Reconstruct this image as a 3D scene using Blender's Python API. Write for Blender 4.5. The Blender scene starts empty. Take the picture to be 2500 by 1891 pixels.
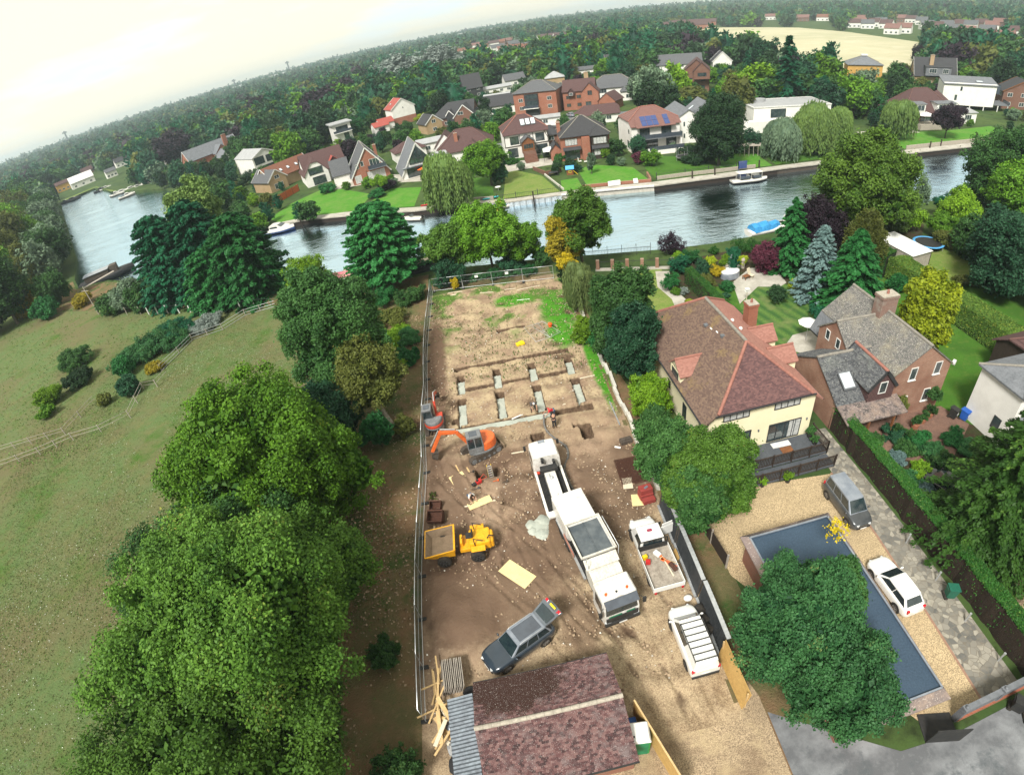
import bpy,bmesh,math,random
from math import sin,cos,pi,hypot,atan2
import numpy as np
from mathutils import Vector,Matrix
from mathutils.geometry import tessellate_polygon
R=math.radians
scene=bpy.context.scene
C=bpy.context.collection
rnd=random.Random(7)
# camera (ultra wide drone lens)
CAM_Z=31.4
LA,LB,PITCH,ROLL=0.94524271,-0.0852238,0.93654169,-0.18290604
cd=bpy.data.cameras.new("camera")
cam=bpy.data.objects.new("camera",cd)
C.objects.link(cam)
CM=Matrix.Rotation(PITCH,3,'X')@Matrix.Rotation(ROLL,3,'Z')
cam.rotation_euler=CM.to_euler()
cam.location=(0,0,CAM_Z)
cd.type='PANO'
cd.sensor_width=36
cd.clip_start=0.1
cd.clip_end=20000
for tgt in(cd,getattr(cd,'cycles',None)):
 try:
  tgt.panorama_type='FISHEYE_LENS_POLYNOMIAL'
  tgt.fisheye_fov=R(200)
  tgt.fisheye_polynomial_k0=0
  tgt.fisheye_polynomial_k1=-LA/18
  tgt.fisheye_polynomial_k2=0
  tgt.fisheye_polynomial_k3=-LB/18**3
  tgt.fisheye_polynomial_k4=0
 except Exception:
  pass
scene.camera=cam
def ray(px,py):
 x=(px-1250)/1250;y=-(py-945.5)/1250
 r=hypot(x,y)+1e-9;th=LA*r+LB*r**3
 return CM@Vector((sin(th)*x/r,sin(th)*y/r,-cos(th)))
def G(px,py,z=0.0):
 d=ray(px,py);t=(z-CAM_Z)/d.z
 return(d.x*t,d.y*t)
def GL(pts,z=0.0):return[G(p[0],p[1],z)for p in pts]
# sky, sun, exposure
SUN_EL,SUN_AZ=R(50),R(212)
w=bpy.data.worlds.new("World");scene.world=w;w.use_nodes=True
nt=w.node_tree;nt.nodes.clear()
def N(tree,t,**k):
 n=tree.nodes.new(t)
 for a,b in k.items():setattr(n,a,b)
 return n
out=N(nt,'ShaderNodeOutputWorld');bg=N(nt,'ShaderNodeBackground')
sky=N(nt,'ShaderNodeTexSky');sky.sky_type='NISHITA';sky.sun_disc=False
sky.sun_elevation=SUN_EL;sky.sun_rotation=SUN_AZ;sky.air_density=1.2;sky.dust_density=3
tc=N(nt,'ShaderNodeTexCoord')
mp=N(nt,'ShaderNodeMapping');mp.inputs['Scale'].default_value=(1.0,1.0,5.5)
nz=N(nt,'ShaderNodeTexNoise');nz.inputs['Scale'].default_value=2.6;nz.inputs['Detail'].default_value=6;nz.inputs['Roughness'].default_value=.55
nt.links.new(tc.outputs['Generated'],mp.inputs['Vector']);nt.links.new(mp.outputs[0],nz.inputs['Vector'])
cr=N(nt,'ShaderNodeValToRGB')
cr.color_ramp.elements[0].position=.36;cr.color_ramp.elements[0].color=(.86,.96,.95,1)
cr.color_ramp.elements[1].position=.50;cr.color_ramp.elements[1].color=(1.0,.955,.775,1)
nt.links.new(nz.outputs['Fac'],cr.inputs[0])
dp=N(nt,'ShaderNodeVectorMath',operation='DOT_PRODUCT');dp.inputs[1].default_value=(-.55,.82,.12)
nt.links.new(tc.outputs['Generated'],dp.inputs[0])
mr=N(nt,'ShaderNodeMapRange');mr.inputs['From Min'].default_value=-.1;mr.inputs['From Max'].default_value=1.0
mr.inputs['To Min'].default_value=.66;mr.inputs['To Max'].default_value=.74
nt.links.new(dp.outputs['Value'],mr.inputs['Value'])
sx=N(nt,'ShaderNodeSeparateXYZ');nt.links.new(tc.outputs['Generated'],sx.inputs[0]);mz=N(nt,'ShaderNodeMapRange');mz.interpolation_type='SMOOTHSTEP'
mz.inputs['From Min'].default_value=.42;mz.inputs['From Max'].default_value=.85;mz.inputs['To Min'].default_value=1;mz.inputs['To Max'].default_value=.88;nt.links.new(sx.outputs[2],mz.inputs['Value'])
mq=N(nt,'ShaderNodeMath',operation='MULTIPLY');nt.links.new(mr.outputs[0],mq.inputs[0]);nt.links.new(mz.outputs[0],mq.inputs[1])
ml=N(nt,'ShaderNodeVectorMath',operation='SCALE');nt.links.new(cr.outputs[0],ml.inputs[0]);nt.links.new(mq.outputs[0],ml.inputs['Scale'])
ms=N(nt,'ShaderNodeVectorMath',operation='SCALE');nt.links.new(sky.outputs[0],ms.inputs[0]);ms.inputs['Scale'].default_value=.004
ad=N(nt,'ShaderNodeVectorMath',operation='ADD');nt.links.new(ml.outputs[0],ad.inputs[0]);nt.links.new(ms.outputs[0],ad.inputs[1])
nt.links.new(ad.outputs[0],bg.inputs[0]);bg.inputs[1].default_value=1.0
nt.links.new(bg.outputs[0],out.inputs[0])
w.cycles.sampling_method='MANUAL';w.cycles.sample_map_resolution=512
sd=bpy.data.lights.new("sun",'SUN');sd.energy=3.7;sd.angle=R(14);sd.color=(1,.96,.88)
sun=bpy.data.objects.new("sun",sd);C.objects.link(sun)
sv=Vector((sin(SUN_AZ)*cos(SUN_EL),cos(SUN_AZ)*cos(SUN_EL),sin(SUN_EL)))
sun.rotation_euler=(-sv).to_track_quat('-Z','Y').to_euler();sun.location=(0,0,60)
scene.view_settings.view_transform='Standard';scene.view_settings.look='None'
scene.view_settings.exposure=0.62;scene.view_settings.gamma=1.0
try:
 scene.cycles.max_bounces=6;scene.cycles.diffuse_bounces=3;scene.cycles.glossy_bounces=3
 scene.cycles.transmission_bounces=3;scene.cycles.transparent_max_bounces=6
 scene.cycles.volume_bounces=1
 scene.cycles.caustics_reflective=False;scene.cycles.caustics_refractive=False
 scene.cycles.use_denoising=True
except Exception:pass
# materials
MATS={}
def newmat(name):
 m=bpy.data.materials.new(name);m.use_nodes=True;MATS[name]=m
 t=m.node_tree;b=t.nodes['Principled BSDF']
 return m,t,b
def L(t,a,b):t.links.new(a,b)
def mix(t,fac,a,b,mode='MIX'):
 n=t.nodes.new('ShaderNodeMix');n.data_type='RGBA';n.blend_type=mode
 for s,v in((n.inputs['Factor'],fac),(n.inputs['A'],a),(n.inputs['B'],b)):
  if hasattr(v,'links')or hasattr(v,'is_linked'):t.links.new(v,s)
  elif isinstance(v,(int,float)):s.default_value=v
  else:s.default_value=(v[0],v[1],v[2],1)
 return n.outputs['Result']
def noise(t,vec,scale,detail=4,rough=.6,lo=.35,hi=.65,dist=0):
 n=t.nodes.new('ShaderNodeTexNoise');n.inputs['Scale'].default_value=scale
 n.inputs['Detail'].default_value=detail;n.inputs['Roughness'].default_value=rough
 n.inputs['Distortion'].default_value=dist
 L(t,vec,n.inputs['Vector'])
 r=t.nodes.new('ShaderNodeMapRange');r.inputs['From Min'].default_value=lo;r.inputs['From Max'].default_value=hi
 L(t,n.outputs['Fac'],r.inputs['Value'])
 return r.outputs[0]
def coord(t,kind='Object'):
 n=t.nodes.new('ShaderNodeTexCoord');return n.outputs[kind]
def bump(t,b,h,strength=.3,dist=.05):
 n=t.nodes.new('ShaderNodeBump');n.inputs['Strength'].default_value=strength;n.inputs['Distance'].default_value=dist
 L(t,h,n.inputs['Height']);L(t,n.outputs[0],b.inputs['Normal'])
def pm(name,c1,c2=None,scale=3,rough=.7,bmp=0,metal=0,coat=0,spec=.3,fine=0):
 m,t,b=newmat(name)
 c2=c2 or tuple(x*.75 for x in c1)
 co=coord(t);f=noise(t,co,scale)
 col=mix(t,f,c2,c1)
 if fine:
  f2=noise(t,co,fine,3,.7,.3,.7);col=mix(t,.35,col,mix(t,f2,tuple(x*.5 for x in c2),tuple(min(1,x*1.5)for x in c1)))
 L(t,col,b.inputs['Base Color'])
 b.inputs['Roughness'].default_value=rough;b.inputs['Metallic'].default_value=metal
 b.inputs['Specular IOR Level'].default_value=spec
 if coat:b.inputs['Coat Weight'].default_value=coat;b.inputs['Coat Roughness'].default_value=.08
 if bmp:bump(t,b,f if not fine else f2,bmp)
 return m
def uz(t,kx=1,kz=1):
 s=t.nodes.new('ShaderNodeSeparateXYZ');L(t,coord(t),s.inputs[0])
 a=t.nodes.new('ShaderNodeMath');a.operation='ADD';L(t,s.outputs[0],a.inputs[0]);L(t,s.outputs[1],a.inputs[1])
 c=t.nodes.new('ShaderNodeCombineXYZ');L(t,a.outputs[0],c.inputs[0])
 k=t.nodes.new('ShaderNodeMath');k.operation='MULTIPLY';L(t,s.outputs[2],k.inputs[0]);k.inputs[1].default_value=kz
 L(t,k.outputs[0],c.inputs[1]);return c.outputs[0]
def coursed(name,c1,c2,mortar,bw=.23,bh=.075,ms=.012,rough=.85,moss=None,mossf=(.55,.7),kz=1.0,bmp=.3,patch=.5,c3=None):
 m,t,b=newmat(name)
 n=t.nodes.new('ShaderNodeTexBrick');L(t,uz(t,1,kz),n.inputs['Vector'])
 n.inputs['Color1'].default_value=(*c1,1);n.inputs['Color2'].default_value=(*c2,1);n.inputs['Mortar'].default_value=(*mortar,1)
 n.inputs['Scale'].default_value=1;n.inputs['Brick Width'].default_value=bw;n.inputs['Row Height'].default_value=bh
 n.inputs['Mortar Size'].default_value=ms;n.inputs['Mortar Smooth'].default_value=.3
 co=coord(t)
 col=mix(t,noise(t,co,.45,5,.65),n.outputs['Color'],mix(t,patch,n.outputs['Color'],c3 or tuple(x*.55 for x in c1)))
 col=mix(t,mix(t,.5,(0,0,0),noise(t,co,9,3,.7)),col,tuple(x*1.25 for x in c2))
 if moss:col=mix(t,noise(t,co,.9,6,.75,*mossf),col,moss)
 L(t,col,b.inputs['Base Color']);b.inputs['Roughness'].default_value=rough;b.inputs['Specular IOR Level'].default_value=.25
 bump(t,b,n.outputs['Fac'],-bmp,.02)
 return m
def foliage(name,dark,light,accent=None,acc=.86,trans=.16,var=.25):
 m=bpy.data.materials.new(name);m.use_nodes=True;MATS[name]=m
 t=m.node_tree;b=t.nodes['Principled BSDF'];o=t.nodes['Material Output']
 at=t.nodes.new('ShaderNodeAttribute');at.attribute_name='v'
 col=mix(t,at.outputs['Fac'],dark,light)
 co=coord(t);col=mix(t,noise(t,co,.35,3,.6,.4,.65),col,mix(t,.5,col,light))
 if accent:
  r=t.nodes.new('ShaderNodeMapRange');r.inputs['From Min'].default_value=acc;r.inputs['From Max'].default_value=min(1,acc+.1)
  L(t,at.outputs['Fac'],r.inputs['Value']);col=mix(t,r.outputs[0],col,accent)
 oi=t.nodes.new('ShaderNodeObjectInfo')
 h=t.nodes.new('ShaderNodeHueSaturation')
 r2=t.nodes.new('ShaderNodeMapRange');r2.inputs['To Min'].default_value=1-var;r2.inputs['To Max'].default_value=1+var
 L(t,oi.outputs['Random'],r2.inputs['Value']);L(t,r2.outputs[0],h.inputs['Value']);L(t,col,h.inputs['Color'])
 col=h.outputs[0]
 L(t,col,b.inputs['Base Color']);b.inputs['Roughness'].default_value=.55;b.inputs['Specular IOR Level'].default_value=.18
 tr=t.nodes.new('ShaderNodeBsdfTranslucent');L(t,col,tr.inputs[0])
 ms_=t.nodes.new('ShaderNodeMixShader');ms_.inputs[0].default_value=trans
 L(t,b.outputs[0],ms_.inputs[1]);L(t,tr.outputs[0],ms_.inputs[2]);L(t,ms_.outputs[0],o.inputs[0])
 return m
 # mesh building
class B:
 def __init__(s):s.v=[];s.f=[];s.m=[];s.sm=[]
 def add(s,vs,fs,m=0,smooth=False):
  o=len(s.v);s.v+=[tuple(p)for p in vs]
  for f in fs:s.f.append(tuple(i+o for i in f));s.m.append(m);s.sm.append(smooth)
  return s
 def box(s,x0,y0,z0,x1,y1,z1,m=0):
  if x0>x1:x0,x1=x1,x0
  if y0>y1:y0,y1=y1,y0
  if z0>z1:z0,z1=z1,z0
  return s.add([(x0,y0,z0),(x1,y0,z0),(x1,y1,z0),(x0,y1,z0),(x0,y0,z1),(x1,y0,z1),(x1,y1,z1),(x0,y1,z1)],[(3,2,1,0),(4,5,6,7),(0,1,5,4),(1,2,6,5),(2,3,7,6),(3,0,4,7)],m)
 def cb(s,cx,cy,cz,sx,sy,sz,m=0,rz=0,ry=0,rx=0):
  M=Matrix.Rotation(rz,3,'Z')@Matrix.Rotation(ry,3,'Y')@Matrix.Rotation(rx,3,'X')
  vs=[Vector((cx,cy,cz))+M@Vector((a*sx/2,b*sy/2,c*sz/2))for c in(-1,1)for a,b in((-1,-1),(1,-1),(1,1),(-1,1))]
  return s.add(vs,[(3,2,1,0),(4,5,6,7),(0,1,5,4),(1,2,6,5),(2,3,7,6),(3,0,4,7)],m)
 def bar(s,p,q,w=.05,h=.05,m=0):
  p=Vector(p);q=Vector(q);d=(q-p)
  if d.length<1e-6:return s
  d.normalize();u=d.cross(Vector((0,0,1)))
  if u.length<1e-3:u=Vector((1,0,0))
  u.normalize();n=u.cross(d)
  vs=[e+u*a*w/2+n*b*h/2 for e in(p,q)for a,b in((-1,-1),(1,-1),(1,1),(-1,1))]
  return s.add(vs,[(3,2,1,0),(4,5,6,7),(0,1,5,4),(1,2,6,5),(2,3,7,6),(3,0,4,7)],m)
 def tube(s,pts,r,n=8,m=0,caps=True):
  pts=[Vector(p)for p in pts];k=len(pts)
  rs=r if isinstance(r,(list,tuple))else[r]*k
  vs=[]
  for i,p in enumerate(pts):
   d=(pts[min(i+1,k-1)]-pts[max(i-1,0)]).normalized()
   u=d.cross(Vector((0,0,1)))
   if u.length<.05:u=d.cross(Vector((1,0,0)))
   u.normalize();w_=d.cross(u)
   for j in range(n):
    a=2*pi*j/n;vs.append(p+(u*cos(a)+w_*sin(a))*rs[i])
  fs=[(i*n+j,i*n+(j+1)%n,(i+1)*n+(j+1)%n,(i+1)*n+j)for i in range(k-1)for j in range(n)]
  s.add(vs,fs,m,True)
  if caps:s.add(vs[:n],[tuple(range(n))],m);s.add(vs[-n:],[tuple(range(n))[::-1]],m)
  return s
 def cyl(s,p,q,r,n=16,m=0,r2=None):return s.tube([p,q],[r,r if r2 is None else r2],n,m)
 def prism(s,poly,z0,z1,m=0):
  n=len(poly)
  vs=[(x,y,z0)for x,y in poly]+[(x,y,z1)for x,y in poly]
  return s.add(vs,[tuple(range(n))[::-1],tuple(range(n,2*n))]+[(i,(i+1)%n,n+(i+1)%n,n+i)for i in range(n)],m)
 def sideprism(s,poly,y0,y1,m=0):
  n=len(poly)
  vs=[(x,y0,z)for x,z in poly]+[(x,y1,z)for x,z in poly]
  return s.add(vs,[tuple(range(n)),tuple(range(n,2*n))[::-1]]+[((i+1)%n,i,n+i,n+(i+1)%n)for i in range(n)],m)
 def slab(s,pts,t=.12,m=0,m2=None):
  n=len(pts);vs=[tuple(p)for p in pts]+[(p[0],p[1],p[2]-t)for p in pts]
  m2=m if m2 is None else m2
  s.add(vs,[tuple(range(n))],m)
  return s.add(vs,[tuple(range(n,2*n))[::-1]]+[((i+1)%n,i,n+i,n+(i+1)%n)for i in range(n)],m2)
 def loft(s,rings,m=0,smooth=True,caps=True):
  n=len(rings[0]);vs=[p for r in rings for p in r]
  s.add(vs,[(i*n+j,i*n+(j+1)%n,(i+1)*n+(j+1)%n,(i+1)*n+j)for i in range(len(rings)-1)for j in range(n)],m,smooth)
  if caps:s.add(rings[0],[tuple(range(n))[::-1]],m);s.add(rings[-1],[tuple(range(n))],m)
  return s
 def ball(s,c,r,m=0,n=10,k=7,sc=(1,1,1)):
  rings=[]
  for i in range(k+1):
   th=pi*i/k;th=min(max(th,.02),pi-.02)
   rings.append([(c[0]+r*sc[0]*sin(th)*cos(2*pi*j/n),c[1]+r*sc[1]*sin(th)*sin(2*pi*j/n),c[2]-r*sc[2]*cos(th))for j in range(n)])
  return s.loft(rings,m)
 def poly(s,pts,m=0):return s.add(pts,[tuple(range(len(pts)))],m)
def link(name,me,parent=None):
 o=bpy.data.objects.new(name,me);C.objects.link(o)
 if parent is not None:o.parent=parent
 return o
def pieces(b):
 n=len(b.v);par=list(range(n))
 def fd(i):
  while par[i]!=i:par[i]=par[par[i]];i=par[i]
  return i
 for f in b.f:
  for i in f[1:]:par[fd(i)]=fd(f[0])
 rt=np.array([fd(i)for i in range(n)]);u,isl=np.unique(rt,return_inverse=True);k=len(u)
 if k<2 or k>150:return None
 V=np.array(b.v,float);lo=np.full((k,3),1e9);hi=-lo;np.minimum.at(lo,isl,V);np.maximum.at(hi,isl,V);sz=(hi-lo).max(1)
 gap=np.maximum(0,np.maximum(lo[:,None]-hi[None],lo[None]-hi[:,None]));near=np.sqrt((gap**2).sum(2))<=np.maximum(.02,.5*np.maximum(sz[:,None],sz[None]))
 g=list(range(k));ch=True
 while ch:
  ch=False
  for i in range(k):
   m=min(g[j]for j in range(k)if near[i,j])
   if m<g[i]:g[i]=m;ch=True
 if len(set(g))<2:return None
 out_=[]
 for q in sorted(set(g)):
  keep=[i for i in range(n)if g[isl[i]]==q];mp_={i:j for j,i in enumerate(keep)};c=B();c.v=[b.v[i]for i in keep]
  for f,m,s in zip(b.f,b.m,b.sm):
   if f[0]in mp_:c.f.append(tuple(mp_[i]for i in f));c.m.append(m);c.sm.append(s)
  out_.append(c)
 return out_
def P(name,b,mats,parent=None,bevel=0,label=None,kind=None):
 if parent is not None and len(b.v)<6000 and name not in('pane','rim'):
  q=pieces(b)
  if q and len(q)<40:
   for c in q:o=P1(name,c,mats,parent,bevel,label,kind)
   return o
 return P1(name,b,mats,parent,bevel,label,kind)
def P1(name,b,mats,parent=None,bevel=0,label=None,kind=None):
 me=bpy.data.meshes.new(name)
 me.from_pydata(b.v,[],b.f);me.update()
 if not isinstance(mats,(list,tuple)):mats=[mats]
 for m in mats:me.materials.append(MATS[m]if isinstance(m,str)else m)
 me.polygons.foreach_set('material_index',b.m);me.polygons.foreach_set('use_smooth',b.sm)
 o=link(name,me,parent)
 if bevel:
  md=o.modifiers.new('bevel','BEVEL');md.width=bevel;md.segments=2;md.limit_method='ANGLE';md.angle_limit=R(35)
 if label:o['label']=label
 if kind:o['kind']=kind
 return o
def T(name,label,cat,loc=(0,0,0),rot=0,group=None):
 o=bpy.data.objects.new(name,None);C.objects.link(o);o.empty_display_size=.3
 o.location=loc if len(loc)==3 else(*loc,0);o.rotation_euler=(0,0,rot)
 o['label']=label;o['category']=cat
 if group:o['group']=group
 return o
def tag(o,label,cat,group=None,kind=None):
 o['label']=label;o['category']=cat
 if group:o['group']=group
 if kind:o['kind']=kind
 return o
def dup(o,parent=None):
 c=o.copy();C.objects.link(c)
 if parent is not None:c.parent=parent
 for ch in o.children:dup(ch,c)
 return c
def mesh_np(name,V,quads,mat,attr=None,smooth=False):
 me=bpy.data.meshes.new(name);n=len(quads);k=quads.shape[1]
 me.vertices.add(len(V));me.vertices.foreach_set('co',np.ascontiguousarray(V,dtype=np.float32).ravel())
 me.loops.add(n*k);me.loops.foreach_set('vertex_index',np.ascontiguousarray(quads,dtype=np.int32).ravel())
 me.polygons.add(n);me.polygons.foreach_set('loop_start',np.arange(0,n*k,k,dtype=np.int32))
 me.polygons.foreach_set('loop_total',np.full(n,k,dtype=np.int32))
 if smooth:me.polygons.foreach_set('use_smooth',np.ones(n,dtype=bool))
 for m in(mat if isinstance(mat,(list,tuple))else[mat]):me.materials.append(MATS[m])
 if attr is not None:
  a=me.attributes.new('v','FLOAT','POINT');a.data.foreach_set('value',np.ascontiguousarray(attr,dtype=np.float32))
 me.update(calc_edges=True);me.validate()
 return me
SZ=[0]
def sheet(name,poly,z,mat,kind='structure',skirt=0):
 SZ[0]+=1;z+=SZ[0]*.0002
 tr=tessellate_polygon([[Vector((p[0],p[1],0))for p in poly]])
 b=B();b.add([(p[0],p[1],z)for p in poly],[])
 area=sum(poly[i][0]*poly[(i+1)%len(poly)][1]-poly[(i+1)%len(poly)][0]*poly[i][1]for i in range(len(poly)))
 for t in tr:
  a,b_,c=[poly[i]for i in t]
  cr_=(b_[0]-a[0])*(c[1]-a[1])-(b_[1]-a[1])*(c[0]-a[0])
  b.f.append(tuple(t)if cr_>0 else tuple(t)[::-1]);b.m.append(0);b.sm.append(False)
 if skirt:
  n=len(poly);b.add([(p[0],p[1],z)for p in poly]+[(p[0],p[1],z-skirt)for p in poly],[(i,(i+1)%n,n+(i+1)%n,n+i)for i in range(n)])
 return P(name,b,mat,kind=kind)
def inpoly(x,y,poly):
 c=False;n=len(poly);j=n-1
 for i in range(n):
  xi,yi=poly[i][:2];xj,yj=poly[j][:2]
  if(yi>y)!=(yj>y)and x<(xj-xi)*(y-yi)/(yj-yi+1e-12)+xi:c=not c
  j=i
 return c
 # ground materials
def groundmat(name,layers,rough=.95,bscale=6,bstr=.5,bdist=.1):
 m,t,b=newmat(name);co=coord(t);col=layers[0]
 for ly in layers[1:]:
  c,sc,lo,hi=ly[:4];col=mix(t,noise(t,co,sc,ly[4]if len(ly)>4 else 5,.65,lo,hi),col,c)
 L(t,col,b.inputs['Base Color']);b.inputs['Roughness'].default_value=rough;b.inputs['Specular IOR Level'].default_value=.15
 bump(t,b,noise(t,co,bscale,6,.7,.2,.8),bstr,bdist)
 return m
groundmat('soil',[(.30,.205,.125),(.135,.082,.05),(.07),]if False else[(.31,.22,.15),((.155,.10,.070),.11,.40,.58),((.36,.265,.185),.45,.50,.72),((.13,.082,.056),.9,.54,.74),((.42,.33,.235),2.6,.58,.78),((.10,.066,.046),6,.58,.80),((.46,.39,.30),19,.66,.8)],bscale=5,bstr=.7,bdist=.08)
groundmat('straw',[(.42,.33,.18),((.28,.19,.11),.25,.45,.62),((.085,.15,.035),.33,.56,.64),((.50,.41,.24),1.5,.5,.7),((.17,.11,.06),5,.58,.78)],bscale=9,bstr=.7,bdist=.06)
groundmat('meadow',[(.125,.185,.068),((.165,.150,.075),.07,.44,.60),((.07,.15,.025),.16,.53,.68),((.17,.17,.07),.6,.45,.75),((.04,.06,.018),2.2,.55,.8),((.24,.22,.11),6,.58,.8),((.05,.075,.02),14,.52,.75)],bscale=9,bstr=.9,bdist=.12)
groundmat('scrub_soil',[(.13,.12,.055),((.20,.125,.07),.22,.42,.58),((.055,.10,.025),.3,.52,.66),((.25,.18,.10),3,.55,.75),((.06,.045,.025),6,.56,.78)],bscale=8,bstr=.8,bdist=.1)
groundmat('lawn',[(.060,.155,.018),((.040,.11,.014),.3,.4,.65),((.10,.17,.03),1.2,.5,.75),((.03,.08,.012),7,.5,.8)],bscale=20,bstr=.5,bdist=.04)
groundmat('lawn_bright',[(.070,.22,.020),((.115,.23,.04),.3,.42,.62),((.04,.15,.015),1.4,.5,.75),((.16,.26,.05),.7,.6,.75)],bscale=14,bstr=.4,bdist=.04)
groundmat('lawn_dry',[(.17,.22,.055),((.12,.20,.035),.3,.42,.62),((.24,.24,.09),1.4,.5,.75),((.07,.12,.025),5,.5,.8)],bscale=14,bstr=.4,bdist=.04)
groundmat('woodland_floor',[(.04,.075,.022),((.07,.11,.03),.1,.4,.6),((.02,.03,.012),.4,.5,.7)],bscale=1,bstr=.5)
groundmat('field',[(.46,.43,.29),((.38,.37,.24),.01,.4,.6),((.52,.48,.35),.05,.5,.7),((.30,.29,.12),.2,.55,.8)],bscale=.5,bstr=.3)
groundmat('bed',[(.05,.035,.022),((.03,.05,.015),1,.45,.6),((.09,.06,.035),4,.55,.7)],bscale=6)
groundmat('concrete_paving',[(.45,.43,.38),((.32,.30,.26),.6,.4,.65),((.52,.50,.46),2.3,.55,.8),((.20,.19,.17),5,.62,.8)],bscale=8,bstr=.2)
groundmat('street',[(.12,.125,.135),((.24,.25,.265),.28,.44,.62),((.10,.11,.12),.5,.56,.66),((.19,.20,.21),2.2,.55,.75),((.06,.065,.07),.8,.68,.72)],bscale=18,bstr=.25,rough=.8)
groundmat('wet_concrete',[(.40,.43,.38),((.33,.36,.32),.9,.4,.6),((.46,.48,.42),3,.5,.7)],rough=.35,bscale=5,bstr=.15)
def gravelmat(name,c,sc,extra=()):
 m,t,b=newmat(name);co=coord(t)
 v=t.nodes.new('ShaderNodeTexVoronoi');v.inputs['Scale'].default_value=sc;L(t,co,v.inputs['Vector'])
 s=t.nodes.new('ShaderNodeSeparateColor');L(t,v.outputs['Color'],s.inputs[0])
 col=mix(t,s.outputs[0],tuple(x*.45 for x in c),tuple(min(1,x*1.35)for x in c))
 col=mix(t,noise(t,co,.35,5,.6,.4,.65),col,mix(t,.45,col,tuple(x*.6 for x in c)))
 for e in extra:col=mix(t,noise(t,co,*e[1:]),col,e[0])
 L(t,col,b.inputs['Base Color']);b.inputs['Roughness'].default_value=.9;b.inputs['Specular IOR Level'].default_value=.2
 bump(t,b,v.outputs['Distance'],.6,.04);return m
gravelmat('gravel',(.50,.385,.235),24)
gravelmat('yard_gravel',(.40,.305,.20),22,[((.17,.115,.075),.13,5,.65,.50,.64),((.46,.36,.22),.5,5,.6,.5,.75),((.13,.09,.06),1.1,5,.7,.66,.74)])
gravelmat('pink_gravel',(.42,.31,.21),14)
def crazy(name):
 m,t,b=newmat(name);co=coord(t)
 v=t.nodes.new('ShaderNodeTexVoronoi');v.inputs['Scale'].default_value=2.7;L(t,co,v.inputs['Vector'])
 s=t.nodes.new('ShaderNodeSeparateColor');L(t,v.outputs['Color'],s.inputs[0])
 col=mix(t,s.outputs[0],(.10,.10,.095),(.36,.335,.28))
 col=mix(t,noise(t,co,1.3,5,.6,.45,.7),col,(.22,.20,.165))
 d=t.nodes.new('ShaderNodeTexVoronoi');d.feature='DISTANCE_TO_EDGE';d.inputs['Scale'].default_value=2.7;L(t,co,d.inputs['Vector'])
 r=t.nodes.new('ShaderNodeMapRange');r.inputs['From Max'].default_value=.06;L(t,d.outputs[0],r.inputs['Value'])
 col=mix(t,r.outputs[0],(.16,.14,.11),col)
 L(t,col,b.inputs['Base Color']);b.inputs['Roughness'].default_value=.85;bump(t,b,r.outputs[0],.3,.02)
crazy('crazy_paving')
def stripes_lawn():
 m,t,b=newmat('striped_lawn');co=coord(t)
 mp_=t.nodes.new('ShaderNodeMapping');mp_.inputs['Rotation'].default_value=(0,0,R(-14));L(t,co,mp_.inputs['Vector'])
 wv=t.nodes.new('ShaderNodeTexWave');wv.inputs['Scale'].default_value=.24;wv.inputs['Distortion'].default_value=.5;wv.inputs['Detail'].default_value=1;L(t,mp_.outputs[0],wv.inputs['Vector'])
 col=mix(t,wv.outputs['Fac'],(.022,.095,.010),(.10,.20,.03))
 col=mix(t,noise(t,co,6,5,.7,.4,.7),col,(.03,.07,.012));col=mix(t,noise(t,co,.5,4,.6,.5,.7),col,(.13,.17,.05))
 L(t,col,b.inputs['Base Color']);b.inputs['Roughness'].default_value=.9;bump(t,b,noise(t,co,25,3,.6,.3,.7),.4,.03)
stripes_lawn()
def water():
 m,t,b=newmat('water');co=coord(t)
 b.inputs['Base Color'].default_value=(.68,.82,.92,1);b.inputs['Metallic'].default_value=1;b.inputs['Roughness'].default_value=.04
 b.inputs['IOR'].default_value=3.8;b.inputs['Specular IOR Level'].default_value=.6
 b.inputs['Specular Tint'].default_value=(.80,.93,1.0,1)
 mp_=t.nodes.new('ShaderNodeMapping');mp_.inputs['Rotation'].default_value=(0,0,R(12));mp_.inputs['Scale'].default_value=(.55,1.5,1);L(t,co,mp_.inputs['Vector'])
 n1=noise(t,mp_.outputs[0],.85,6,.62,.2,.8,.6);n2=noise(t,mp_.outputs[0],.13,3,.5,.3,.7,.4)
 a=t.nodes.new('ShaderNodeMath');a.operation='MULTIPLY';L(t,n1,a.inputs[0]);L(t,n2,a.inputs[1])
 a2=t.nodes.new('ShaderNodeMath');a2.operation='ADD';L(t,a.outputs[0],a2.inputs[0])
 a3=t.nodes.new('ShaderNodeMath');a3.operation='MULTIPLY';a3.inputs[1].default_value=.35;L(t,n1,a3.inputs[0]);L(t,a3.outputs[0],a2.inputs[1])
 bump(t,b,a2.outputs[0],.62,.11)
water()
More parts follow.
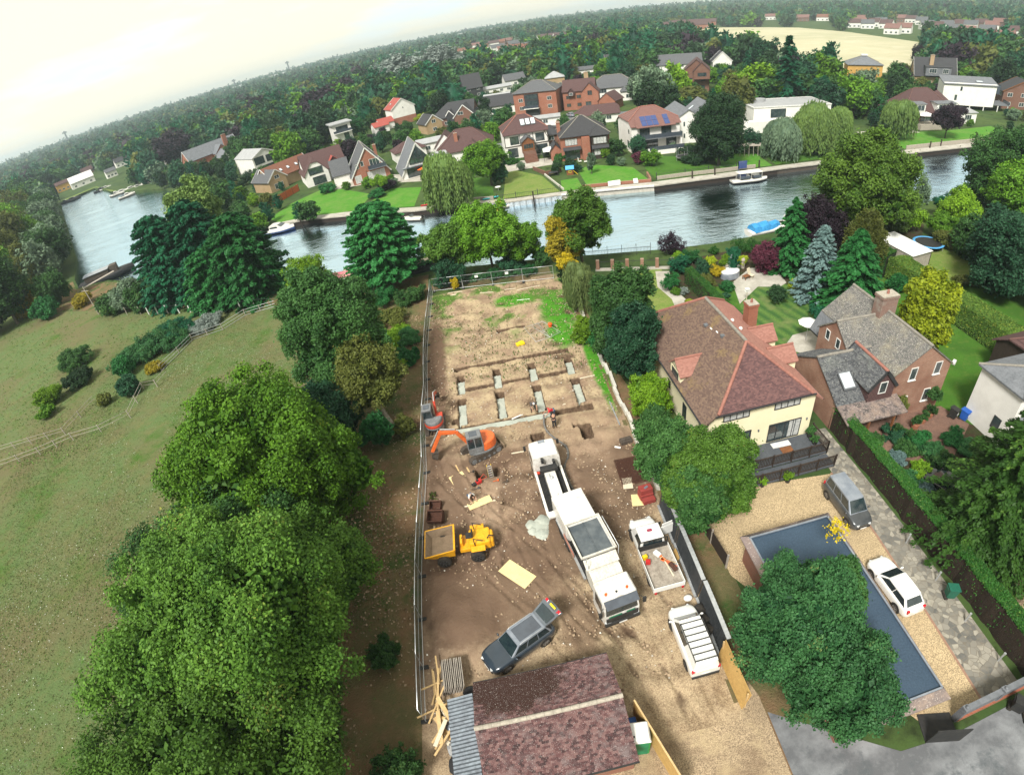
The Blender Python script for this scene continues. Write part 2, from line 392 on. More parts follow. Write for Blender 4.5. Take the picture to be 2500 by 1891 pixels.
# ground, river and banks
FAR_SHORE=[(-330,420),(-239.7,303),(-233.6,313.2),(-225.9,319.7),(-179.6,269.7),(-128.2,225.9),(-95,190),(-74,152),(-60,128),(-47.4,119.9),(-39.3,119),(-29.6,115),(-12.5,107.1),(-1.6,104.6),(5.9,101.3),(15.8,100.2),(19.8,99.6),(33.1,97.2),(47.9,97.3),(59.6,98.3),(71.9,98.9),(95.7,100.8),(113.8,102.1),(132.4,103.3),(170,108),(260,125),(420,150)]
NEAR_SHORE=[(-330,415),(-246,311),(-217.2,272.4),(-162.2,201),(-120,146),(-104,122),(-97,113.5),(-88,113),(-76,106),(-60,96),(-42,87),(-32,79.5),(-22.8,75.8),(-16,74.4),(-8.8,75),(0.3,73.3),(7.9,72),(15.2,70.2),(25.2,68.2),(31.9,67.8),(42.3,68.6),(58,70.5),(76.8,73.5),(88.8,75.5),(110,79),(150,87),(200,96),(300,113),(420,130)]
SX0,SX1,SY0,SY1=-8.62,9.3,9.0,66.4
def ground():
 b=B();o0=[]
 FARM=6000
 def addp(poly):
  tr=tessellate_polygon([[Vector((p[0],p[1],0))for p in poly]])
  o=len(b.v);b.v+=[(p[0],p[1],0)for p in poly]
  for t in tr:
   a,b_,c=[poly[i]for i in t]
   cr_=(b_[0]-a[0])*(c[1]-a[1])-(b_[1]-a[1])*(c[0]-a[0])
   tt=tuple(i+o for i in t);b.f.append(tt if cr_>0 else tt[::-1]);b.m.append(0);b.sm.append(False)
 left=[p for p in NEAR_SHORE if p[0]<SX0];mid=[p for p in NEAR_SHORE if SX0<p[0]<SX1];right=[p for p in NEAR_SHORE if p[0]>SX1]
 ym=75.0;yr=71.7
 addp([(-FARM,-200),(SX0,-200),(SX0,ym)]+left[::-1]+[(-FARM,4200)])
 addp([(SX0,SY1),(SX1,SY1),(SX1,yr)]+mid[::-1]+[(SX0,ym)])
 addp([(SX1,-200),(FARM,-200),(FARM,900)]+right[::-1]+[(SX1,yr)])
 addp([(SX0,-200),(SX1,-200),(SX1,SY0),(SX0,SY0)])
 addp(FAR_SHORE+[(FARM,1000),(FARM,9000),(-FARM,9000),(-FARM,4300)])
 n=len(b.v)
 for sh,fl in((FAR_SHORE,0),(NEAR_SHORE,1)):
  for p,q in zip(sh,sh[1:]):
   qd=[(p[0],p[1],0),(q[0],q[1],0),(q[0],q[1],-2.5),(p[0],p[1],-2.5)]
   b.add(qd,[(0,1,2,3)])
 P('ground',b,'woodland_floor',kind='structure')
ground()
wb=B();wb.poly([(-700,60,-1.0),(900,60,-1.0),(900,260,-1.0),(-700,900,-1.0)])
P('river',wb,'water',kind='structure')
TRENCH=[(-5.6,47.3,6.5,47.95,1.0),(-5.0,43.5,6.2,44.1,.95),(-6.2,37.35,6.9,38.15,.75),(-.5,53.65,2.7,54.35,1.0),(-6.0,38.75,-4.9,39.5,.8),(5.2,33.5,6.1,35.5,1.3),(.9,34.5,1.9,35.5,1.3),(-4.15,31.2,-2.3,32.2,1.4),(4.7,35.25,5.2,35.7,.8)]
COLS=[-5.05,-1.3,2.35,6.15]
for x in COLS:TRENCH+=[(x-.33,43.1,x+.33,46.4,.95),(x-.36,38.4,x+.36,42.4,.95)]
def site():
 st=.10;nx=int((SX1-SX0)/st)+1;ny=int((SY1-SY0)/st)+1
 xs=np.linspace(SX0,SX1,nx);ys=np.linspace(SY0,SY1,ny)
 X,Y=np.meshgrid(xs,ys)
 rs=np.random.RandomState(3)
 Z=np.zeros_like(X)
 for k in range(26):
  a=rs.uniform(0,6.28);f=rs.uniform(.5,6);Z+=.035/(f**.6)*np.sin(f*(X*cos(a)+Y*sin(a))+rs.uniform(0,6.28))
 Z+=rs.normal(0,.012,Z.shape)
 for cx,cy,r,h in((-5.6,18.6,2.0,.5),(-6.6,20.5,1.3,.25),(-7.6,35,1.0,.2),(7.9,33,1.0,.25),(3.6,41,1.2,.1),(-1,33.5,1.5,.1)):
  Z+=h*np.exp(-((X-cx)**2+(Y-cy)**2)/r**2)
 W1=sum(.03*np.sin(f*X+p)for f,p in((1.7,0),(5.1,1),(11.3,2)));W2=sum(.03*np.sin(f*Y+p)for f,p in((1.9,.5),(5.6,1.7),(10.7,.2)))
 D=np.zeros_like(X)
 for x0,y0,x1,y1,d in TRENCH:
  q=np.maximum(np.maximum(x0-X+W2,X-x1+W2),np.maximum(y0-Y+W1,Y-y1+W1))
  D=np.maximum(D,d*np.clip((.06-q)/.07,0,1))
 for pth in([(6,9),(4.6,14),(1.4,19),(-2,24),(-5.2,30),(-6.6,36)],[(7,9),(6.6,16),(4.8,24),(2.0,30),(1.6,34)],[(3.4,10),(-.5,18),(-3.5,22.5),(-3,28.5),(-2.5,33)],[(-7,33),(-4.5,29),(-1,26),(0,21),(3,14)]):
  for p,q in zip(pth,pth[1:]):
   dx,dy=q[0]-p[0],q[1]-p[1];Ls=hypot(dx,dy);tt=np.clip(((X-p[0])*dx+(Y-p[1])*dy)/Ls**2,0,1);ds=((X-p[0])*dy-(Y-p[1])*dx)/Ls;on=(tt>0)&(tt<1)
   for o in(-.85,.85):u_=ds-o-.12*np.sin((X+Y)*.9);Z+=on*(-.085*np.exp(-(u_/.17)**2)+.04*np.exp(-((np.abs(u_)-.32)/.1)**2)+.012*np.sin(tt*Ls*14)*np.exp(-(u_/.15)**2))
 edge=np.minimum(np.minimum(X-SX0,SX1-X),np.minimum(Y-SY0,SY1-Y));Z*=np.clip(edge/.8,0,1)
 Z=Z*(D<.05)+.012-D
 V=np.stack([X,Y,Z],-1).reshape(-1,3)
 i=np.arange(nx*ny).reshape(ny,nx);Q=np.stack([i[:-1,:-1],i[:-1,1:],i[1:,1:],i[1:,:-1]],-1).reshape(-1,4)
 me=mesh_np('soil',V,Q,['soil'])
 o=link('site_soil',me);o['kind']='structure'
site()
def merge_site_material():
 m=MATS['soil'];t=m.node_tree;b=t.nodes['Principled BSDF']
 base=b.inputs['Base Color'].links[0].from_socket
 co=coord(t);s=t.nodes.new('ShaderNodeSeparateXYZ');L(t,co,s.inputs[0])
 def ramp(sock,a,c,off=None):
  if off is not None:
   ad_=t.nodes.new('ShaderNodeMath');ad_.operation='ADD';L(t,sock,ad_.inputs[0]);L(t,off,ad_.inputs[1]);sock=ad_.outputs[0]
  r=t.nodes.new('ShaderNodeMapRange');r.inputs['From Min'].default_value=a;r.inputs['From Max'].default_value=c;L(t,sock,r.inputs['Value']);return r.outputs[0]
 def scaled(x,k):
  a=t.nodes.new('ShaderNodeMath');a.operation='MULTIPLY';a.inputs[1].default_value=k;L(t,x,a.inputs[0]);return a.outputs[0]
 n1=scaled(noise(t,co,.3,6,.65,.2,.8),7)
 st=mix(t,noise(t,co,.5,5,.6,.42,.62),(.42,.33,.21),(.29,.205,.14))
 st=mix(t,noise(t,co,4.5,5,.7,.5,.75),st,(.17,.115,.078))
 gr=mix(t,noise(t,co,3.5,5,.7,.3,.8),(.05,.12,.018),(.15,.24,.05))
 col=mix(t,ramp(s.outputs[1],36,42,n1),base,st)
 gmask=noise(t,co,.19,5,.6,.50,.57)
 mm=t.nodes.new('ShaderNodeMath');mm.operation='MULTIPLY';L(t,gmask,mm.inputs[0]);L(t,ramp(s.outputs[1],54,60,n1),mm.inputs[1])
 col=mix(t,mm.outputs[0],col,gr)
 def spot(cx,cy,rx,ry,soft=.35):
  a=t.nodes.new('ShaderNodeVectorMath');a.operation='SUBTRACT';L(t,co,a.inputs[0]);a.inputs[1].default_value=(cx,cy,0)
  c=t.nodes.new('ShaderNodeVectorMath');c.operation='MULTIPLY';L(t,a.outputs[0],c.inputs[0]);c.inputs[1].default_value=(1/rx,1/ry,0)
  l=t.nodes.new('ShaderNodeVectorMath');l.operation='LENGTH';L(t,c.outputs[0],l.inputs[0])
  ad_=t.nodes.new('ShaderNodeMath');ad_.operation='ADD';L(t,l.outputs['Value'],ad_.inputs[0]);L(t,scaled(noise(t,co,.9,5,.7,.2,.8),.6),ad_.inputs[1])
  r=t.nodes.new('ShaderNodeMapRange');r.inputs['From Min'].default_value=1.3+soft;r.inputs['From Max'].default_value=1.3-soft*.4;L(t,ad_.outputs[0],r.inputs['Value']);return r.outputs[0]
 green=mix(t,noise(t,co,2.5,5,.7,.35,.7),(.04,.19,.012),(.09,.26,.02))
 for c in((7.2,56.5,2.0,3.6),(2.0,60.8,2.2,1.5),(6.6,51,1.6,2.6),(8.8,44,.7,6.5)):col=mix(t,spot(*c),col,green)
 for c in((-7.6,46,1.0,13),):col=mix(t,spot(*c),col,(.17,.11,.075))
 m2=MATS['yard_gravel'];v=t.nodes.new('ShaderNodeTexVoronoi');v.inputs['Scale'].default_value=22;L(t,co,v.inputs['Vector'])
 s2=t.nodes.new('ShaderNodeSeparateColor');L(t,v.outputs['Color'],s2.inputs[0])
 gv=mix(t,s2.outputs[0],(.26,.195,.125),(.50,.39,.255));gv=mix(t,noise(t,co,.5,5,.65,.45,.65),gv,mix(t,s2.outputs[0],(.16,.11,.07),(.36,.27,.17)))
 dd=t.nodes.new('ShaderNodeMath');dd.operation='SUBTRACT';L(t,s.outputs[0],dd.inputs[0]);L(t,s.outputs[1],dd.inputs[1])
 col=mix(t,ramp(dd.outputs[0],-21,-12,n1),col,gv)
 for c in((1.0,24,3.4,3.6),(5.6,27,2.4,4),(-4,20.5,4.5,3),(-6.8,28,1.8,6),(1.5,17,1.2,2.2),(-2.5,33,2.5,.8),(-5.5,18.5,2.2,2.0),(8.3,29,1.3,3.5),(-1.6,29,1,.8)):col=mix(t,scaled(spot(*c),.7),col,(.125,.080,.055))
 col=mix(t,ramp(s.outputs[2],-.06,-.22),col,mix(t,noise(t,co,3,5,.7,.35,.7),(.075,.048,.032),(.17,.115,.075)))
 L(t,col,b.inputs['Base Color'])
merge_site_material()
def conc(name,label,x0,y0,x1,y1,z,group):
 b=B();pts=[]
 for i in range(9):pts.append((x0+(x1-x0)*i/8,y0+.04*sin(i*2.1)))
 for i in range(9):pts.append((x1-(x1-x0)*i/8,y1+.04*sin(i*1.7)))
 b.prism(pts,z-.3,z)
 o=P(name,b,'wet_concrete');tag(o,label,'footing',group);return o
rowl=['back','front'];ordn=['leftmost','second from the left','third from the left','rightmost']
for j,(y0,y1)in enumerate(((43.2,45.7),(38.5,41.8))):
 for i,x in enumerate(COLS):
  conc('concrete_footing','grey concrete strip in the trench, %s of the %s row'%(ordn[i],rowl[j]),x-.36,y0,x+.36,y1,-.42,'concrete strips poured in short trenches')
conc('concrete_footing','long grey concrete footing freshly poured between the two excavators and the hose end',-6.1,37.4,3.0,38.1,-.22,'concrete strips poured in short trenches')
sheet('meadow',[(-300,-60),(-17,-60),(-17,40),(-19,60),(-24,71),(-32,74),(-45,80),(-62,86),(-80,94),(-96,101),(-125,112),(-200,130),(-330,150)],.004,'meadow')
sheet('scrub_ground',[(-17,-60),(SX0,-60),(SX0,66.4),(-9,70),(-24,71),(-19,60),(-17,40)],.006,'scrub_soil')
sheet('river_bank',[(-104,121),(-97,112.5),(-88,112),(-76,105),(-60,95),(-42,86),(-32,78.5),(-22.8,74.8),(-9,73.8),(-9,70),(-24,71),(-32,74),(-45,80),(-62,86),(-80,94),(-96,101),(-110,108)],.008,'scrub_soil')
sheet('riverside_path',[(-8.4,68.0),(8,65.6),(8,69.2),(0,70.8),(-8.4,72)],.012,'scrub_soil')
sheet('back_lawn',GL([(1485,672),(1615,655),(1622,700),(1660,750),(1760,760),(1600,900),(1500,800)]),.010,'lawn_dry')
sheet('garden_path',GL([(1600,662),(1635,662),(1637,690),(1665,722),(1695,750),(1720,790),(1665,790),(1640,730),(1605,700)]),.016,'concrete_paving')
sheet('planting_bed',GL([(1635,662),(1690,655),(1790,780),(1720,790),(1695,750),(1665,722),(1637,690)]),.014,'bed')
sheet('gravel_drive',[(11.8,25.4),(16,24.9),(22.84,24.2),(22.84,18),(22.34,5.6),(18.4,5.9),(11.8,18)],.012,'gravel')
sheet('crazy_paving',[(23.1,29),(25.2,29),(25.3,18),(25.2,5.8),(22.5,5.8),(23.0,18),(23.0,24.3)],.016,'crazy_paving')
sheet('brick_edging',[(22.84,24.3),(23.0,24.3),(23.0,18),(22.5,5.8),(22.34,5.8),(22.84,18)],.020,'red_kerb' if 'red_kerb' in MATS else pm('red_kerb',(.33,.20,.14),None,5))
sheet('side_passage',[(8.9,-20),(12.0,-20),(12.0,27),(10.2,45),(10.2,66),(8.9,66)],.008,'scrub_soil')
sheet('entrance_drive',[(-8.6,-20),(10.6,-20),(10.4,10),(9.3,14),(9.3,9),(-8.6,9)],.010,'yard_gravel')
sheet('street',[(10.6,-30),(60,-30),(60,4.5),(25.6,5.4),(19.8,4.9),(16.5,5.0),(10.5,9)],.014,'street')
sheet('striped_lawn',GL([(1806,745),(1850,702),(1905,690),(1960,705),(2010,745),(2010,800),(1960,850),(1900,880),(1830,850)]),.012,'striped_lawn')
sheet('stone_terrace',GL([(1788,690),(1830,655),(1890,650),(1920,690),(1905,700),(1850,700),(1806,742)]),.018,'concrete_paving')
sheet('side_terrace',GL([(1912,850),(1935,818),(1985,805),(2010,840),(1985,870)]),.018,'concrete_paving')
sheet('red_patio',[(26.4,29.5),(37,28.3),(37.8,25.5),(33.5,22.6),(30.5,23.0),(27,25.5)],.016,pm('red_pavers',(.20,.115,.085),(.12,.075,.06),1.2,.9,0,fine=7))
sheet('garden_soil',[(26,30),(26.4,14),(37,14),(40,24),(37.8,25.5),(33.5,22.6),(30.5,23.0),(27,25.5),(26.6,29.3)],.010,'bed')
sheet('east_drive',[(26.8,14.5),(27.5,2),(60,2),(60,20),(35,20),(32,16.5)],.016,'pink_gravel')
sheet('garden_lawn',[(36.6,28.4),(44,28.4),(51.2,28.4),(51.2,51),(47,52),(41,50),(36.6,42)],.010,'lawn')
sheet('neighbour_lawn',[(51.4,46.5),(58.5,46.5),(62,28),(51.4,28)],.012,'lawn')
sheet('trampoline_lawn',[(51,60),(64,60),(62,47),(52,47),(50.5,53)],.014,'lawn_dry')
sheet('river_garden',GL([(1640,640),(1900,590),(2260,520),(2240,650),(2100,660),(2000,700),(1700,700)]),.007,'bed')
sheet('front_garden_ground',[(26,30),(26,60),(60,60),(80,40),(80,20),(40,20),(37,28),(37,30)],.005,'lawn')
sheet('quay',[(-47.4,119.9),(-39.3,119),(-29.6,115),(-12.5,107.1),(-1.6,104.6),(-1.3,106.4),(-12,109.3),(-29,117.5),(-39,121.3),(-47,122)],.05,'concrete_paving')
sheet('quay',[(-1.6,104.6),(5.9,101.3),(15.8,100.2),(19.8,99.6),(33.1,97.2),(47.9,97.3),(59.6,98.3),(71.9,98.9),(95.7,100.8),(113.8,102.1),(140,104),(140,106.5),(113.5,104.6),(95.5,103.2),(71.7,101.0),(59.5,100.2),(48,99.6),(33.6,99.6),(20.3,101.6),(6.4,103),(-1.3,106.2)],.06,'concrete_paving')
FL=[([(-46,122),(-39,121.4),(-30,118),(-26,117),(-24,128),(-34,141),(-40,146),(-47,138),(-50,128)],'lawn_bright'),([(-25.5,117),(-17,112.5),(-13,110.5),(-12,125),(-20,130)],'lawn_bright'),([(-11,110),(-6,108),(-4,124),(-10,126)],'lawn_bright'),([(-5,107.5),(3.3,104.5),(4,122),(-3,126)],'lawn'),([(5.0,104),(16,102.4),(14.5,116),(10,124),(7.5,124)],'lawn_dry'),([(16.5,102.4),(20.5,102),(21,110),(17.5,110)],'lawn_bright'),([(21.5,102.6),(33.6,100.8),(33.5,112),(27,118),(22.5,117)],'lawn_bright'),([(35,100.5),(47.8,100.5),(50,113),(40,119),(35.5,110)],'lawn'),([(49,101),(60,101),(62,113),(52,114)],'lawn_bright'),([(61,101.5),(95,104),(98,120),(64,116)],'lawn'),([(96,104),(138,107.5),(138,119),(120,117),(100,119)],'lawn_bright')]
for p_,m_ in FL:sheet('riverside_lawn',p_,.012,m_)
for p_ in([(-36,142),(-24,139),(-13,132),(-11,137),(-24,147),(-35,150)],[(-8,128),(-18,134),(-12,140),(-4,134)],[(37,119.5),(49,119),(49,126),(37,127)],[(96,118),(112,117),(112,122),(96,122)],[(8,124),(20,124),(22,130),(8,134)]):sheet('patio',p_,.016,'concrete_paving')
sheet('access_road',[(-9,152),(20,152),(26,160),(30,176),(60,172),(62,178),(30,183),(20,168),(14,158),(-9,158)],.014,'street')
sheet('farm_field',GL([(1690,78),(1735,68),(1950,68),(2074,79),(2165,92),(2262,106)])+[(a*.68,c*.68)for a,c in GL([(2262,120),(2060,120),(1905,114),(1830,96),(1690,84)])],.02,'field')
sheet('dirt_track',[(-37,205),(-32,205),(-30,240),(-33,262),(-38,262),(-35,240)],.012,'street')
sheet('marina_bank',[(-239,305),(-226,321),(-180,271),(-186,275),(-222,318),(-228,325),(-245,312)],.02,'lawn_dry')
# foliage
FO=foliage
FO('leaf_sycamore',(.012,.055,.008),(.115,.235,.030),(.22,.24,.05),.93)
FO('leaf_sycamore_dark',(.010,.055,.022),(.062,.185,.058),(.16,.22,.07),.94)
FO('leaf_chestnut',(.016,.055,.006),(.10,.18,.022))
FO('leaf_bright',(.020,.080,.006),(.135,.29,.020),(.28,.30,.04),.95)
FO('leaf_mid',(.010,.045,.012),(.060,.150,.036),(.12,.19,.05),.93)
FO('leaf_dark',(.010,.034,.014),(.030,.075,.026))
FO('leaf_teal',(.007,.040,.022),(.034,.115,.052))
FO('leaf_conifer',(.004,.038,.022),(.020,.150,.066))
FO('leaf_conifer_green',(.005,.050,.014),(.032,.17,.042))
FO('leaf_yellow',(.09,.16,.008),(.38,.45,.02))
FO('leaf_gold',(.26,.23,.01),(.70,.52,.02))
FO('leaf_olive',(.045,.065,.012),(.14,.16,.035))
FO('leaf_lime',(.06,.15,.008),(.20,.36,.02))
FO('leaf_purple',(.012,.008,.014),(.040,.024,.038))
FO('leaf_maple',(.045,.010,.022),(.13,.030,.055))
FO('leaf_blue',(.05,.10,.10),(.20,.32,.31))
FO('leaf_willow',(.05,.11,.030),(.18,.28,.07))
FO('leaf_willow_grey',(.055,.10,.065),(.17,.25,.15))
FO('leaf_autumn',(.12,.12,.012),(.38,.30,.02))
FO('leaf_grey',(.10,.13,.12),(.26,.31,.28))
FO('leaf_spruce',(.010,.040,.010),(.045,.115,.016),(.10,.20,.03),.92)
FO('leaf_hedge',(.012,.055,.010),(.035,.13,.018),(.10,.17,.03),.9)
FO('leaf_hedge_gold',(.03,.08,.012),(.11,.20,.03),(.22,.26,.04),.85)
FO('leaf_bramble',(.014,.07,.025),(.065,.21,.065),(.13,.20,.06),.9)
FO('weeping_leaf',(.05,.08,.025),(.15,.20,.07))
pm('bark',(.13,.115,.09),(.06,.05,.038),4,.95,.5)
pm('hedge_side',(.035,.024,.017),(.016,.011,.008),5,1,.6,fine=14)
pm('hedge_side_green',(.02,.035,.014),(.008,.014,.006),4,1,.6,fine=12)
pm('bark_pale',(.30,.27,.22),(.15,.13,.10),3,.95,.3)
def unit(rs,n):
 v=rs.normal(size=(n,3));return v/np.linalg.norm(v,axis=1,keepdims=True)
def quads(c,a,b):
 V=np.stack([c-a,c+b,c+a,c-b],1).reshape(-1,3)
 return V,np.arange(len(V)).reshape(-1,4)
def leaves(rs,c,nrm,size,spread=.8,aspect=.62,up=.35):
 n=len(c);nn=nrm*.7+unit(rs,n)*spread+np.array([0,0,up]);nn/=np.linalg.norm(nn,axis=1,keepdims=True)
 a=np.cross(nn,unit(rs,n));a/=np.linalg.norm(a,axis=1,keepdims=True)+1e-9;b=np.cross(nn,a)
 s=size*rs.uniform(.6,1.25,(n,1))*.5
 return quads(c,a*s,b*s*aspect)
def sph(c,r,n=8,k=5,sc=(1,1,1)):
 th=np.linspace(.02,pi-.02,k+1);ph=np.arange(n)*2*pi/n
 T_,PH=np.meshgrid(th,ph,indexing='ij')
 V=np.stack([np.sin(T_)*np.cos(PH)*sc[0],np.sin(T_)*np.sin(PH)*sc[1],np.cos(T_)*sc[2]],-1)*r+np.array(c)
 i=np.arange((k+1)*n).reshape(k+1,n);Q=np.stack([i[:-1],i[1:],np.roll(i[1:],-1,1),np.roll(i[:-1],-1,1)],-1).reshape(-1,4)
 return V.reshape(-1,3),Q
def join(parts):
 Vs,Qs,As,o=[],[],[],0
 for V,Q,A in parts:Vs.append(V);Qs.append(Q+o);As.append(A);o+=len(V)
 return np.concatenate(Vs),np.concatenate(Qs),np.concatenate(As)
def crown_broad(seed,r,h,n,leaf,bottom=.22,lobes=16,flat=1.0,subs=16,top=1.0,taper=0):
 rs=np.random.RandomState(seed);z0=h*bottom;zc=z0+(h-z0)*.48;rz=(h-z0)*.52
 d=unit(rs,lobes*3);d=d[d[:,2]>-.75][:lobes];m=len(d)
 for _ in range(12):
  df=d[:,None]-d[None];dist=np.linalg.norm(df,axis=2)+np.eye(m);d=d+.06*(df/dist[...,None]**3).sum(1)/m*3;d/=np.linalg.norm(d,axis=1,keepdims=True)
 lr=rs.uniform(.26,.5,m)*r*(1 if lobes>6 else 1.25)
 k=rs.uniform(.55,.74,(m,1));sc=np.array([r,r,rz])
 if taper:sc=sc*np.ones((m,3));sc[:,:2]*=(1-taper*np.clip(d[:,2:3],0,1))
 c=d*k*sc+np.array([0,0,zc])
 c=np.vstack([c,[[0,0,zc]]]);lr=np.append(lr,min(r,rz)*.72)
 parts=[];sv=[]
 nc=int(n*.22);ci=rs.choice(len(c),nc,p=lr**2/(lr**2).sum())
 cp=c[ci]+unit(rs,nc)*(lr[ci]*rs.uniform(.3,.78,nc))[:,None]*np.array([1,1,min(1.25,rz/r)])
 V,Q=leaves(rs,cp,unit(rs,nc),leaf*2.3,.5);parts.append((V,Q,np.repeat(rs.uniform(0,.5,nc),4)))
 ns=len(c)*subs;li=rs.randint(0,len(c),ns)if lobes>3 else rs.randint(0,len(c),ns)
 w_=lr**2/(lr**2).sum();li=rs.choice(len(c),ns,p=w_)
 sd_=unit(rs,ns);sd_[:,2]=np.where(sd_[:,2]<-.4,-sd_[:,2],sd_[:,2])
 sc_c=c[li]+sd_*lr[li][:,None]*np.array([1,1,min(1.2,rz/r)])*rs.uniform(.62,1.12,(ns,1));sr=lr[li]*rs.uniform(.16,.42,ns)
 keep=np.ones(ns,bool)
 for i in range(len(c)):keep&=(np.linalg.norm(sc_c-c[i],axis=1)>lr[i]*.6)
 sc_c,sr,sd_=sc_c[keep],sr[keep],sd_[keep];tone=np.clip(rs.normal(.45,.2,len(sc_c)),0,1)
 pick=rs.choice(len(sc_c),n,p=sr**2/(sr**2).sum())
 ld=unit(rs,n)+sd_[pick]*.55+np.array([0,0,.2]);ld/=np.linalg.norm(ld,axis=1,keepdims=True)
 pos=sc_c[pick]+ld*sr[pick][:,None]*(rs.uniform(.45,1.25,(n,1))+(rs.rand(n,1)<.05)*rs.uniform(.1,.7,(n,1)))+rs.normal(0,leaf*.35,(n,3))
 V,Q=leaves(rs,pos,ld,leaf)
 A=np.repeat(np.clip(tone[pick]*.55+rs.uniform(0,.55,n),0,1),4);parts.append((V,Q,A))
 return join(parts),c
def crown_tuft(seed,r,h,n,leaf,bottom=.08,power=.75,up=.5,aspect=.28,wob=.16,core=.7):
 rs=np.random.RandomState(seed);z0=h*bottom;parts=[]
 def prof(u):return r*np.clip(np.sin(np.clip(u,0,1)**power*pi*.96+.12)**.75,.05,1)
 th=np.linspace(0,1,11);ph=np.arange(14)*2*pi/14
 U,PH=np.meshgrid(th,ph,indexing='ij');rr=prof(U)*core*(1+rs.normal(0,.06,U.shape))
 V=np.stack([rr*np.cos(PH),rr*np.sin(PH),z0+(h*.96-z0)*U],-1)
 i=np.arange(11*14).reshape(11,14);Q=np.stack([i[:-1],np.roll(i[:-1],-1,1),np.roll(i[1:],-1,1),i[1:]],-1).reshape(-1,4)
 parts.append((V.reshape(-1,3),Q,np.full(154,.1)))
 m=max(60,n//40);u=rs.beta(1.1,1.15,m);a=rs.uniform(0,6.283,m)
 pr=prof(u)*(1+rs.normal(0,wob*.6,m));cc=np.stack([pr*np.cos(a),pr*np.sin(a),z0+(h-z0)*u],-1)
 out_=np.stack([np.cos(a),np.sin(a),np.full(m,up)],-1);out_/=np.linalg.norm(out_,axis=1,keepdims=True)
 tone=np.clip(rs.normal(.45,.22,m),0,1);p=rs.randint(0,m,n);cl=r*.34
 t=rs.uniform(-1,.9,n)**1;c=cc[p]+out_[p]*(t*cl)[:,None]+rs.normal(0,1,(n,3))*(cl*.33*(1.05-np.abs(t)))[:,None]
 ax=out_[p]+rs.normal(0,.35,(n,3));ax/=np.linalg.norm(ax,axis=1,keepdims=True)
 b=np.cross(ax,unit(rs,n));b/=np.linalg.norm(b,axis=1,keepdims=True);s=leaf*rs.uniform(.6,1.3,(n,1))*.5
 V,Q=quads(c,ax*s,b*s*aspect*1.6);parts.append((V,Q,np.repeat(np.clip(tone[p]*.6+rs.uniform(0,.45,n),0,1),4)))
 return join(parts),None
def crown_spruce(seed,r,h,n,leaf,bottom=.04,tiers=26,droop=.35,per=11,aspect=.35,conc=1.0):
 rs=np.random.RandomState(seed);parts=[];m=tiers*per
 u=np.clip(np.repeat(np.linspace(bottom,.97,tiers),per)+rs.normal(0,.012,m),0,1);a=rs.uniform(0,6.283,m)
 Lb=r*(1-u)**(.75*conc)*rs.uniform(.78,1.12,m)+r*.04
 k=n//m;t=rs.uniform(0,1,(m,k))**.7
 rad=t*Lb[:,None];drop=-droop*Lb[:,None]*t**1.6+.12*Lb[:,None]*np.clip(t-.7,0,1)
 side=rs.normal(0,.13,(m,k))*Lb[:,None]*(1.15-t)
 ca,sa=np.cos(a)[:,None],np.sin(a)[:,None]
 c=np.stack([rad*ca-side*sa,rad*sa+side*ca,h*u[:,None]+drop+rs.normal(0,.05,(m,k))*r*.3],-1).reshape(-1,3)
 ax=np.stack([ca+0*t,sa+0*t,-.35+0*t],-1).reshape(-1,3)+rs.normal(0,.45,(m*k,3));ax/=np.linalg.norm(ax,axis=1,keepdims=True)
 b=np.cross(ax,np.array([0,0,1.0])+rs.normal(0,.3,(m*k,3)));b/=np.linalg.norm(b,axis=1,keepdims=True)
 s=leaf*rs.uniform(.6,1.3,(m*k,1))*.5;V,Q=quads(c,ax*s,b*s*aspect*1.5)
 tone=np.repeat(rs.uniform(0,.5,m),k);A=np.repeat(np.clip(tone+.35*t.reshape(-1)+rs.uniform(0,.25,m*k),0,1),4);parts.append((V,Q,A))
 th=np.linspace(0,1,9);ph=np.arange(9)*2*pi/9;U,PH=np.meshgrid(th,ph,indexing='ij');rr=r*.22*(1-U)+.03
 V=np.stack([rr*np.cos(PH),rr*np.sin(PH),h*(bottom+(.93-bottom)*U)],-1).reshape(-1,3);i=np.arange(81).reshape(9,9)
 parts.append((V,np.stack([i[:-1],np.roll(i[:-1],-1,1),np.roll(i[1:],-1,1),i[1:]],-1).reshape(-1,4),np.full(81,.05)))
 return join(parts),None
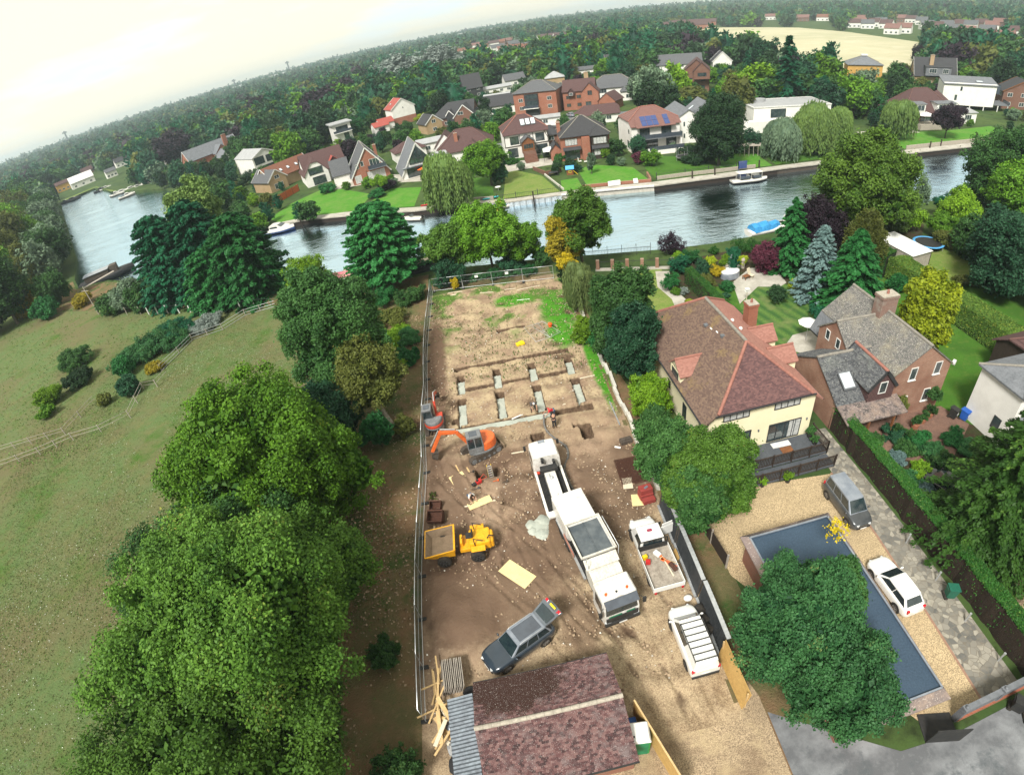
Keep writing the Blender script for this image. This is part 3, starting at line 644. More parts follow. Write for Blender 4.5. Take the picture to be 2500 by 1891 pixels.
def crown_willow(seed,r,h,n,leaf,hang=.72,lobes=9):
 rs=np.random.RandomState(seed);parts=[]
 c=[];lr=[]
 for i in range(lobes):
  a=rs.uniform(0,6.283);q=rs.uniform(.1,.6)if i else 0;c.append((q*r*cos(a),q*r*sin(a),h*rs.uniform(.62,.78)*(1-.15*q)));lr.append(r*rs.uniform(.34,.52))
 c=np.array(c);lr=np.array(lr)
 for i in range(lobes):
  V,Q=sph(c[i],lr[i]*.8,sc=(1,1,.9));parts.append((V,Q,np.full(len(V),.15)))
 V,Q=sph((0,0,h*.42),r*.62,sc=(1,1,h*.38/(r*.62)));parts.append((V,Q,np.full(len(V),.1)))
 ns=max(60,n//26);p=rs.randint(0,lobes,ns);d=unit(rs,ns);d[:,2]=np.abs(d[:,2])*.9
 st=c[p]+d*lr[p][:,None]*np.array([1,1,.95])
 ln=np.clip(rs.uniform(.25,1,ns)*st[:,2]*hang,0,st[:,2]-h*.04);out_=st[:,:2]/(np.linalg.norm(st[:,:2],axis=1,keepdims=True)+.1)
 k=n//ns;t=rs.uniform(0,1,(ns,k))
 x=st[:,0:1]+out_[:,0:1]*(np.sqrt(t)*r*.22)+rs.normal(0,r*.022,(ns,k));y=st[:,1:2]+out_[:,1:2]*(np.sqrt(t)*r*.22)+rs.normal(0,r*.022,(ns,k))
 z=st[:,2:3]-ln[:,None]*t;cc=np.stack([x,y,z],-1).reshape(-1,3);m=len(cc)
 ax=np.stack([np.repeat(out_[:,0],k)*.25,np.repeat(out_[:,1],k)*.25,-np.ones(m)],-1)+rs.normal(0,.22,(m,3));ax/=np.linalg.norm(ax,axis=1,keepdims=True)
 b=np.cross(ax,unit(rs,m));b/=np.linalg.norm(b,axis=1,keepdims=True);s=leaf*rs.uniform(.6,1.3,(m,1))*.5
 V,Q=quads(cc,ax*s*1.3,b*s*.38);tone=np.repeat(rs.uniform(.1,.6,ns),k)
 parts.append((V,Q,np.repeat(np.clip(tone+.3*(1-t.reshape(-1))+rs.uniform(-.1,.2,m),0,1),4)))
 return join(parts),c
KIND=dict(broad=crown_broad,tuft=crown_tuft,spruce=crown_spruce,willow=crown_willow)
def trunkmesh(seed,r,h,kind,cents,base=(0,0)):
 b=B();rs=random.Random(seed);tr=max(.10,h*.022);bx,by=base
 top=h*(.9 if kind=='spruce' else .55)
 pts=[(bx*(1-i/5)+rs.uniform(-.1,.1)*(i>0),by*(1-i/5)+rs.uniform(-.1,.1)*(i>0),-.2+top*i/5)for i in range(6)]
 b.tube(pts,[tr*1.35]+[tr*(1-.14*i)for i in range(1,6)],9)
 if cents is not None:
  for i,c in enumerate(cents[:9]):
   s=pts[2+i%3];m_=((s[0]+c[0])/2,(s[1]+c[1])/2,(s[2]+c[2])/2+.1*h*.3)
   b.tube([s,m_,tuple(c)],[tr*.5,tr*.34,tr*.14],6)
 return b
NT=[0]
def fit(V,cents,r,h):
 q=np.percentile(np.hypot(V[::7,0],V[::7,1]),97.5);s=np.array([r/q,r/q,h/np.percentile(V[::5,2],99.8)])
 return V*s,(None if cents is None else cents*s)
def tree(name,label,x,y,h,r,mat,kind='broad',n=20000,leaf=.3,group=None,cat='tree',lean=(0,0),seed=None,barkm='bark',trunk=True,z=0,**k):
 NT[0]+=1;seed=seed or NT[0]*13
 (V,Q,A),cents=KIND[kind](seed,r,h,int(n),leaf,**k)
 V,cents=fit(V,cents,r,h)
 t=T(name,label,cat,(x,y,z),0,group)
 link('crown' if trunk else 'foliage',mesh_np('crown',V,Q,mat,A),t)
 if trunk:P('trunk',trunkmesh(seed,r,h,kind,cents,lean),barkm,t)
 else:P('stem',trunkmesh(seed,r*.5,h*.8,kind,None),barkm,t)
 return t
def hedge(name,label,p0,p1,w,h,mat='leaf_hedge',n=12000,leaf=.12,side='hedge_side_green',cat='hedge',dens_side=.35,wob=.06):
 p0=Vector((*p0,0));p1=Vector((*p1,0));Ln=(p1-p0).length;rz=atan2(p1.y-p0.y,p1.x-p0.x)
 t=T(name,label,cat,p0,rz);rs=np.random.RandomState(int(Ln*100)%9999)
 b=B();nseg=max(4,int(Ln/.6))
 rings=[]
 for i in range(nseg+1):
  x=Ln*i/nseg;a,c,d=rs.normal(0,wob,3);W=w/2*.93;rings.append([(x,-W+a,0),(x,W+c,0),(x,W*.97+c,h*.93+d),(x,-W*.97+a,h*.93+d)])
 b.loft(rings,smooth=False);P('body',b,side,t)
 nt_=int(n*(1-dens_side));c=np.stack([rs.uniform(0,Ln,nt_),rs.uniform(-w/2,w/2,nt_),h+rs.normal(0,.05,nt_)-.02+.05*np.sin(rs.uniform(0,1,nt_))],-1)
 c[:,2]+=.05*np.sin(c[:,0]*1.7)+.04*np.sin(c[:,0]*4.1+c[:,1]*3)
 V1,Q1=leaves(rs,c,np.tile([0,0,1.0],(nt_,1)),leaf,.8)
 ns=n-nt_;sg=np.sign(rs.normal(size=ns));c2=np.stack([rs.uniform(0,Ln,ns),sg*(w/2+rs.normal(0,.04,ns)),h*rs.uniform(0,1,ns)**.7],-1)
 V2,Q2=leaves(rs,c2,np.stack([0*sg,sg,0*sg+.3],-1),leaf,.6)
 A=np.repeat(np.clip(rs.normal(.5,.28,n),0,1),4);V,Q,_=join([(V1,Q1,A[:nt_*4]),(V2,Q2,A[nt_*4:])])
 link('foliage',mesh_np('foliage',V,Q,mat,A),t);return t
def shrub(label,x,y,h,r,mat,kind='broad',n=2500,leaf=.16,group=None,name='shrub',cat='shrub',**k):
 if kind=='broad':k=dict(dict(bottom=.0,lobes=7,subs=12),**k)
 elif kind=='tuft':k=dict(dict(bottom=.02,power=.9),**k)
 return tree(name,label,x,y,h,r,mat,kind,n,leaf,group,cat,trunk=False,**k)
BG=dict(kind='broad',leaf=.24)
tree('sycamore','largest leafy green tree, closest to the camera at the bottom left beside the site fence',-17.6,15.6,13.4,6.9,'leaf_sycamore',n=170000,leaf=.20,lobes=26,subs=16,bottom=.12)
tree('sycamore','leafy green tree at the bottom left edge, in front of the largest one',-17.4,8.4,11.0,7.2,'leaf_sycamore',n=110000,leaf=.20,lobes=22,subs=14,bottom=.1)
tree('sycamore','dull green tree with small gaps, left of the yellow dumper, between the two largest crowns',-21.5,21.6,10.2,7.6,'leaf_mid',n=90000,leaf=.22,lobes=20,subs=15,bottom=.1)
tree('sycamore','yellow-green domed tree with the meadow behind it, left of the orange excavator',-20.2,29.6,13.6,7.0,'leaf_bright',n=110000,leaf=.24,lobes=24,subs=15,bottom=.1)
tree('sycamore','low green tree reaching towards the site fence, left of the yellow dumper',-14.2,21.3,8.2,3.6,'leaf_sycamore',n=40000,leaf=.2,lobes=12,bottom=.1)
tree('sycamore','small yellow-green side tree right of the domed tree',-15.4,30.2,9.6,3.8,'leaf_bright',n=36000,leaf=.24,lobes=12,bottom=.1)
tree('ash_tree','tall dark grey-green tree leaning away from the far excavator',-15.8,45.8,14.6,4.9,'leaf_mid',n=120000,leaf=.26,lobes=24,subs=14,bottom=.18,lean=(3.8,-5.5),barkm='bark_pale')
tree('ash_tree','loose olive tree by the leaning trunk, left of the far excavator',-12.9,42.0,9.0,3.4,'leaf_olive',n=26000,leaf=.24,lobes=10,bottom=.1)
shrub('dark teal bush below the leaning tree',-16.8,38.2,7.2,3.2,'leaf_teal',n=26000,leaf=.26,lobes=12)
shrub('ivy covered bush with hanging green shoots at the foot of the leaning trunk',-12.6,37.2,4.2,1.7,'leaf_conifer_green',n=12000,leaf=.2)
shrub('small brown-green bush against the fence behind the far excavator',-10.4,38.6,2.2,1.3,'leaf_olive',n=5000,leaf=.18)
shrub('small dark bramble on the strip below the big trees',-10.8,16.6,1.5,1.2,'leaf_mid',n=5000,leaf=.14)
shrub('dark green bush at the bottom of the strip, left of the timber pile',-10.0,9.2,2.2,1.6,'leaf_mid',n=7000,leaf=.14)
for i,(x,y,h,r,m,lb)in enumerate([(-13.2,56,1.4,3.0,'leaf_lime','bright green bramble patch beside the leaning tree'),(-10.8,51,1.5,1.7,'leaf_conifer_green','glossy dark green bramble against the fence'),(-11.2,55.5,1.6,1.8,'leaf_bramble','blue-green bramble against the fence, further back'),(-13.6,61,1.9,2.6,'leaf_olive','olive green thicket near the fence corner'),(-11.2,66,2.0,2.4,'leaf_mid','dark thicket behind the fence corner'),(-15.5,67.5,2.2,2.6,'leaf_conifer_green','green thicket below the single conifer'),(-13.4,50.8,1.2,2.8,'leaf_lime','low lime green growth between bramble and leaning tree'),(-18.5,62,2.2,2.5,'leaf_bright','light green bush behind the leaning tree')]):
 shrub(lb,x,y,h,r,m,n=8000,leaf=.2,name='bramble',cat='bramble')
tree('cypress','dark green conifer on the left of the riverside clump',-55.5,87.8,15.6,6.4,'leaf_conifer','spruce',60000,.62,conc=.55,droop=.12,tiers=24,per=16)
tree('cypress','tallest dark conifer in the middle of the riverside clump',-48.0,87.0,16.6,7.0,'leaf_conifer','spruce',66000,.62,conc=.6,droop=.12,tiers=24,per=16)
tree('cypress','broad dark conifer on the right of the riverside clump',-39.0,82.0,13.6,7.2,'leaf_conifer_green','spruce',66000,.6,conc=.55,droop=.14,tiers=22,per=17)
tree('cypress','low front conifer in the riverside clump by the wire fence',-45.0,81.0,9.6,5.2,'leaf_conifer_green','spruce',36000,.55,conc=.55,droop=.14,tiers=20,per=15)
tree('willow','pale olive willow standing behind the conifer clump',-50.5,95,19.0,5.4,'leaf_willow','broad',26000,.5)
tree('cypress','single rounded dark conifer by the moored boats with two bare stems',-14.6,73.4,12.2,5.4,'leaf_conifer_green','spruce',80000,.5,bottom=.16,conc=.42,droop=.05,tiers=22,per=18)
tree('bush','bright green riverside bush between the conifers and the leaning tree',-27.5,76.5,5.8,3.6,'leaf_lime','broad',9000,.3,bottom=.02)
tree('sycamore','round mid green tree at the water behind the site fence',.3,70.6,10.0,4.7,'leaf_bright',n=52000,leaf=.32,lobes=22,subs=12)
tree('sycamore','smaller round tree touching the left of the round riverside tree',-5.0,71.0,8.2,3.8,'leaf_sycamore',n=34000,leaf=.32,lobes=16,subs=12)
tree('sycamore','low right hand companion of the round riverside tree',4.6,70.6,6.2,2.9,'leaf_bright',n=22000,leaf=.3,lobes=12)
shrub('dark teal bush at the water in front of the smaller round tree',-5.4,68.9,4.4,2.4,'leaf_teal',n=9000,leaf=.26)
shrub('dark bush on the bank right of the round tree',3.0,69.6,2.6,2.2,'leaf_teal',n=7000,leaf=.24)
shrub('green bush on the bank close to the fence end',7.6,70.2,2.6,1.9,'leaf_mid',n=6000,leaf=.22)
for i,x in enumerate((-7,-4.5,-2,.5,3,5.4)):shrub('low green bramble outside the back fence, number %s from the corner'%['one','two','three','four','five','six'][i],x,68.5-.12*x,1.0+.2*(i%2),1.5,'leaf_conifer_green' if i%2 else 'leaf_bramble',n=3500,leaf=.18,name='bramble',cat='bramble')
shrub('small clump of yellow leaves in the dark bush by the corner',-5.0,66.9,1.9,.6,'leaf_gold',n=900,leaf=.16)
tree('ash_tree','tall grey-green tree at the end of the back fence',12.0,64.6,12.0,4.0,'leaf_sycamore',n=52000,leaf=.3,lobes=18,subs=12)
tree('ash_tree','yellowing lower crown in front of the tall tree at the fence end',9.9,64.4,8.6,2.5,'leaf_autumn',n=22000,leaf=.28,lobes=12,bottom=.2)
tree('ash_tree','small bright yellow crown at the foot of the fence-end tree',9.6,61.6,4.6,1.6,'leaf_gold',n=8000,leaf=.24,lobes=8,bottom=.4)
shrub('dark ivy column on the trunk below the yellow leaves',9.2,62.8,4.0,1.0,'leaf_dark','tuft',4000,.2)
tree('weeping_tree','weeping grey-green tree at the edge of the dug site',8.9,55.0,6.2,2.1,'weeping_leaf','willow',16000,.26,hang=.95,barkm='bark_pale')
tree('weeping_tree','smaller weeping crown beside the garden lawn',10.4,57.0,5.0,1.5,'weeping_leaf','willow',9000,.24,hang=.95,barkm='bark_pale')
tree('sycamore','dark grey-green tree beside the tiled roof of the cream house',11.2,43.4,10.4,3.1,'leaf_mid',n=60000,leaf=.24,lobes=20,subs=13,bottom=.05)
tree('sycamore','lower dark crown in front of the tree beside the tiled roof',10.9,39.0,8.6,2.4,'leaf_teal',n=36000,leaf=.24,lobes=14,bottom=.05)
shrub('bright yellow-green shrub against the cream side wall',11.5,34.4,4.4,1.9,'leaf_lime',n=16000,leaf=.18)
shrub('small light green shrub by the trenches',8.6,48.4,3.0,1.4,'leaf_lime',n=8000,leaf=.18)
shrub('dark green shrub on the boundary by the trenches',9.9,45.6,3.4,1.6,'leaf_conifer_green',n=9000,leaf=.18)
shrub('green shrub under the cream gable',10.6,31.4,3.6,1.6,'leaf_mid',n=10000,leaf=.18)
tree('sycamore','leafy tree with pale tips in front of the dark decking',11.9,23.9,7.2,3.3,'leaf_sycamore',n=80000,leaf=.2,lobes=22,subs=14,bottom=.05)
tree('sycamore','lower left part tree over the corrugated fence',10.3,27.0,6.2,2.5,'leaf_mid',n=30000,leaf=.2,lobes=12,bottom=.05)
tree('sycamore','narrow dark tree between the corrugated fence and the flat roof',10.9,22.2,6.2,2.1,'leaf_mid',n=22000,leaf=.2,lobes=10,bottom=.05)
tree('sycamore','large dark green tree overhanging the blue-grey flat roof',12.2,11.4,9.4,3.2,'leaf_sycamore_dark',n=95000,leaf=.17,lobes=16,subs=22,bottom=.1)
tree('sycamore','lower dark crown over the street corner',13.0,8.2,7.6,2.9,'leaf_sycamore_dark',n=60000,leaf=.17,lobes=18,subs=14,bottom=.1)
tree('sycamore','small side crown with yellow shoots over the parked white car',15.3,12.9,6.8,1.6,'leaf_mid',n=24000,leaf=.16,lobes=9,bottom=.3)
shrub('thin shoot of yellow leaves above the flat roof edge',17.0,16.0,6.2,.8,'leaf_gold',n=170,leaf=.15,bottom=.6)
tree('chestnut','largest broad green tree in front of the river on the right',52.6,62.6,15.4,7.0,'leaf_chestnut',n=70000,leaf=.40,lobes=40,subs=12,bottom=.06,taper=.4)
tree('purple_plum','dark purple tree in front of the largest garden tree',41.6,57.6,9.0,3.6,'leaf_purple',n=22000,leaf=.26,lobes=16,bottom=.05)
tree('spruce','tall narrow green conifer left of the dark purple tree',37.2,56.4,9.6,2.9,'leaf_conifer_green','spruce',20000,.4,conc=.9)
tree('yew_tree','olive egg-shaped tree right of the dark purple tree',45.2,52.6,8.6,2.7,'leaf_olive','tuft',18000,.3,wob=.08,up=.4)
tree('blue_cedar','silver-blue conifer beside the striped lawn',36.6,49.3,8.8,2.7,'leaf_blue','spruce',16000,.36,conc=.9,droop=.1)
tree('spruce','green layered conifer behind the brick house',38.4,45.4,9.6,4.0,'leaf_conifer_green','spruce',34000,.42,droop=.25,conc=.95)
tree('maple','small dark red maple beside the stone terrace',34.4,57.2,4.0,2.1,'leaf_maple',n=12000,leaf=.2,bottom=.02)
tree('golden_cypress','yellow-green cypress behind the brick chimney',39.8,35.6,9.0,2.5,'leaf_yellow','broad',38000,.34,lobes=26,subs=12,bottom=.02,taper=.5)
tree('yew_tree','huge dark tree mass on the right above the hedge',59.5,44.0,10.2,5.2,'leaf_teal',n=52000,leaf=.34,lobes=26,bottom=.0)
tree('yew_tree','second dark tree at the right edge above the hedge',63.5,36.5,9.5,5.2,'leaf_dark',n=30000,leaf=.34,lobes=20,bottom=.0)
tree('laurel','dark shrubby tree left of the huge dark tree',64,51.5,6.0,3.8,'leaf_mid',n=16000,leaf=.34,lobes=14,bottom=.0)
tree('laurel','bright yellow-green bush at the top of the dark tree mass',70,62,6.5,3.6,'leaf_lime',n=14000,leaf=.34,lobes=12,bottom=.0)
tree('willow','soft green tree at the right edge by the water',86.5,70.6,12.6,7.0,'leaf_mid',n=34000,leaf=.4,lobes=24,bottom=.0)
tree('willow','second soft green tree at the right edge, lower',82,62.5,9.6,5.0,'leaf_bright',n=20000,leaf=.4,lobes=16,bottom=.0)
tree('sapling','thin pale sapling standing against the river on the right',67.5,67.5,7.0,1.6,'leaf_willow_grey',n=1800,leaf=.3,lobes=6,bottom=.1)
for i,(x,y,h,r,m,lb)in enumerate([(61.5,63.5,4.2,2.6,'leaf_lime','lime green bush on the near bank right of the largest tree'),(65,60.0,3.8,2.6,'leaf_bright','bright green bush in front of the pale sapling'),(72,66,4.0,2.4,'leaf_conifer','dark bush at the water right of the sapling'),(60.5,68,3.6,2.2,'leaf_willow','pale green bush at the water beside the largest tree'),(58.5,62.5,3.0,2.0,'leaf_willow','pale flowering bush beside the trampoline lawn'),(63,56.5,2.4,2.0,'leaf_olive','olive bush on the edge of the trampoline lawn'),(57,46.5,1.0,1.5,'leaf_olive','low yellow-green bed plants at the end of the long lawn'),(61,37,3.0,2.6,'leaf_dark','dark bush along the far side of the long lawn'),(62,31,3,2.6,'leaf_teal','dark bush at the right edge of the long lawn'),(47.2,47.5,2.2,1.3,'leaf_conifer_green','round bush at the head of the long hedge'),(51.2,50.8,2.0,1.0,'leaf_hedge','trimmed bush behind the white gazebo')]):
 shrub(lb,x,y,h,r,m,n=8000,leaf=.28)
GS=[(1640,600,3.2,2.0,'leaf_purple','dark purple bush by the riverside railing'),(1640,690,2.2,1.5,'leaf_conifer_green','rounded green bush at the head of the garden path'),(1660,650,2.2,1.6,'leaf_conifer','dark green bush behind the rounded one'),(1659,633,1.9,.9,'leaf_lime','small lime bush by the brick pier'),(1690,632,1.9,1.6,'leaf_conifer_green','green bush at the riverside end of the planting'),(1715,660,2.0,1.4,'leaf_teal','blue-green bush in the middle of the planting'),(1735,640,1.2,.9,'leaf_yellow','golden yellow clipped bush'),(1752,662,1.4,1.1,'leaf_gold','bright yellow bush with two domes'),(1720,690,1.6,1.3,'leaf_olive','olive bush beside the long clipped hedge'),(1770,640,1.4,1.0,'leaf_lime','fresh green bush behind the garden bench'),(1790,618,1.4,1.1,'leaf_conifer','dark clipped ball by the white bench'),(1810,640,1.5,.9,'leaf_yellow','yellow bush beside the stone steps'),(1746,612,1.0,.9,'leaf_hedge','clipped dome behind the planting'),(1650,712,.9,.6,'leaf_bright','small round bush in the bed by the path, furthest'),(1668,712,.9,.6,'leaf_grey','white flowering bush in the bed by the path'),(1683,740,.8,.6,'leaf_yellow','yellow-green ball in the bed by the path'),(1699,762,.8,.6,'leaf_lime','pale lime ball nearest the house in the bed'),(1760,730,1.4,1.0,'leaf_teal','grey-green lavender beside the long hedge'),(1775,700,1.2,.9,'leaf_conifer_green','green shrub beside the covered table'),(1945,700,1.6,1.0,'leaf_yellow','yellow bush on the edge of the striped lawn'),(1900,720,2.0,1.4,'leaf_dark','dark shrub on the far edge of the striped lawn'),(2000,770,1.8,1.4,'leaf_conifer','dark shrub below the blue conifer'),(2030,800,1.4,1.2,'leaf_blue','blue-green shrub at the corner of the striped lawn'),(2190,690,1.0,.7,'leaf_hedge_gold','clipped ball in front of the yellow cypress'),(1830,600,1.6,2.4,'leaf_hedge','long clipped mound by the river railing'),(1900,612,1.8,2.2,'leaf_bright','light green shrub bank in front of the blue boat'),(1950,640,2.0,1.6,'leaf_conifer_green','green shrub right of the dark red maple')]
for px,py,h,r,m,lb in GS:
 x,y=G(px,py,h*.4);shrub(lb,x,y,h,r,m,n=3600,leaf=.15)
tree('topiary','tall clipped dark column behind the stone terrace',*G(1790,668),3.2,.8,'leaf_conifer','tuft',3000,.16,wob=.05)
FG=[(2180,1060,.9,1.2,'leaf_teal','blue-green bed plants next to the long dark hedge'),(2215,1095,1.0,1.2,'leaf_mid','dull green bed plants beside the red patio'),(2240,1070,1.1,1.3,'leaf_conifer_green','bright green bed plants below the red patio'),(2275,1100,1.1,1.1,'leaf_bramble','fresh green bed plants by the gravel path'),(2250,1150,1.1,1.0,'leaf_lime','round lime green bush in the front garden'),(2220,1170,1.0,1.3,'leaf_bramble','grey-green bush left of the round lime bush'),(2268,1190,.9,1.1,'leaf_blue','blue-grey mound above the black car'),(2300,1130,1.2,1.3,'leaf_mid','dark green bush right of the round lime bush'),(2330,1070,.8,1.4,'leaf_conifer_green','leafy vegetable bed near the white house'),(2365,1090,.8,1.3,'leaf_bramble','second leafy bed near the white house'),(2190,1120,.8,.9,'leaf_blue','silver leafed shrub near the hedge'),(2140,1070,.7,.9,'leaf_mid','low plants between patio and hedge')]
for px,py,h,r,m,lb in FG:
 x,y=G(px,py,h*.4);shrub(lb,x,y,h,r,m,n=6000,leaf=.13)
tree('spruce','big spruce with drooping boughs on the right over the parked black car',30.6,15.0,12.8,5.6,'leaf_spruce','spruce',110000,.24,tiers=32,per=14,droop=.42,conc=.85)
hedge('hedge','long clipped hedge with a dark bare side along the crazy paving',(25.9,28.9),(26.3,3.5),1.05,2.3,n=40000,leaf=.12,side='hedge_side',dens_side=.03)
hedge('hedge','narrow clipped hedge between the two back gardens',G(1680,672,1),G(1872,860,1),1.0,2.0,n=26000,leaf=.12,side='hedge_side',dens_side=.3)
hedge('hedge','long golden-topped hedge running down to the brown tiled roof',(49.2,51.0),(50.0,27.0),2.6,2.8,'leaf_hedge_gold',76000,.17,dens_side=.5)
hedge('hedge','dark rounded hedge behind the clipped ball',(46.0,57.5),(48.8,51.6),3.0,3.0,'leaf_hedge',22000,.18,dens_side=.5,wob=.15)
MS=[(400,845,2.6,5.0,'leaf_bramble','large bramble thicket in the meadow by the wire fence'),(330,880,2.2,4.0,'leaf_bramble','left part of the large bramble thicket'),(440,815,2.2,3.6,'leaf_conifer','dark far part of the large bramble thicket'),(500,800,1.6,3.0,'leaf_grey','grey dead brambles by the wire fence'),(190,890,2.6,3.0,'leaf_mid','grey-green bush in the meadow left of the brambles'),(200,935,2.2,2.6,'leaf_dark','dark bush in the meadow below the grey-green one'),(130,985,2.6,2.2,'leaf_lime','yellow-green bush alone in the meadow'),(315,915,3.0,1.5,'leaf_conifer_green','small bright green tree in the fenced gap'),(325,960,2.8,1.7,'leaf_teal','dark green tree at the bend of the wire fence'),(262,985,1.6,1.0,'leaf_olive','small olive bush inside the fenced gap'),(380,905,1.2,1.4,'leaf_autumn','yellowish weeds under the brambles')]
for px,py,h,r,m,lb in MS:
 x,y=G(px,py,0);shrub(lb,x,y,h,r,m,n=14000,leaf=.24,lobes=14)
x,y=G(130,1000);shrub('olive lower part of the yellow-green meadow bush',x+.5,y-1.5,1.8,1.6,'leaf_bright',n=6000,leaf=.2)
LE=[(45,790,17,6.5,'leaf_mid','broad dark tree at the left edge of the meadow'),(100,705,13,5.5,'leaf_olive','olive tree at the left edge by the water'),(40,700,19,7.0,'leaf_olive','tall yellow-tipped tree at the left edge'),(150,740,8.0,4.0,'leaf_mid','rounded dark willow beside the moored barge'),(20,640,22,8,'leaf_autumn','tallest yellowing tree at the left edge'),(105,640,15,6,'leaf_bright','fresh green tree behind the olive one by the water'),(70,770,5.5,3.2,'leaf_autumn','small yellowish tree at the meadow edge'),(120,775,4.5,3.2,'leaf_conifer_green','low green bush at the meadow edge by the barge'),(-20,820,12,6.5,'leaf_dark','darkest tree at the left picture edge'),(205,745,2.6,2.2,'leaf_autumn','pale bush beside the gangway of the barge'),(330,745,5.2,4.2,'leaf_willow_grey','grey-green willow scrub left of the conifer clump'),(285,760,3.6,3.6,'leaf_mid','green willow scrub near the barge'),(370,745,5,4,'leaf_mid','dark scrub under the left conifer')]
for i,(px,py,h,r,m,lb)in enumerate(LE):
 x,y=G(px,py,0);tree('tree',lb,x,y,h,r,m,n=15000,leaf=.5,lobes=18,bottom=.03)
lb_=[(-107,124),(-112.5,138.2),(-162.2,201),(-217.2,272.4),(-246,311)];rq=random.Random(5)
for off,st,hh,rr,ms in((7,9.5,12,6.2,('leaf_teal','leaf_willow_grey','leaf_mid')),(19,12,17,7.5,('leaf_mid','leaf_bright','leaf_olive')),(34,15,20,9,('leaf_olive','leaf_bright','leaf_mid'))):
 dist=4.0
 while dist<225:
  rem=dist
  for p,q in zip(lb_,lb_[1:]):
   p,q=Vector(p),Vector(q);Ls=(q-p).length
   if rem<Ls:break
   rem-=Ls
  dr_=(q-p).normalized();c=p+dr_*rem+Vector((-dr_.y,dr_.x))*off;s_=rq.uniform(.8,1.2)
  tree('tree','%s in the %s row of trees along the left river bank'%({'leaf_teal':'dark teal tree','leaf_willow_grey':'pale green willow','leaf_mid':'mid green tree','leaf_bright':'fresh green tree','leaf_olive':'olive tree'}[ms[int(dist)%3]],{7:'front',19:'middle',34:'back'}[off]),c.x,c.y,hh*s_,rr*s_,ms[int(dist)%3],n=5000,leaf=.8,lobes=14,bottom=.0,group='trees along the left river bank');dist+=st*rq.uniform(.85,1.2)
tree('willow','weeping willow trailing over the quay opposite the site',-5.1,103.0,11.0,5.6,'leaf_willow','willow',34000,.5,hang=.98)
tree('sycamore','round bright green tree on the lawn right of the weeping willow',3.6,115.0,9.6,5.2,'leaf_bright',n=20000,leaf=.36,lobes=22,bottom=.25)
tree('topiary','lollipop shaped lime green tree before the red gabled house',*G(935,472),4.6,2.2,'leaf_lime','broad',7000,.26,lobes=5,bottom=.3)
tree('beech','tall dark oval tree at the quay right of the solar panel house',50.2,105.6,14.4,5.6,'leaf_dark','broad',30000,.38,lobes=40,bottom=.02)
tree('willow','large weeping willow before the flat roofed white house',73.5,106.5,10.4,6.2,'leaf_willow','willow',40000,.55,hang=.95)
tree('willow','middle weeping willow leaning over the water',64.8,104.6,8.4,4.6,'leaf_willow_grey','willow',22000,.5,hang=.95)
tree('willow','upper weeping willow touching the white flat roof',81.5,110.5,8.8,4.6,'leaf_willow','willow',24000,.5,hang=.9)
tree('willow','small golden weeping willow left of the patio parasol',101.5,112.5,9.0,4.6,'leaf_willow','willow',16000,.5,hang=.9)
tree('purple_plum','small dark purple tree on the quay lawn at the right',113.8,110.4,8.0,4.0,'leaf_purple',n=14000,leaf=.36,bottom=.25)
FB=[(2210,290,3.2,3.2,'leaf_willow','pale green rounded bush on the right hand quay lawn'),(2160,290,6,4.5,'leaf_conifer_green','dense green bush left of the small golden willow'),(2250,305,2,1.5,'leaf_mid','small clipped bush near the white stilt house'),(1560,380,4.6,2.4,'leaf_teal','dark teal bush beside the solar panel house'),(1590,405,3.4,2.2,'leaf_bright','small light green tree at the river railing'),(1560,400,2.6,1.6,'leaf_maple','reddish grey bush by the quay wall'),(1445,425,4.6,.9,'leaf_willow_grey','spindly palm-like tree before the dark brick house'),(1405,420,2.4,1.6,'leaf_teal','dark shrub beside the playhouse'),(1250,400,1.6,2.2,'leaf_hedge','dark shrub right of the round bright tree'),(1350,370,1.2,1.6,'leaf_lime','lime green clipped hedge piece between two houses'),(1372,392,1.8,2.0,'leaf_hedge','dark clipped hedge piece between two houses'),(1478,385,2.6,1.3,'leaf_lime','light green shrub right of the dark brick house'),(800,470,2.4,2.6,'leaf_conifer_green','green bush in front of the white gabled house'),(760,500,1.0,.9,'leaf_mid','small round bush on the first lawn'),(640,440,4.6,4,'leaf_mid','green tree beside the orange fence'),(690,440,3.8,4,'leaf_willow_grey','grey-green bush by the orange fence'),(610,450,4.5,4,'leaf_dark','dark bush behind the moored cruiser'),(830,440,2.4,2.2,'leaf_purple','dark bush between the two gabled houses'),(950,460,2.2,2.4,'leaf_purple','dark purple bush by the lollipop tree'),(925,480,2.0,2.2,'leaf_conifer_green','small conifer shrub below the lollipop tree'),(1805,370,4.0,3.4,'leaf_mid','dark green shrubs left of the white terrace'),(1840,370,5.0,3.6,'leaf_teal','teal shrubs below the white terrace'),(1855,290,3.0,2.0,'leaf_lime','bright shrub at the corner of the white flat roofed house'),(1560,350,2.2,1.5,'leaf_dark','dark cypress at the left of the solar panel house'),(1690,385,2.8,4,'leaf_dark','dark hedge beside the trampoline'),(1700,400,2.0,3,'leaf_dark','dark ivy bank under the tall oval tree'),(1030,300,3.4,3.6,'leaf_yellow','yellow-green rounded shrub before the pink roofed house'),(1150,325,2.2,4.5,'leaf_lime','bright lime clipped hedge between the rows of houses'),(1190,290,8.5,2.6,'leaf_dark','narrow dark cypress before the grey house'),(1235,310,4.2,4.6,'leaf_conifer','dark rounded bush above the solar roofed house'),(880,340,9.5,3.6,'leaf_conifer_green','pointed green conifer above the red gabled house')]
for px,py,h,r,m,lb in FB:
 x,y=G(px,py,0);shrub(lb,x,y,h,r,m,n=3500,leaf=.34)
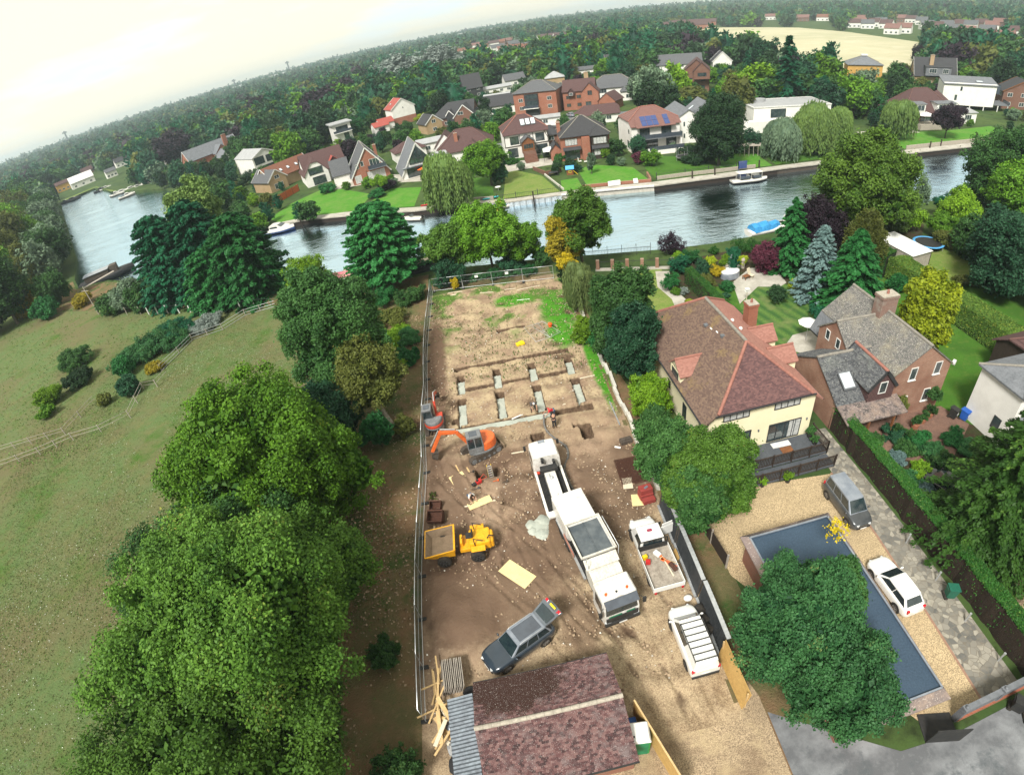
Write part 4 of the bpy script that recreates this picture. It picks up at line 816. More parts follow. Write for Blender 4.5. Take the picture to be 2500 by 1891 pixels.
 # vehicle and machine materials
pm('paint_white',(.82,.82,.80),(.72,.73,.72),1.5,.32,0,0,.5)
pm('lorry_white',(.80,.79,.76),(.56,.53,.48),.8,.4,0,0,.4,fine=4)
pm('paint_silver',(.30,.33,.38),(.20,.23,.28),1.5,.3,0,.3,.7)
pm('paint_tail',(.17,.19,.22),(.12,.14,.16),1.5,.3,0,.3,.7)
pm('paint_slate',(.035,.050,.070),(.028,.040,.055),1.5,.2,0,.1,1)
pm('paint_darkgrey',(.085,.092,.10),(.06,.066,.072),1.5,.3,0,.3,.7)
pm('paint_black',(.012,.013,.016),(.008,.008,.01),1.5,.25,0,0,.8)
pm('paint_red',(.40,.02,.02),None,1.5,.3,0,0,.6)
pm('glass_dark',(.012,.022,.028),(.02,.035,.04),2,.07,0,0,.6,.8)
pm('glass_roof',(.07,.085,.11),(.05,.06,.08),2,.12,0,0,.6,.8)
pm('tyre',(.018,.018,.018),(.045,.038,.03),6,.9,.2)
pm('rim',(.38,.39,.41),(.2,.2,.21),5,.4,0,.7)
pm('rim_dark',(.08,.08,.085),(.05,.05,.05),5,.5,0,.4)
pm('plastic_black',(.02,.021,.023),(.035,.034,.032),3,.6)
pm('plastic_grey',(.16,.165,.17),(.10,.10,.105),3,.6)
pm('tail_lamp',(.55,.01,.02),(.4,.01,.02),3,.25,0,0,.5)
pm('head_lamp',(.75,.78,.8),(.5,.52,.55),4,.15,0,.2,.8)
pm('plate_yellow',(.85,.65,.03),None,4,.5)
pm('plate_white',(.8,.8,.78),None,4,.5)
pm('orange_paint',(.78,.15,.035),(.60,.12,.035),2.2,.45,0,0,.2,fine=11)
pm('machine_red',(.60,.07,.035),(.45,.05,.03),2.2,.45,0,0,.2,fine=11)
pm('machine_grey',(.20,.21,.22),(.13,.13,.135),2.2,.5,fine=9)
pm('yellow_paint',(.85,.40,.015),(.68,.30,.012),2.0,.42,0,0,.25,fine=9)
pm('muddy_steel',(.20,.145,.095),(.30,.22,.15),1.8,.9,.4,.1,fine=8)
pm('dirty_steel',(.12,.10,.085),(.07,.055,.045),3,.75,.3,.3,fine=9)
pm('rust_steel',(.10,.045,.03),(.06,.028,.02),4,.9,.3,fine=12)
pm('galvanised',(.62,.64,.66),(.48,.50,.52),3,.45,0,.6)
pm('aluminium',(.62,.64,.66),(.45,.47,.49),3,.4,0,.6)
pm('rubber_hose',(.11,.115,.12),(.20,.18,.16),5,.8,.2)
pm('dirty_deck',(.36,.32,.27),(.20,.17,.14),2,.85,.2,fine=7)
pm('grey_hopper',(.06,.075,.09),(.16,.18,.19),1.3,.6,.1,.2,fine=6)
pm('pale_concrete_dust',(.62,.60,.54),(.45,.43,.38),1.5,.8,.1,fine=8)
pm('green_vinyl',(.01,.22,.10),None,3,.5)
pm('orange_plastic',(.85,.14,.02),(.7,.10,.02),3,.5)
pm('red_plastic',(.55,.03,.03),(.42,.02,.02),3,.5)
pm('yellow_plastic',(.85,.60,.02),(.7,.48,.02),3,.5)
pm('timber',(.62,.44,.22),(.48,.33,.16),3,.8,.1,fine=18)
pm('timber_pale',(.70,.62,.48),(.55,.48,.36),3,.8,.1,fine=16)
pm('plywood',(.74,.60,.32),(.66,.52,.26),1.2,.75,.05,fine=26)
pm('osb',(.55,.36,.13),(.42,.26,.09),2.5,.8,.1,fine=16)
pm('white_plastic',(.80,.80,.78),(.70,.70,.68),2,.5)
def wheel(root,x,y,r=.33,w=.22,rim='rim',spokes=5,side=1):
 b=B();yo=y
 prof=[(r*.62,-w/2),(r*.9,-w/2),(r,-w/2*.7),(r,w/2*.7),(r*.9,w/2),(r*.62,w/2)]
 n=22;rings=[[(x+pr*cos(2*pi*j/n),yo+py,r+pr*sin(2*pi*j/n))for j in range(n)]for pr,py in prof]
 b.loft(rings,caps=False);b.cyl((x,yo-w*.35,r),(x,yo+w*.35,r),r*.63,20)
 wl=P('wheel',b,'tyre',root)
 c=B();yy=yo+side*(w*.5+.004);c.cyl((x,yy-side*.03,r),(x,yy,r),r*.2,10)
 for k in range(spokes):
  a=2*pi*k/spokes+.3;c.bar((x,yy-side*.01,r),(x+r*.6*cos(a),yy-side*.01,r+r*.6*sin(a)),.03,r*.16)
 nn=20;c.loft([[(x+q*r*cos(2*pi*j/nn),yy,r+q*r*sin(2*pi*j/nn))for j in range(nn)]for q in(.56,.66)],caps=False)
 P('rim',c,rim,wl)
def ring(x,hw,z0,z1,crown=.03,r=.12):
 r=min(r,(z1-z0)*.45)
 hf=[(hw*.86,z0),(hw*.98,z0+r*.8),(hw,z0+(z1-z0)*.5),(hw*.975,z1-r),(hw*.88,z1-r*.15),(hw*.45,z1+crown*.7)]
 return[(x,-a,z)for a,z in hf]+[(x,a,z)for a,z in hf[::-1]]
def bil(q,u,v):a,b_,c,d=[Vector(p)for p in q];return(a*(1-u)+b_*u)*(1-v)+(d*(1-u)+c*u)*v
def inset(q,u0,u1,v0,v1,off):
 p=[bil(q,u0,v0),bil(q,u1,v0),bil(q,u1,v1),bil(q,u0,v1)];n=(p[1]-p[0]).cross(p[3]-p[0]).normalized()
 return[tuple(k+n*off)for k in p],n
def pane(root,name,q,u0,u1,v0,v1,mat,off=.008,label=None):
 p,n=inset(q,u0,u1,v0,v1,off);b=B();back=[tuple(Vector(k)-n*.03)for k in p]
 b.add(p+back,[(0,1,2,3),(7,6,5,4),(1,0,4,5),(2,1,5,6),(3,2,6,7),(0,3,7,4)]);return P(name,b,mat,root,bevel=.006,label=label)
def car(name,label,x,y,heading,paint,Lg,W,stations,cabin,H,wb,r=.33,group=None,cat='car',rim='rim',windows=2,sunroof=False,gate=False,rails=False,plate='plate_white',rearwin=True,roofpaint=None):
 root=T(name,label,cat,(x,y,0),heading,group);hw=W/2
 b=B();b.loft([ring(*s)for s in stations]);body=P('body',b,paint,root)
 sm=body.modifiers.new('s','SUBSURF');sm.levels=1;sm.render_levels=2
 f0,f1,r1,r0,zb=cabin;wb_,wt=hw*.94,hw*.74
 z0=zb-.06;zt=H
 ft=[(f0,-wb_*.93,z0),(f0,wb_*.93,z0)];q=dict(front=[(f0,-wb_*.93,z0),(f0,wb_*.93,z0),(f1,wt*.95,zt),(f1,-wt*.95,zt)],back=[(r0,wb_*.93,z0),(r0,-wb_*.93,z0),(r1,-wt*.95,zt),(r1,wt*.95,zt)],right=[(r0,-wb_*.93,z0),(f0,-wb_*.93,z0),(f1,-wt*.95,zt),(r1,-wt*.95,zt)],left=[(f0,wb_*.93,z0),(r0,wb_*.93,z0),(r1,wt*.95,zt),(f1,wt*.95,zt)])
 c=B();lo=[(f0,-wb_*.93,z0),(f0,wb_*.93,z0),(r0,wb_*.93,z0),(r0,-wb_*.93,z0)];hi=[(f1,-wt*.95,zt),(f1,wt*.95,zt),(r1,wt*.95,zt),(r1,-wt*.95,zt)]
 mid=[((f1+r1)/2,a*wt,zt+.035)for a in(-1,1)]
 c.add(lo+hi,[(0,1,5,4),(2,3,7,6),(3,0,4,7),(1,2,6,5),(0,3,2,1)])
 m0,m1=(f1+r1)/2,0
 c.add([hi[0],hi[1],(m0,wt*.97,zt+.02),(m0,-wt*.97,zt+.02),hi[2],hi[3],(m0,0,zt+.045),((f1*.93+r1*.07),0,zt+.03),((r1*.93+f1*.07),0,zt+.03)],[(0,1,7),(1,2,6,7),(7,6,3,0),(2,4,8,6),(6,8,5,3),(8,4,5)])
 cb_=P('roof',c,roofpaint or paint,root,bevel=.07)
 pane(root,'windscreen',q['front'],.05,.95,.10,.93,'glass_dark',.012)
 if rearwin:pane(root,'rear_window',q['back'],.09,.91,.25,.9,'glass_dark',.012)
 for sd,fl in(('right',1),('left',0)):
  e=[.04,.5,.95]if windows==2 else([.45,.95]if windows==1 else[.03,.33,.64,.96])
  if not fl:e=[1-k for k in e[::-1]]
  for a_,b_ in zip(e,e[1:]):pane(root,'side_window',q[sd],a_+.012,b_-.012,.16,.88,'glass_dark',.012)
 if sunroof:cc=B();cc.cb(m0,0,zt+.045,abs(f1-r1)*.8,wt*1.45,.02);P('sunroof',cc,'glass_roof',root,bevel=.02)
 if rails:
  for s_ in(-1,1):cc=B();cc.tube([(f1-.1,s_*wt*.93,zt+.02),(f1-.25,s_*wt*.93,zt+.09),(r1+.25,s_*wt*.93,zt+.09),(r1+.1,s_*wt*.93,zt+.02)],.02,6);P('roof_rail',cc,'aluminium',root)
 for s_ in(-1,1):
  for xx in(wb/2,-wb/2):
   a=B();a.cyl((xx,s_*(hw-.20),r+.02),(xx,s_*(hw+.004),r+.02),r*1.17,22);P('wheel_arch',a,'plastic_black',root)
   wheel(root,xx,s_*(hw-.09),r,.21,rim,side=s_)
  cc=B();cc.ball((f0-.25,s_*(hw+.08),zb+.06),.1,sc=(.7,1.1,.8));cc.bar((f0-.25,s_*(hw-.06),zb+.02),(f0-.25,s_*(hw+.06),zb+.05),.05,.04);P('mirror',cc,paint,root)
  xf,hf=stations[0][0],stations[0][1];s2=stations[1]
  cc=B();cc.cb(xf-.13,s_*hf*.80,(stations[0][3]+s2[3])/2-.06,.30,.26,.13,rz=-s_*.5);P('headlight',cc,'head_lamp',root,bevel=.03)
  xr=stations[-1][0];hr=stations[-1][1]
  if not gate:cc=B();cc.cb(xr+.07,s_*hr*.90,zb-.10,.14,.20,.26);P('tail_light',cc,'tail_lamp',root,bevel=.03)
 cc=B();cc.cb(stations[0][0]+.01,0,.42,.05,W*.62,.16);P('grille',cc,'plastic_black',root,bevel=.01)
 cc=B();cc.cb(stations[0][0]+.04,0,.40,.02,.5,.11);P('number_plate',cc,'plate_white',root)
 if not gate:cc=B();cc.cb(stations[-1][0]-.012,0,.62,.02,.5,.11);P('number_plate',cc,plate,root)
 return root,q
SUVS=[(2.30,.62,.30,.66),(2.20,.82,.22,.80),(1.85,.92,.20,.93),(1.35,.94,.20,1.0),(.8,.945,.2,1.04),(0,.95,.2,1.06),(-.9,.95,.2,1.08),(-1.7,.94,.22,1.08),(-2.15,.88,.28,1.02),(-2.30,.76,.38,.92)]
suv,q=car('parked_car','slate grey estate car with its tailgate raised, parked by the tiled garage roof',-2.45,16.05,atan2(-.47,-.88),'paint_slate',4.6,1.88,SUVS,(.98,.25,-1.72,-2.05,1.04),1.60,2.8,.36,sunroof=True,gate=True,windows=3,rearwin=False,roofpaint='paint_silver',rails=True)
gt=B();gq=[(-1.72,.68,1.64),(-1.72,-.68,1.64),(-2.75,-.72,1.98),(-2.75,.72,1.98)]
gt.slab([(-1.70,-.64,1.66),(-1.70,.64,1.66),(-2.10,.70,1.78),(-2.62,.74,2.02),(-2.98,.72,1.86),(-3.02,0,1.88),(-2.98,-.72,1.86),(-2.62,-.74,2.02),(-2.10,-.70,1.78)],.09)
g=P('tailgate',gt,'paint_tail',suv,bevel=.02)
b=B();b.slab([(-1.84,-.54,1.713),(-1.84,.54,1.713),(-2.48,.60,1.975),(-2.48,-.60,1.975)],.03);P('rear_window',b,'glass_dark',g)
for s_ in(-1,1):b=B();b.cb(-2.78,s_*.58,1.975,.26,.24,.05,ry=-.42*-1);P('tail_light',b,'tail_lamp',g,bevel=.02)
b=B();b.cb(-2.80,0,1.985,.13,.5,.03,ry=.42);P('number_plate',b,'plate_yellow',g)
b=B();b.box(-2.05,-.66,.62,-1.72,.66,1.52);P('boot_opening',b,'plastic_black',suv)
MPVS=[(2.15,.58,.30,.66),(2.05,.78,.22,.80),(1.75,.86,.20,.94),(1.35,.875,.2,1.05),(.6,.88,.2,1.10),(-.5,.88,.2,1.10),(-1.5,.88,.2,1.10),(-2.0,.86,.24,1.06),(-2.12,.80,.35,.98)]
car('parked_car','dark grey people carrier with a pale roof, on the gravel below the decking',22.05,20.8,R(-89),'paint_darkgrey',4.3,1.75,MPVS,(1.35,.62,-1.9,-2.06,1.08),1.80,2.7,.33,windows=3,roofpaint='paint_silver')
HAT=[(2.12,.55,.30,.60),(2.02,.78,.22,.72),(1.6,.86,.20,.84),(1.0,.875,.2,.92),(.2,.88,.2,.95),(-.8,.88,.2,.98),(-1.6,.87,.22,1.0),(-2.0,.82,.26,.96),(-2.14,.68,.36,.86)]
car('parked_car','white hatchback beside the blue-grey flat roof, partly under yellow shoots',21.45,13.9,R(93),'paint_white',4.3,1.76,HAT,(.95,.15,-1.45,-1.98,.95),1.42,2.62,.33,windows=2)
car('parked_car','black car half hidden under the big spruce by the dark hedge',*[v for v in(30.2,20.2)],R(112),'paint_black',4.3,1.76,HAT,(.95,.15,-1.45,-1.98,.95),1.42,2.62,.33,windows=2)
car('parked_car','red car at the right picture edge on the pinkish gravel',36.6,14.2,R(80),'paint_red',4.3,1.76,HAT,(.95,.15,-1.45,-1.98,.95),1.42,2.62,.33,windows=2)
car('parked_car','tiny silver car between the two brick houses beyond the river',34.8,183.5,R(100),'paint_silver',4.3,1.76,HAT,(.95,.15,-1.45,-1.98,.95),1.42,2.62,.33,windows=2)
car('parked_car','tiny grey car on the driveway left of the white timbered house',4.8,139.5,R(20),'paint_silver',4.3,1.76,HAT,(.95,.15,-1.45,-1.98,.95),1.42,2.62,.33,windows=2)
VANS=[(2.22,.60,.30,.70),(2.12,.80,.22,.84),(1.75,.89,.20,.98),(1.3,.905,.2,1.08),(.5,.91,.2,1.12),(-.5,.91,.2,1.12),(-1.7,.91,.2,1.12),(-2.12,.89,.24,1.10),(-2.22,.84,.35,1.05)]
van,q=car('parked_van','white panel van with a black roof rack, parked by the corrugated fence',7.75,14.05,R(92),'paint_white',4.45,1.82,VANS,(1.42,.78,-2.1,-2.2,1.10),1.78,2.7,.33,windows=1,cat='van',rim='rim_dark',rearwin=False)
b=B()
for i in range(7):xx=.45-i*.40;b.bar((xx,-.68,1.93),(xx,.68,1.93),.05,.035)
for s_ in(-.68,.68):
 b.bar((.5,s_,1.93),(-2.0,s_,1.93),.04,.04)
 for xx in(.45,-.75,-1.95):b.bar((xx,s_,1.78),(xx,s_,1.93),.03,.03)
P('roof_rack',b,'plastic_black',van)
b=B();b.cb(-2.24,0,.40,.10,1.66,.22);P('bumper',b,'plastic_black',van,bevel=.02)
def T2(*a,**k):return T(*a,**k)
pk=T('pickup_truck','white dropside pickup with its right door open and tools in the bed','pickup truck',(7.28,20.55,0),R(92.5))
FR=[(2.98,.66,.34,.72),(2.88,.86,.26,.88),(2.5,.93,.24,1.02),(2.0,.95,.24,1.10),(1.3,.95,.24,1.12),(.35,.95,.24,1.12)]
b=B();b.loft([ring(*s)for s in FR]);o=P('body',b,'paint_white',pk);o.modifiers.new('s','SUBSURF').render_levels=2
f0,f1,r1,r0,zb,H=2.15,1.5,.30,.28,1.1,1.92;wb_,wt=.9,.78
c=B();c.add([(f0,-wb_,zb-.1),(f0,wb_,zb-.1),(r0,wb_,zb-.1),(r0,-wb_,zb-.1),(f1,-wt,H),(f1,wt,H),(r1,wt,H),(r1,-wt,H)],[(0,1,5,4),(2,3,7,6),(3,0,4,7),(1,2,6,5),(4,5,6,7)]);P('roof',c,'paint_white',pk,bevel=.06)
Q_=dict(front=[(f0,-wb_,zb-.1),(f0,wb_,zb-.1),(f1,wt,H),(f1,-wt,H)],back=[(r0,wb_,zb-.1),(r0,-wb_,zb-.1),(r1,-wt,H),(r1,wt,H)],right=[(r0,-wb_,zb-.1),(f0,-wb_,zb-.1),(f1,-wt,H),(r1,-wt,H)],left=[(f0,wb_,zb-.1),(r0,wb_,zb-.1),(r1,wt,H),(f1,wt,H)])
pane(pk,'windscreen',Q_['front'],.05,.95,.15,.93,'glass_dark');pane(pk,'rear_window',Q_['back'],.1,.9,.35,.8,'glass_dark')
pane(pk,'side_window',Q_['left'],.35,.95,.2,.85,'glass_dark');pane(pk,'side_window',Q_['right'],.08,.6,.2,.85,'glass_dark')
b=B();b.cb(1.0,0,1.965,.22,.34,.04);P('roof_lamp',b,pm('dull_red',(.35,.05,.09),None,4,.5),pk,bevel=.01)
b=B();b.slab([(-2.95,-1.03,.93),(.2,-1.03,.93),(.2,1.03,.93),(-2.95,1.03,.93)],.12);P('bed_floor',b,'dirty_deck',pk)
for s_ in(-1,1):b=B();b.box(-2.95,s_*1.03-.02,.82,.2,s_*1.03+.02,1.28);P('drop_side',b,'paint_white',pk,bevel=.008)
b=B();b.box(-2.99,-1.05,.82,-2.95,1.05,1.28);P('tailboard',b,'paint_white',pk,bevel=.008)
b=B();b.box(.2,-1.03,.9,.24,1.03,1.42);b.bar((.22,-1.0,1.42),(.22,-1.0,1.9),.05,.05);b.bar((.22,1.0,1.42),(.22,1.0,1.9),.05,.05);b.bar((.22,-1.0,1.88),(.22,1.0,1.88),.05,.05);P('headboard',b,'plastic_black',pk)
b=B();b.box(-2.8,-.5,.45,2.4,-.38,.75);b.box(-2.8,.38,.45,2.4,.5,.75);P('chassis',b,'plastic_black',pk)
b=B();b.cb(1.42,-1.42,1.0,.08,.95,.95,rz=.18);b.cb(1.42,-1.42,1.6,.05,.8,.35,rz=.18);P('door',b,'paint_white',pk,bevel=.02,label='open white cab door')
for xx in(2.05,-1.75):
 for s_ in(-1,1):
  a=B();a.cyl((xx,s_*.76,.38),(xx,s_*.96,.38),.42,20);P('wheel_arch',a,'plastic_black',pk);wheel(pk,xx,s_*.88,.35,.22,'rim_dark',side=s_)
for s_ in(-1,1):
 b=B();b.cb(2.86,s_*.62,.80,.25,.26,.15,rz=-s_*.4);P('headlight',b,'head_lamp',pk,bevel=.03)
 b=B();b.ball((1.95,s_*1.08,1.18),.12,sc=(.6,1,1));P('mirror',b,'plastic_black',pk)
 b=B();b.cb(-3.01,s_*.9,.72,.04,.16,.2);P('tail_light',b,'tail_lamp',pk)
b=B();b.cb(3.0,0,.5,.06,1.2,.2);P('grille',b,'plastic_black',pk)
def W(o,x,y,z):
 c,s=cos(o.rotation_euler.z),sin(o.rotation_euler.z);return(o.location.x+c*x-s*y,o.location.y+s*x+c*y,z)
def loose(name,label,cat,parent_vehicle,x,y,z,b,mat,rot=0,group=None,bevel=0):
 o=P(name,b,mat,None,bevel=bevel);o.location=W(parent_vehicle,x,y,z)if parent_vehicle else(x,y,z);o.rotation_euler.z=(parent_vehicle.rotation_euler.z if parent_vehicle else 0)+rot
 tag(o,label,cat,group);return o
def jerry(c=.3):
 b=B();b.cb(0,0,.2,.22,c,.36);b.tube([(0,-.08,.38),(0,-.08,.46),(0,.08,.46),(0,.08,.38)],.018,6);b.cyl((0,.1,.38),(0,.1,.43),.03,8);return b
loose('jerry_can','yellow fuel can in the left of the pickup bed','fuel can',pk,-.45,.78,.94,jerry(),'yellow_plastic',.2,bevel=.03)
loose('jerry_can','red fuel can beside the yellow one in the pickup bed','fuel can',pk,-.85,.70,.94,jerry(),'red_plastic',-.3,bevel=.03)
b=B();b.cb(0,0,.14,.5,.34,.24);b.cyl((0,0,.24),(0,0,.32),.1,12);loose('tool_box','white rounded tool case behind the pickup cab','tool case',pk,-.35,-.1,.94,b,'white_plastic',.5,bevel=.05)
b=B();b.bar((-.9,0,.04),(.9,0,.04),.09,.04);loose('plank','pale short plank lying in the pickup bed','plank',pk,-1.35,-.45,.94,b,'timber_pale',.12)
for i,(xx,yy,a,m_)in enumerate([(-1.0,-.55,.6,'orange_plastic'),(-1.15,-.75,.9,'timber'),(-1.3,-.7,.75,'orange_plastic'),(-.8,-.35,.35,'orange_plastic')]):
 b=B();b.tube([(-.55,0,.1),(.45,0,.1)],.022,6);b.cb(.58,0,.1,.26,.2,.03);loose('shovel','orange handled tool in the heap of the pickup bed, number %s'%('one','two','three','four')[i],'shovel',pk,xx,yy,.94,b,m_,a,'hand tools in the pickup bed')
b=B();b.cb(0,0,.12,.7,.28,.2);b.cb(.1,.05,.25,.3,.2,.1);loose('rubble_pile','heap of rusty brackets in the pickup bed','scrap',pk,-1.6,-.75,.94,b,'rust_steel',.3,bevel=.04)
mx=T('mixer_truck','white concrete mixer lorry with a dark open hopper facing the garage roof','mixer truck',(3.2,21.05,0),atan2(-.983,.18))
W2=1.18
def lorrycab(root,x0,x1,hw,zt,roofmat='lorry_white',name='cab'):
 b=B();b.loft([[(x,-hw,.55),(x,hw,.55),(x,hw,1.5),(x,hw*.96,zt-.15),(x,hw*.86,zt),(x,0,zt+.04),(x,-hw*.86,zt),(x,-hw*.96,zt-.15),(x,-hw,1.5)]for x in(x0,x0+.2,x1-.45)]+[[(x1,-hw*.97,.55),(x1,hw*.97,.55),(x1,hw*.97,1.45),(x1-.22,hw*.92,zt-.25),(x1-.35,hw*.84,zt-.06),(x1-.35,0,zt),(x1-.35,-hw*.84,zt-.06),(x1-.22,-hw*.92,zt-.25),(x1,-hw*.97,1.45)]],smooth=False)
 o=P(name,b,roofmat,root,bevel=.05)
 return o
lorrycab(mx,3.05,4.75,W2,2.85)
pane(mx,'windscreen',[(4.76,-W2*.95,1.45),(4.76,W2*.95,1.45),(4.50,W2*.88,2.62),(4.50,-W2*.88,2.62)],.04,.96,.05,.97,'glass_dark',.015)
b=B();b.slab([(4.48,-W2*.9,2.80),(4.98,-W2*.88,2.55),(4.98,W2*.88,2.55),(4.48,W2*.9,2.80)],.03);P('sun_visor',b,'glass_roof',mx)
for s_ in(-1,1):
 q_=[(3.3,s_*1.19,1.5),(4.55,s_*1.19,1.5),(4.45,s_*1.14,2.6),(3.3,s_*1.14,2.6)]
 if s_>0:q_=[q_[1],q_[0],q_[3],q_[2]]
 pane(mx,'side_window',q_,.08,.92,.1,.88,'glass_dark',.015)
 b=B();b.cb(4.85,s_*1.42,2.1,.12,.22,.5);b.bar((4.6,s_*1.15,2.4),(4.85,s_*1.4,2.35),.04,.04);P('mirror',b,'plastic_black',mx,bevel=.03)
 b=B();b.cb(4.78,s_*.92,.78,.1,.4,.22);P('headlight',b,'head_lamp',mx,bevel=.03)
 b=B();b.cb(-1.2,s_*1.1,1.1,5.4,.16,.14);P('side_rail',b,'aluminium',mx)
 for xx in(3.9,-1.9,-3.1):wheel(mx,xx,s_*1.0,.48,.3,'rim_dark',6,side=s_)
 b=B();b.cb(-2.5,s_*1.06,1.05,2.6,.34,.06);P('mudguard',b,'plastic_black',mx)
b=B();b.cb(4.80,0,1.02,.08,2.1,.42);b.cb(4.84,0,.62,.16,2.3,.3);P('bumper',b,'plastic_black',mx,bevel=.03)
b=B();b.cb(4.93,0,.58,.02,.52,.11);P('number_plate',b,'plate_white',mx)
b=B();b.cb(4.79,-.45,1.33,.015,.85,.10);b.cb(4.79,.55,1.33,.015,.55,.10);P('green_badge',b,'green_vinyl',mx)
for yy,m_ in((-.75,'orange_plastic'),(.6,'orange_plastic')):b=B();b.cyl((4.1,yy,2.86),(4.1,yy,3.0),.08,10);P('beacon',b,m_,mx)
b=B();b.cb(4.15,-.1,2.93,.1,.1,.12);P('horn',b,'plastic_black',mx)
b=B();b.box(-4.3,-.5,.75,3.1,-.35,1.05);b.box(-4.3,.35,.75,3.1,.5,1.05);b.box(-4.2,-1.0,1.0,3.0,1.0,1.1);P('chassis',b,'plastic_black',mx)
b=B();b.cyl((2.15,-1.0,1.85),(2.15,1.0,1.85),.75,20);b.cb(2.15,0,1.15,1.3,1.9,.2)
for yy in(-.5,0,.5):b.loft([[(2.15+.77*cos(2*pi*j/20),yy+d,1.85+.77*sin(2*pi*j/20))for j in range(20)]for d in(-.03,.03)],caps=False)
P('water_tank',b,'pale_concrete_dust',mx)
b=B()
x0,x1,hw=-1.55,1.30,1.12
top=[(x0,-hw,3.15),(x1,-hw,3.15),(x1,hw,3.15),(x0,hw,3.15)];bot=[(x0+.7,-.4,1.3),(x1-.7,-.4,1.3),(x1-.7,.4,1.3),(x0+.7,.4,1.3)]
b.add(top+bot,[(0,1,5,4),(1,2,6,5),(2,3,7,6),(3,0,4,7),(4,5,6,7)]);o=P('hopper',b,'lorry_white',mx);sd_=o.modifiers.new('s','SOLIDIFY');sd_.thickness=.06
b=B();b.slab([(x0+.1,-hw+.1,2.98),(x1-.1,-hw+.1,2.98),(x1-.1,hw-.1,2.98),(x0+.1,hw-.1,2.98)],.06);b.cb((x0+x1)/2,0,3.0,x1-x0-.2,.05,.04);P('hopper_cover',b,'grey_hopper',mx)
b=B()
for s_ in(-1,1):b.bar((x0-.05,s_*(hw+.03),3.17),(x1+.05,s_*(hw+.03),3.17),.10,.12)
for xx in(x0,x1):b.bar((xx,-hw,3.17),(xx,hw,3.17),.10,.12)
P('hopper_rim',b,'pale_concrete_dust',mx)
b=B();b.box(-4.55,-1.12,1.1,-1.7,1.12,2.85);P('bin',b,'lorry_white',mx,bevel=.06)
b=B();b.cyl((-3.2,.1,2.85),(-3.2,.1,2.91),.36,20);b.cb(-3.2,.1,2.93,.4,.06,.05);P('hatch',b,'white_plastic',mx)
b=B();b.slab([(1.35,-1.1,2.95),(1.95,-1.1,2.65),(1.95,1.1,2.65),(1.35,1.1,2.95)],.05);P('cement_bin_lid',b,'pale_concrete_dust',mx)
b=B();b.tube([(1.5,-.95,2.6),(1.5,-.95,3.35),(1.9,-.95,3.35),(1.9,-.95,2.6)],.025,6);b.tube([(-1.2,1.2,1.2),(-1.2,1.3,3.3),(1.4,1.3,3.3),(1.4,1.2,1.2)],.025,6);P('handrail',b,'aluminium',mx)
for s_ in(-1,1):b=B();b.cb(-1.2,s_*1.19,1.45,1.9,.03,.38);P('side_panel',b,pm('faded_red',(.45,.16,.11),(.5,.3,.24),3,.7,fine=8),mx)
b=B();b.slab([(-4.55,-.25,1.3),(-4.55,.25,1.3),(-5.0,.2,1.05),(-5.0,-.2,1.05)],.1);P('chute',b,'dirty_steel',mx)
pp=T('pump_truck','white concrete pump lorry with black pipes along both sides of its deck','pump truck',(1.65,28.7,0),R(94))
lorrycab(pp,1.1,3.35,1.08,2.5)
pane(pp,'windscreen',[(3.36,-1.02,1.45),(3.36,1.02,1.45),(3.12,.95,2.3),(3.12,-.95,2.3)],.04,.96,.05,.97,'glass_dark',.015)
b=B();b.cb(2.75,0,2.56,.3,.55,.06);P('roof_vent',b,'paint_silver',pp,bevel=.02)
for s_ in(-1,1):
 q_=[(1.5,s_*1.09,1.45),(3.1,s_*1.09,1.45),(3.0,s_*1.04,2.25),(1.5,s_*1.04,2.25)]
 if s_>0:q_=[q_[1],q_[0],q_[3],q_[2]]
 pane(pp,'side_window',q_,.3,.95,.1,.88,'glass_dark',.015)
 b=B();b.cb(3.1,s_*1.35,1.9,.16,.2,.42);b.bar((3.1,s_*1.05,2.2),(3.1,s_*1.35,2.1),.04,.04);P('mirror',b,'plastic_black',pp,bevel=.03)
 b=B();b.cb(3.37,s_*.8,.8,.1,.34,.2);P('headlight',b,'head_lamp',pp,bevel=.03)
 for xx in(2.5,-1.6):wheel(pp,xx,s_*.95,.42,.28,'rim_dark',6,side=s_)
 b=B();b.slab([(-3.4,s_*.98-.06,1.32),(.95,s_*.98-.06,1.32),(.95,s_*.98+.12,1.32),(-3.4,s_*.98+.12,1.32)]if s_>0 else[(-3.4,-1.10,1.32),(.95,-1.10,1.32),(.95,-.92,1.32),(-3.4,-.92,1.32)],.35);P('side_rail',b,'lorry_white',pp,bevel=.02)
 for k in range(5):
  b=B();b.cyl((-3.1,s_*(.50+.095*k),1.22),(.6,s_*(.50+.095*k),1.22),.042,8);b.cyl((-3.15,s_*(.50+.095*k),1.22),(-3.05,s_*(.50+.095*k),1.22),.06,8);P('pipe',b,'plastic_black',pp)
b=B();b.cb(.35,0,1.9,.5,1.3,.35);b.cb(.9,.35,2.3,.3,.2,.4);b.cb(.7,-.5,2.2,.3,.2,.3);P('engine_stack',b,'plastic_black',pp,bevel=.03)
b=B();b.box(-2.35,-.42,1.0,.35,.42,1.78);P('deck_box',b,'lorry_white',pp,bevel=.04)
b=B();b.ball((-.6,0,1.85),.14);b.cb(-.3,.1,1.83,.3,.08,.06);P('pipe_elbow',b,'galvanised',pp)
b=B();b.box(-3.4,-1.02,.8,1.1,1.02,1.1);P('chassis',b,'plastic_black',pp)
b=B();b.tube([(-2.2,0,1.7),(-3.0,.05,1.9),(-3.9,0,1.5),(-4.1,-.05,1.1)],[.16,.13,.11,.13],8);b.tube([(-2.6,.35,1.5),(-3.9,.3,1.4)],.06,6);b.tube([(-2.6,-.35,1.5),(-3.9,-.3,1.4)],.06,6);P('boom_arm',b,'lorry_white',pp)
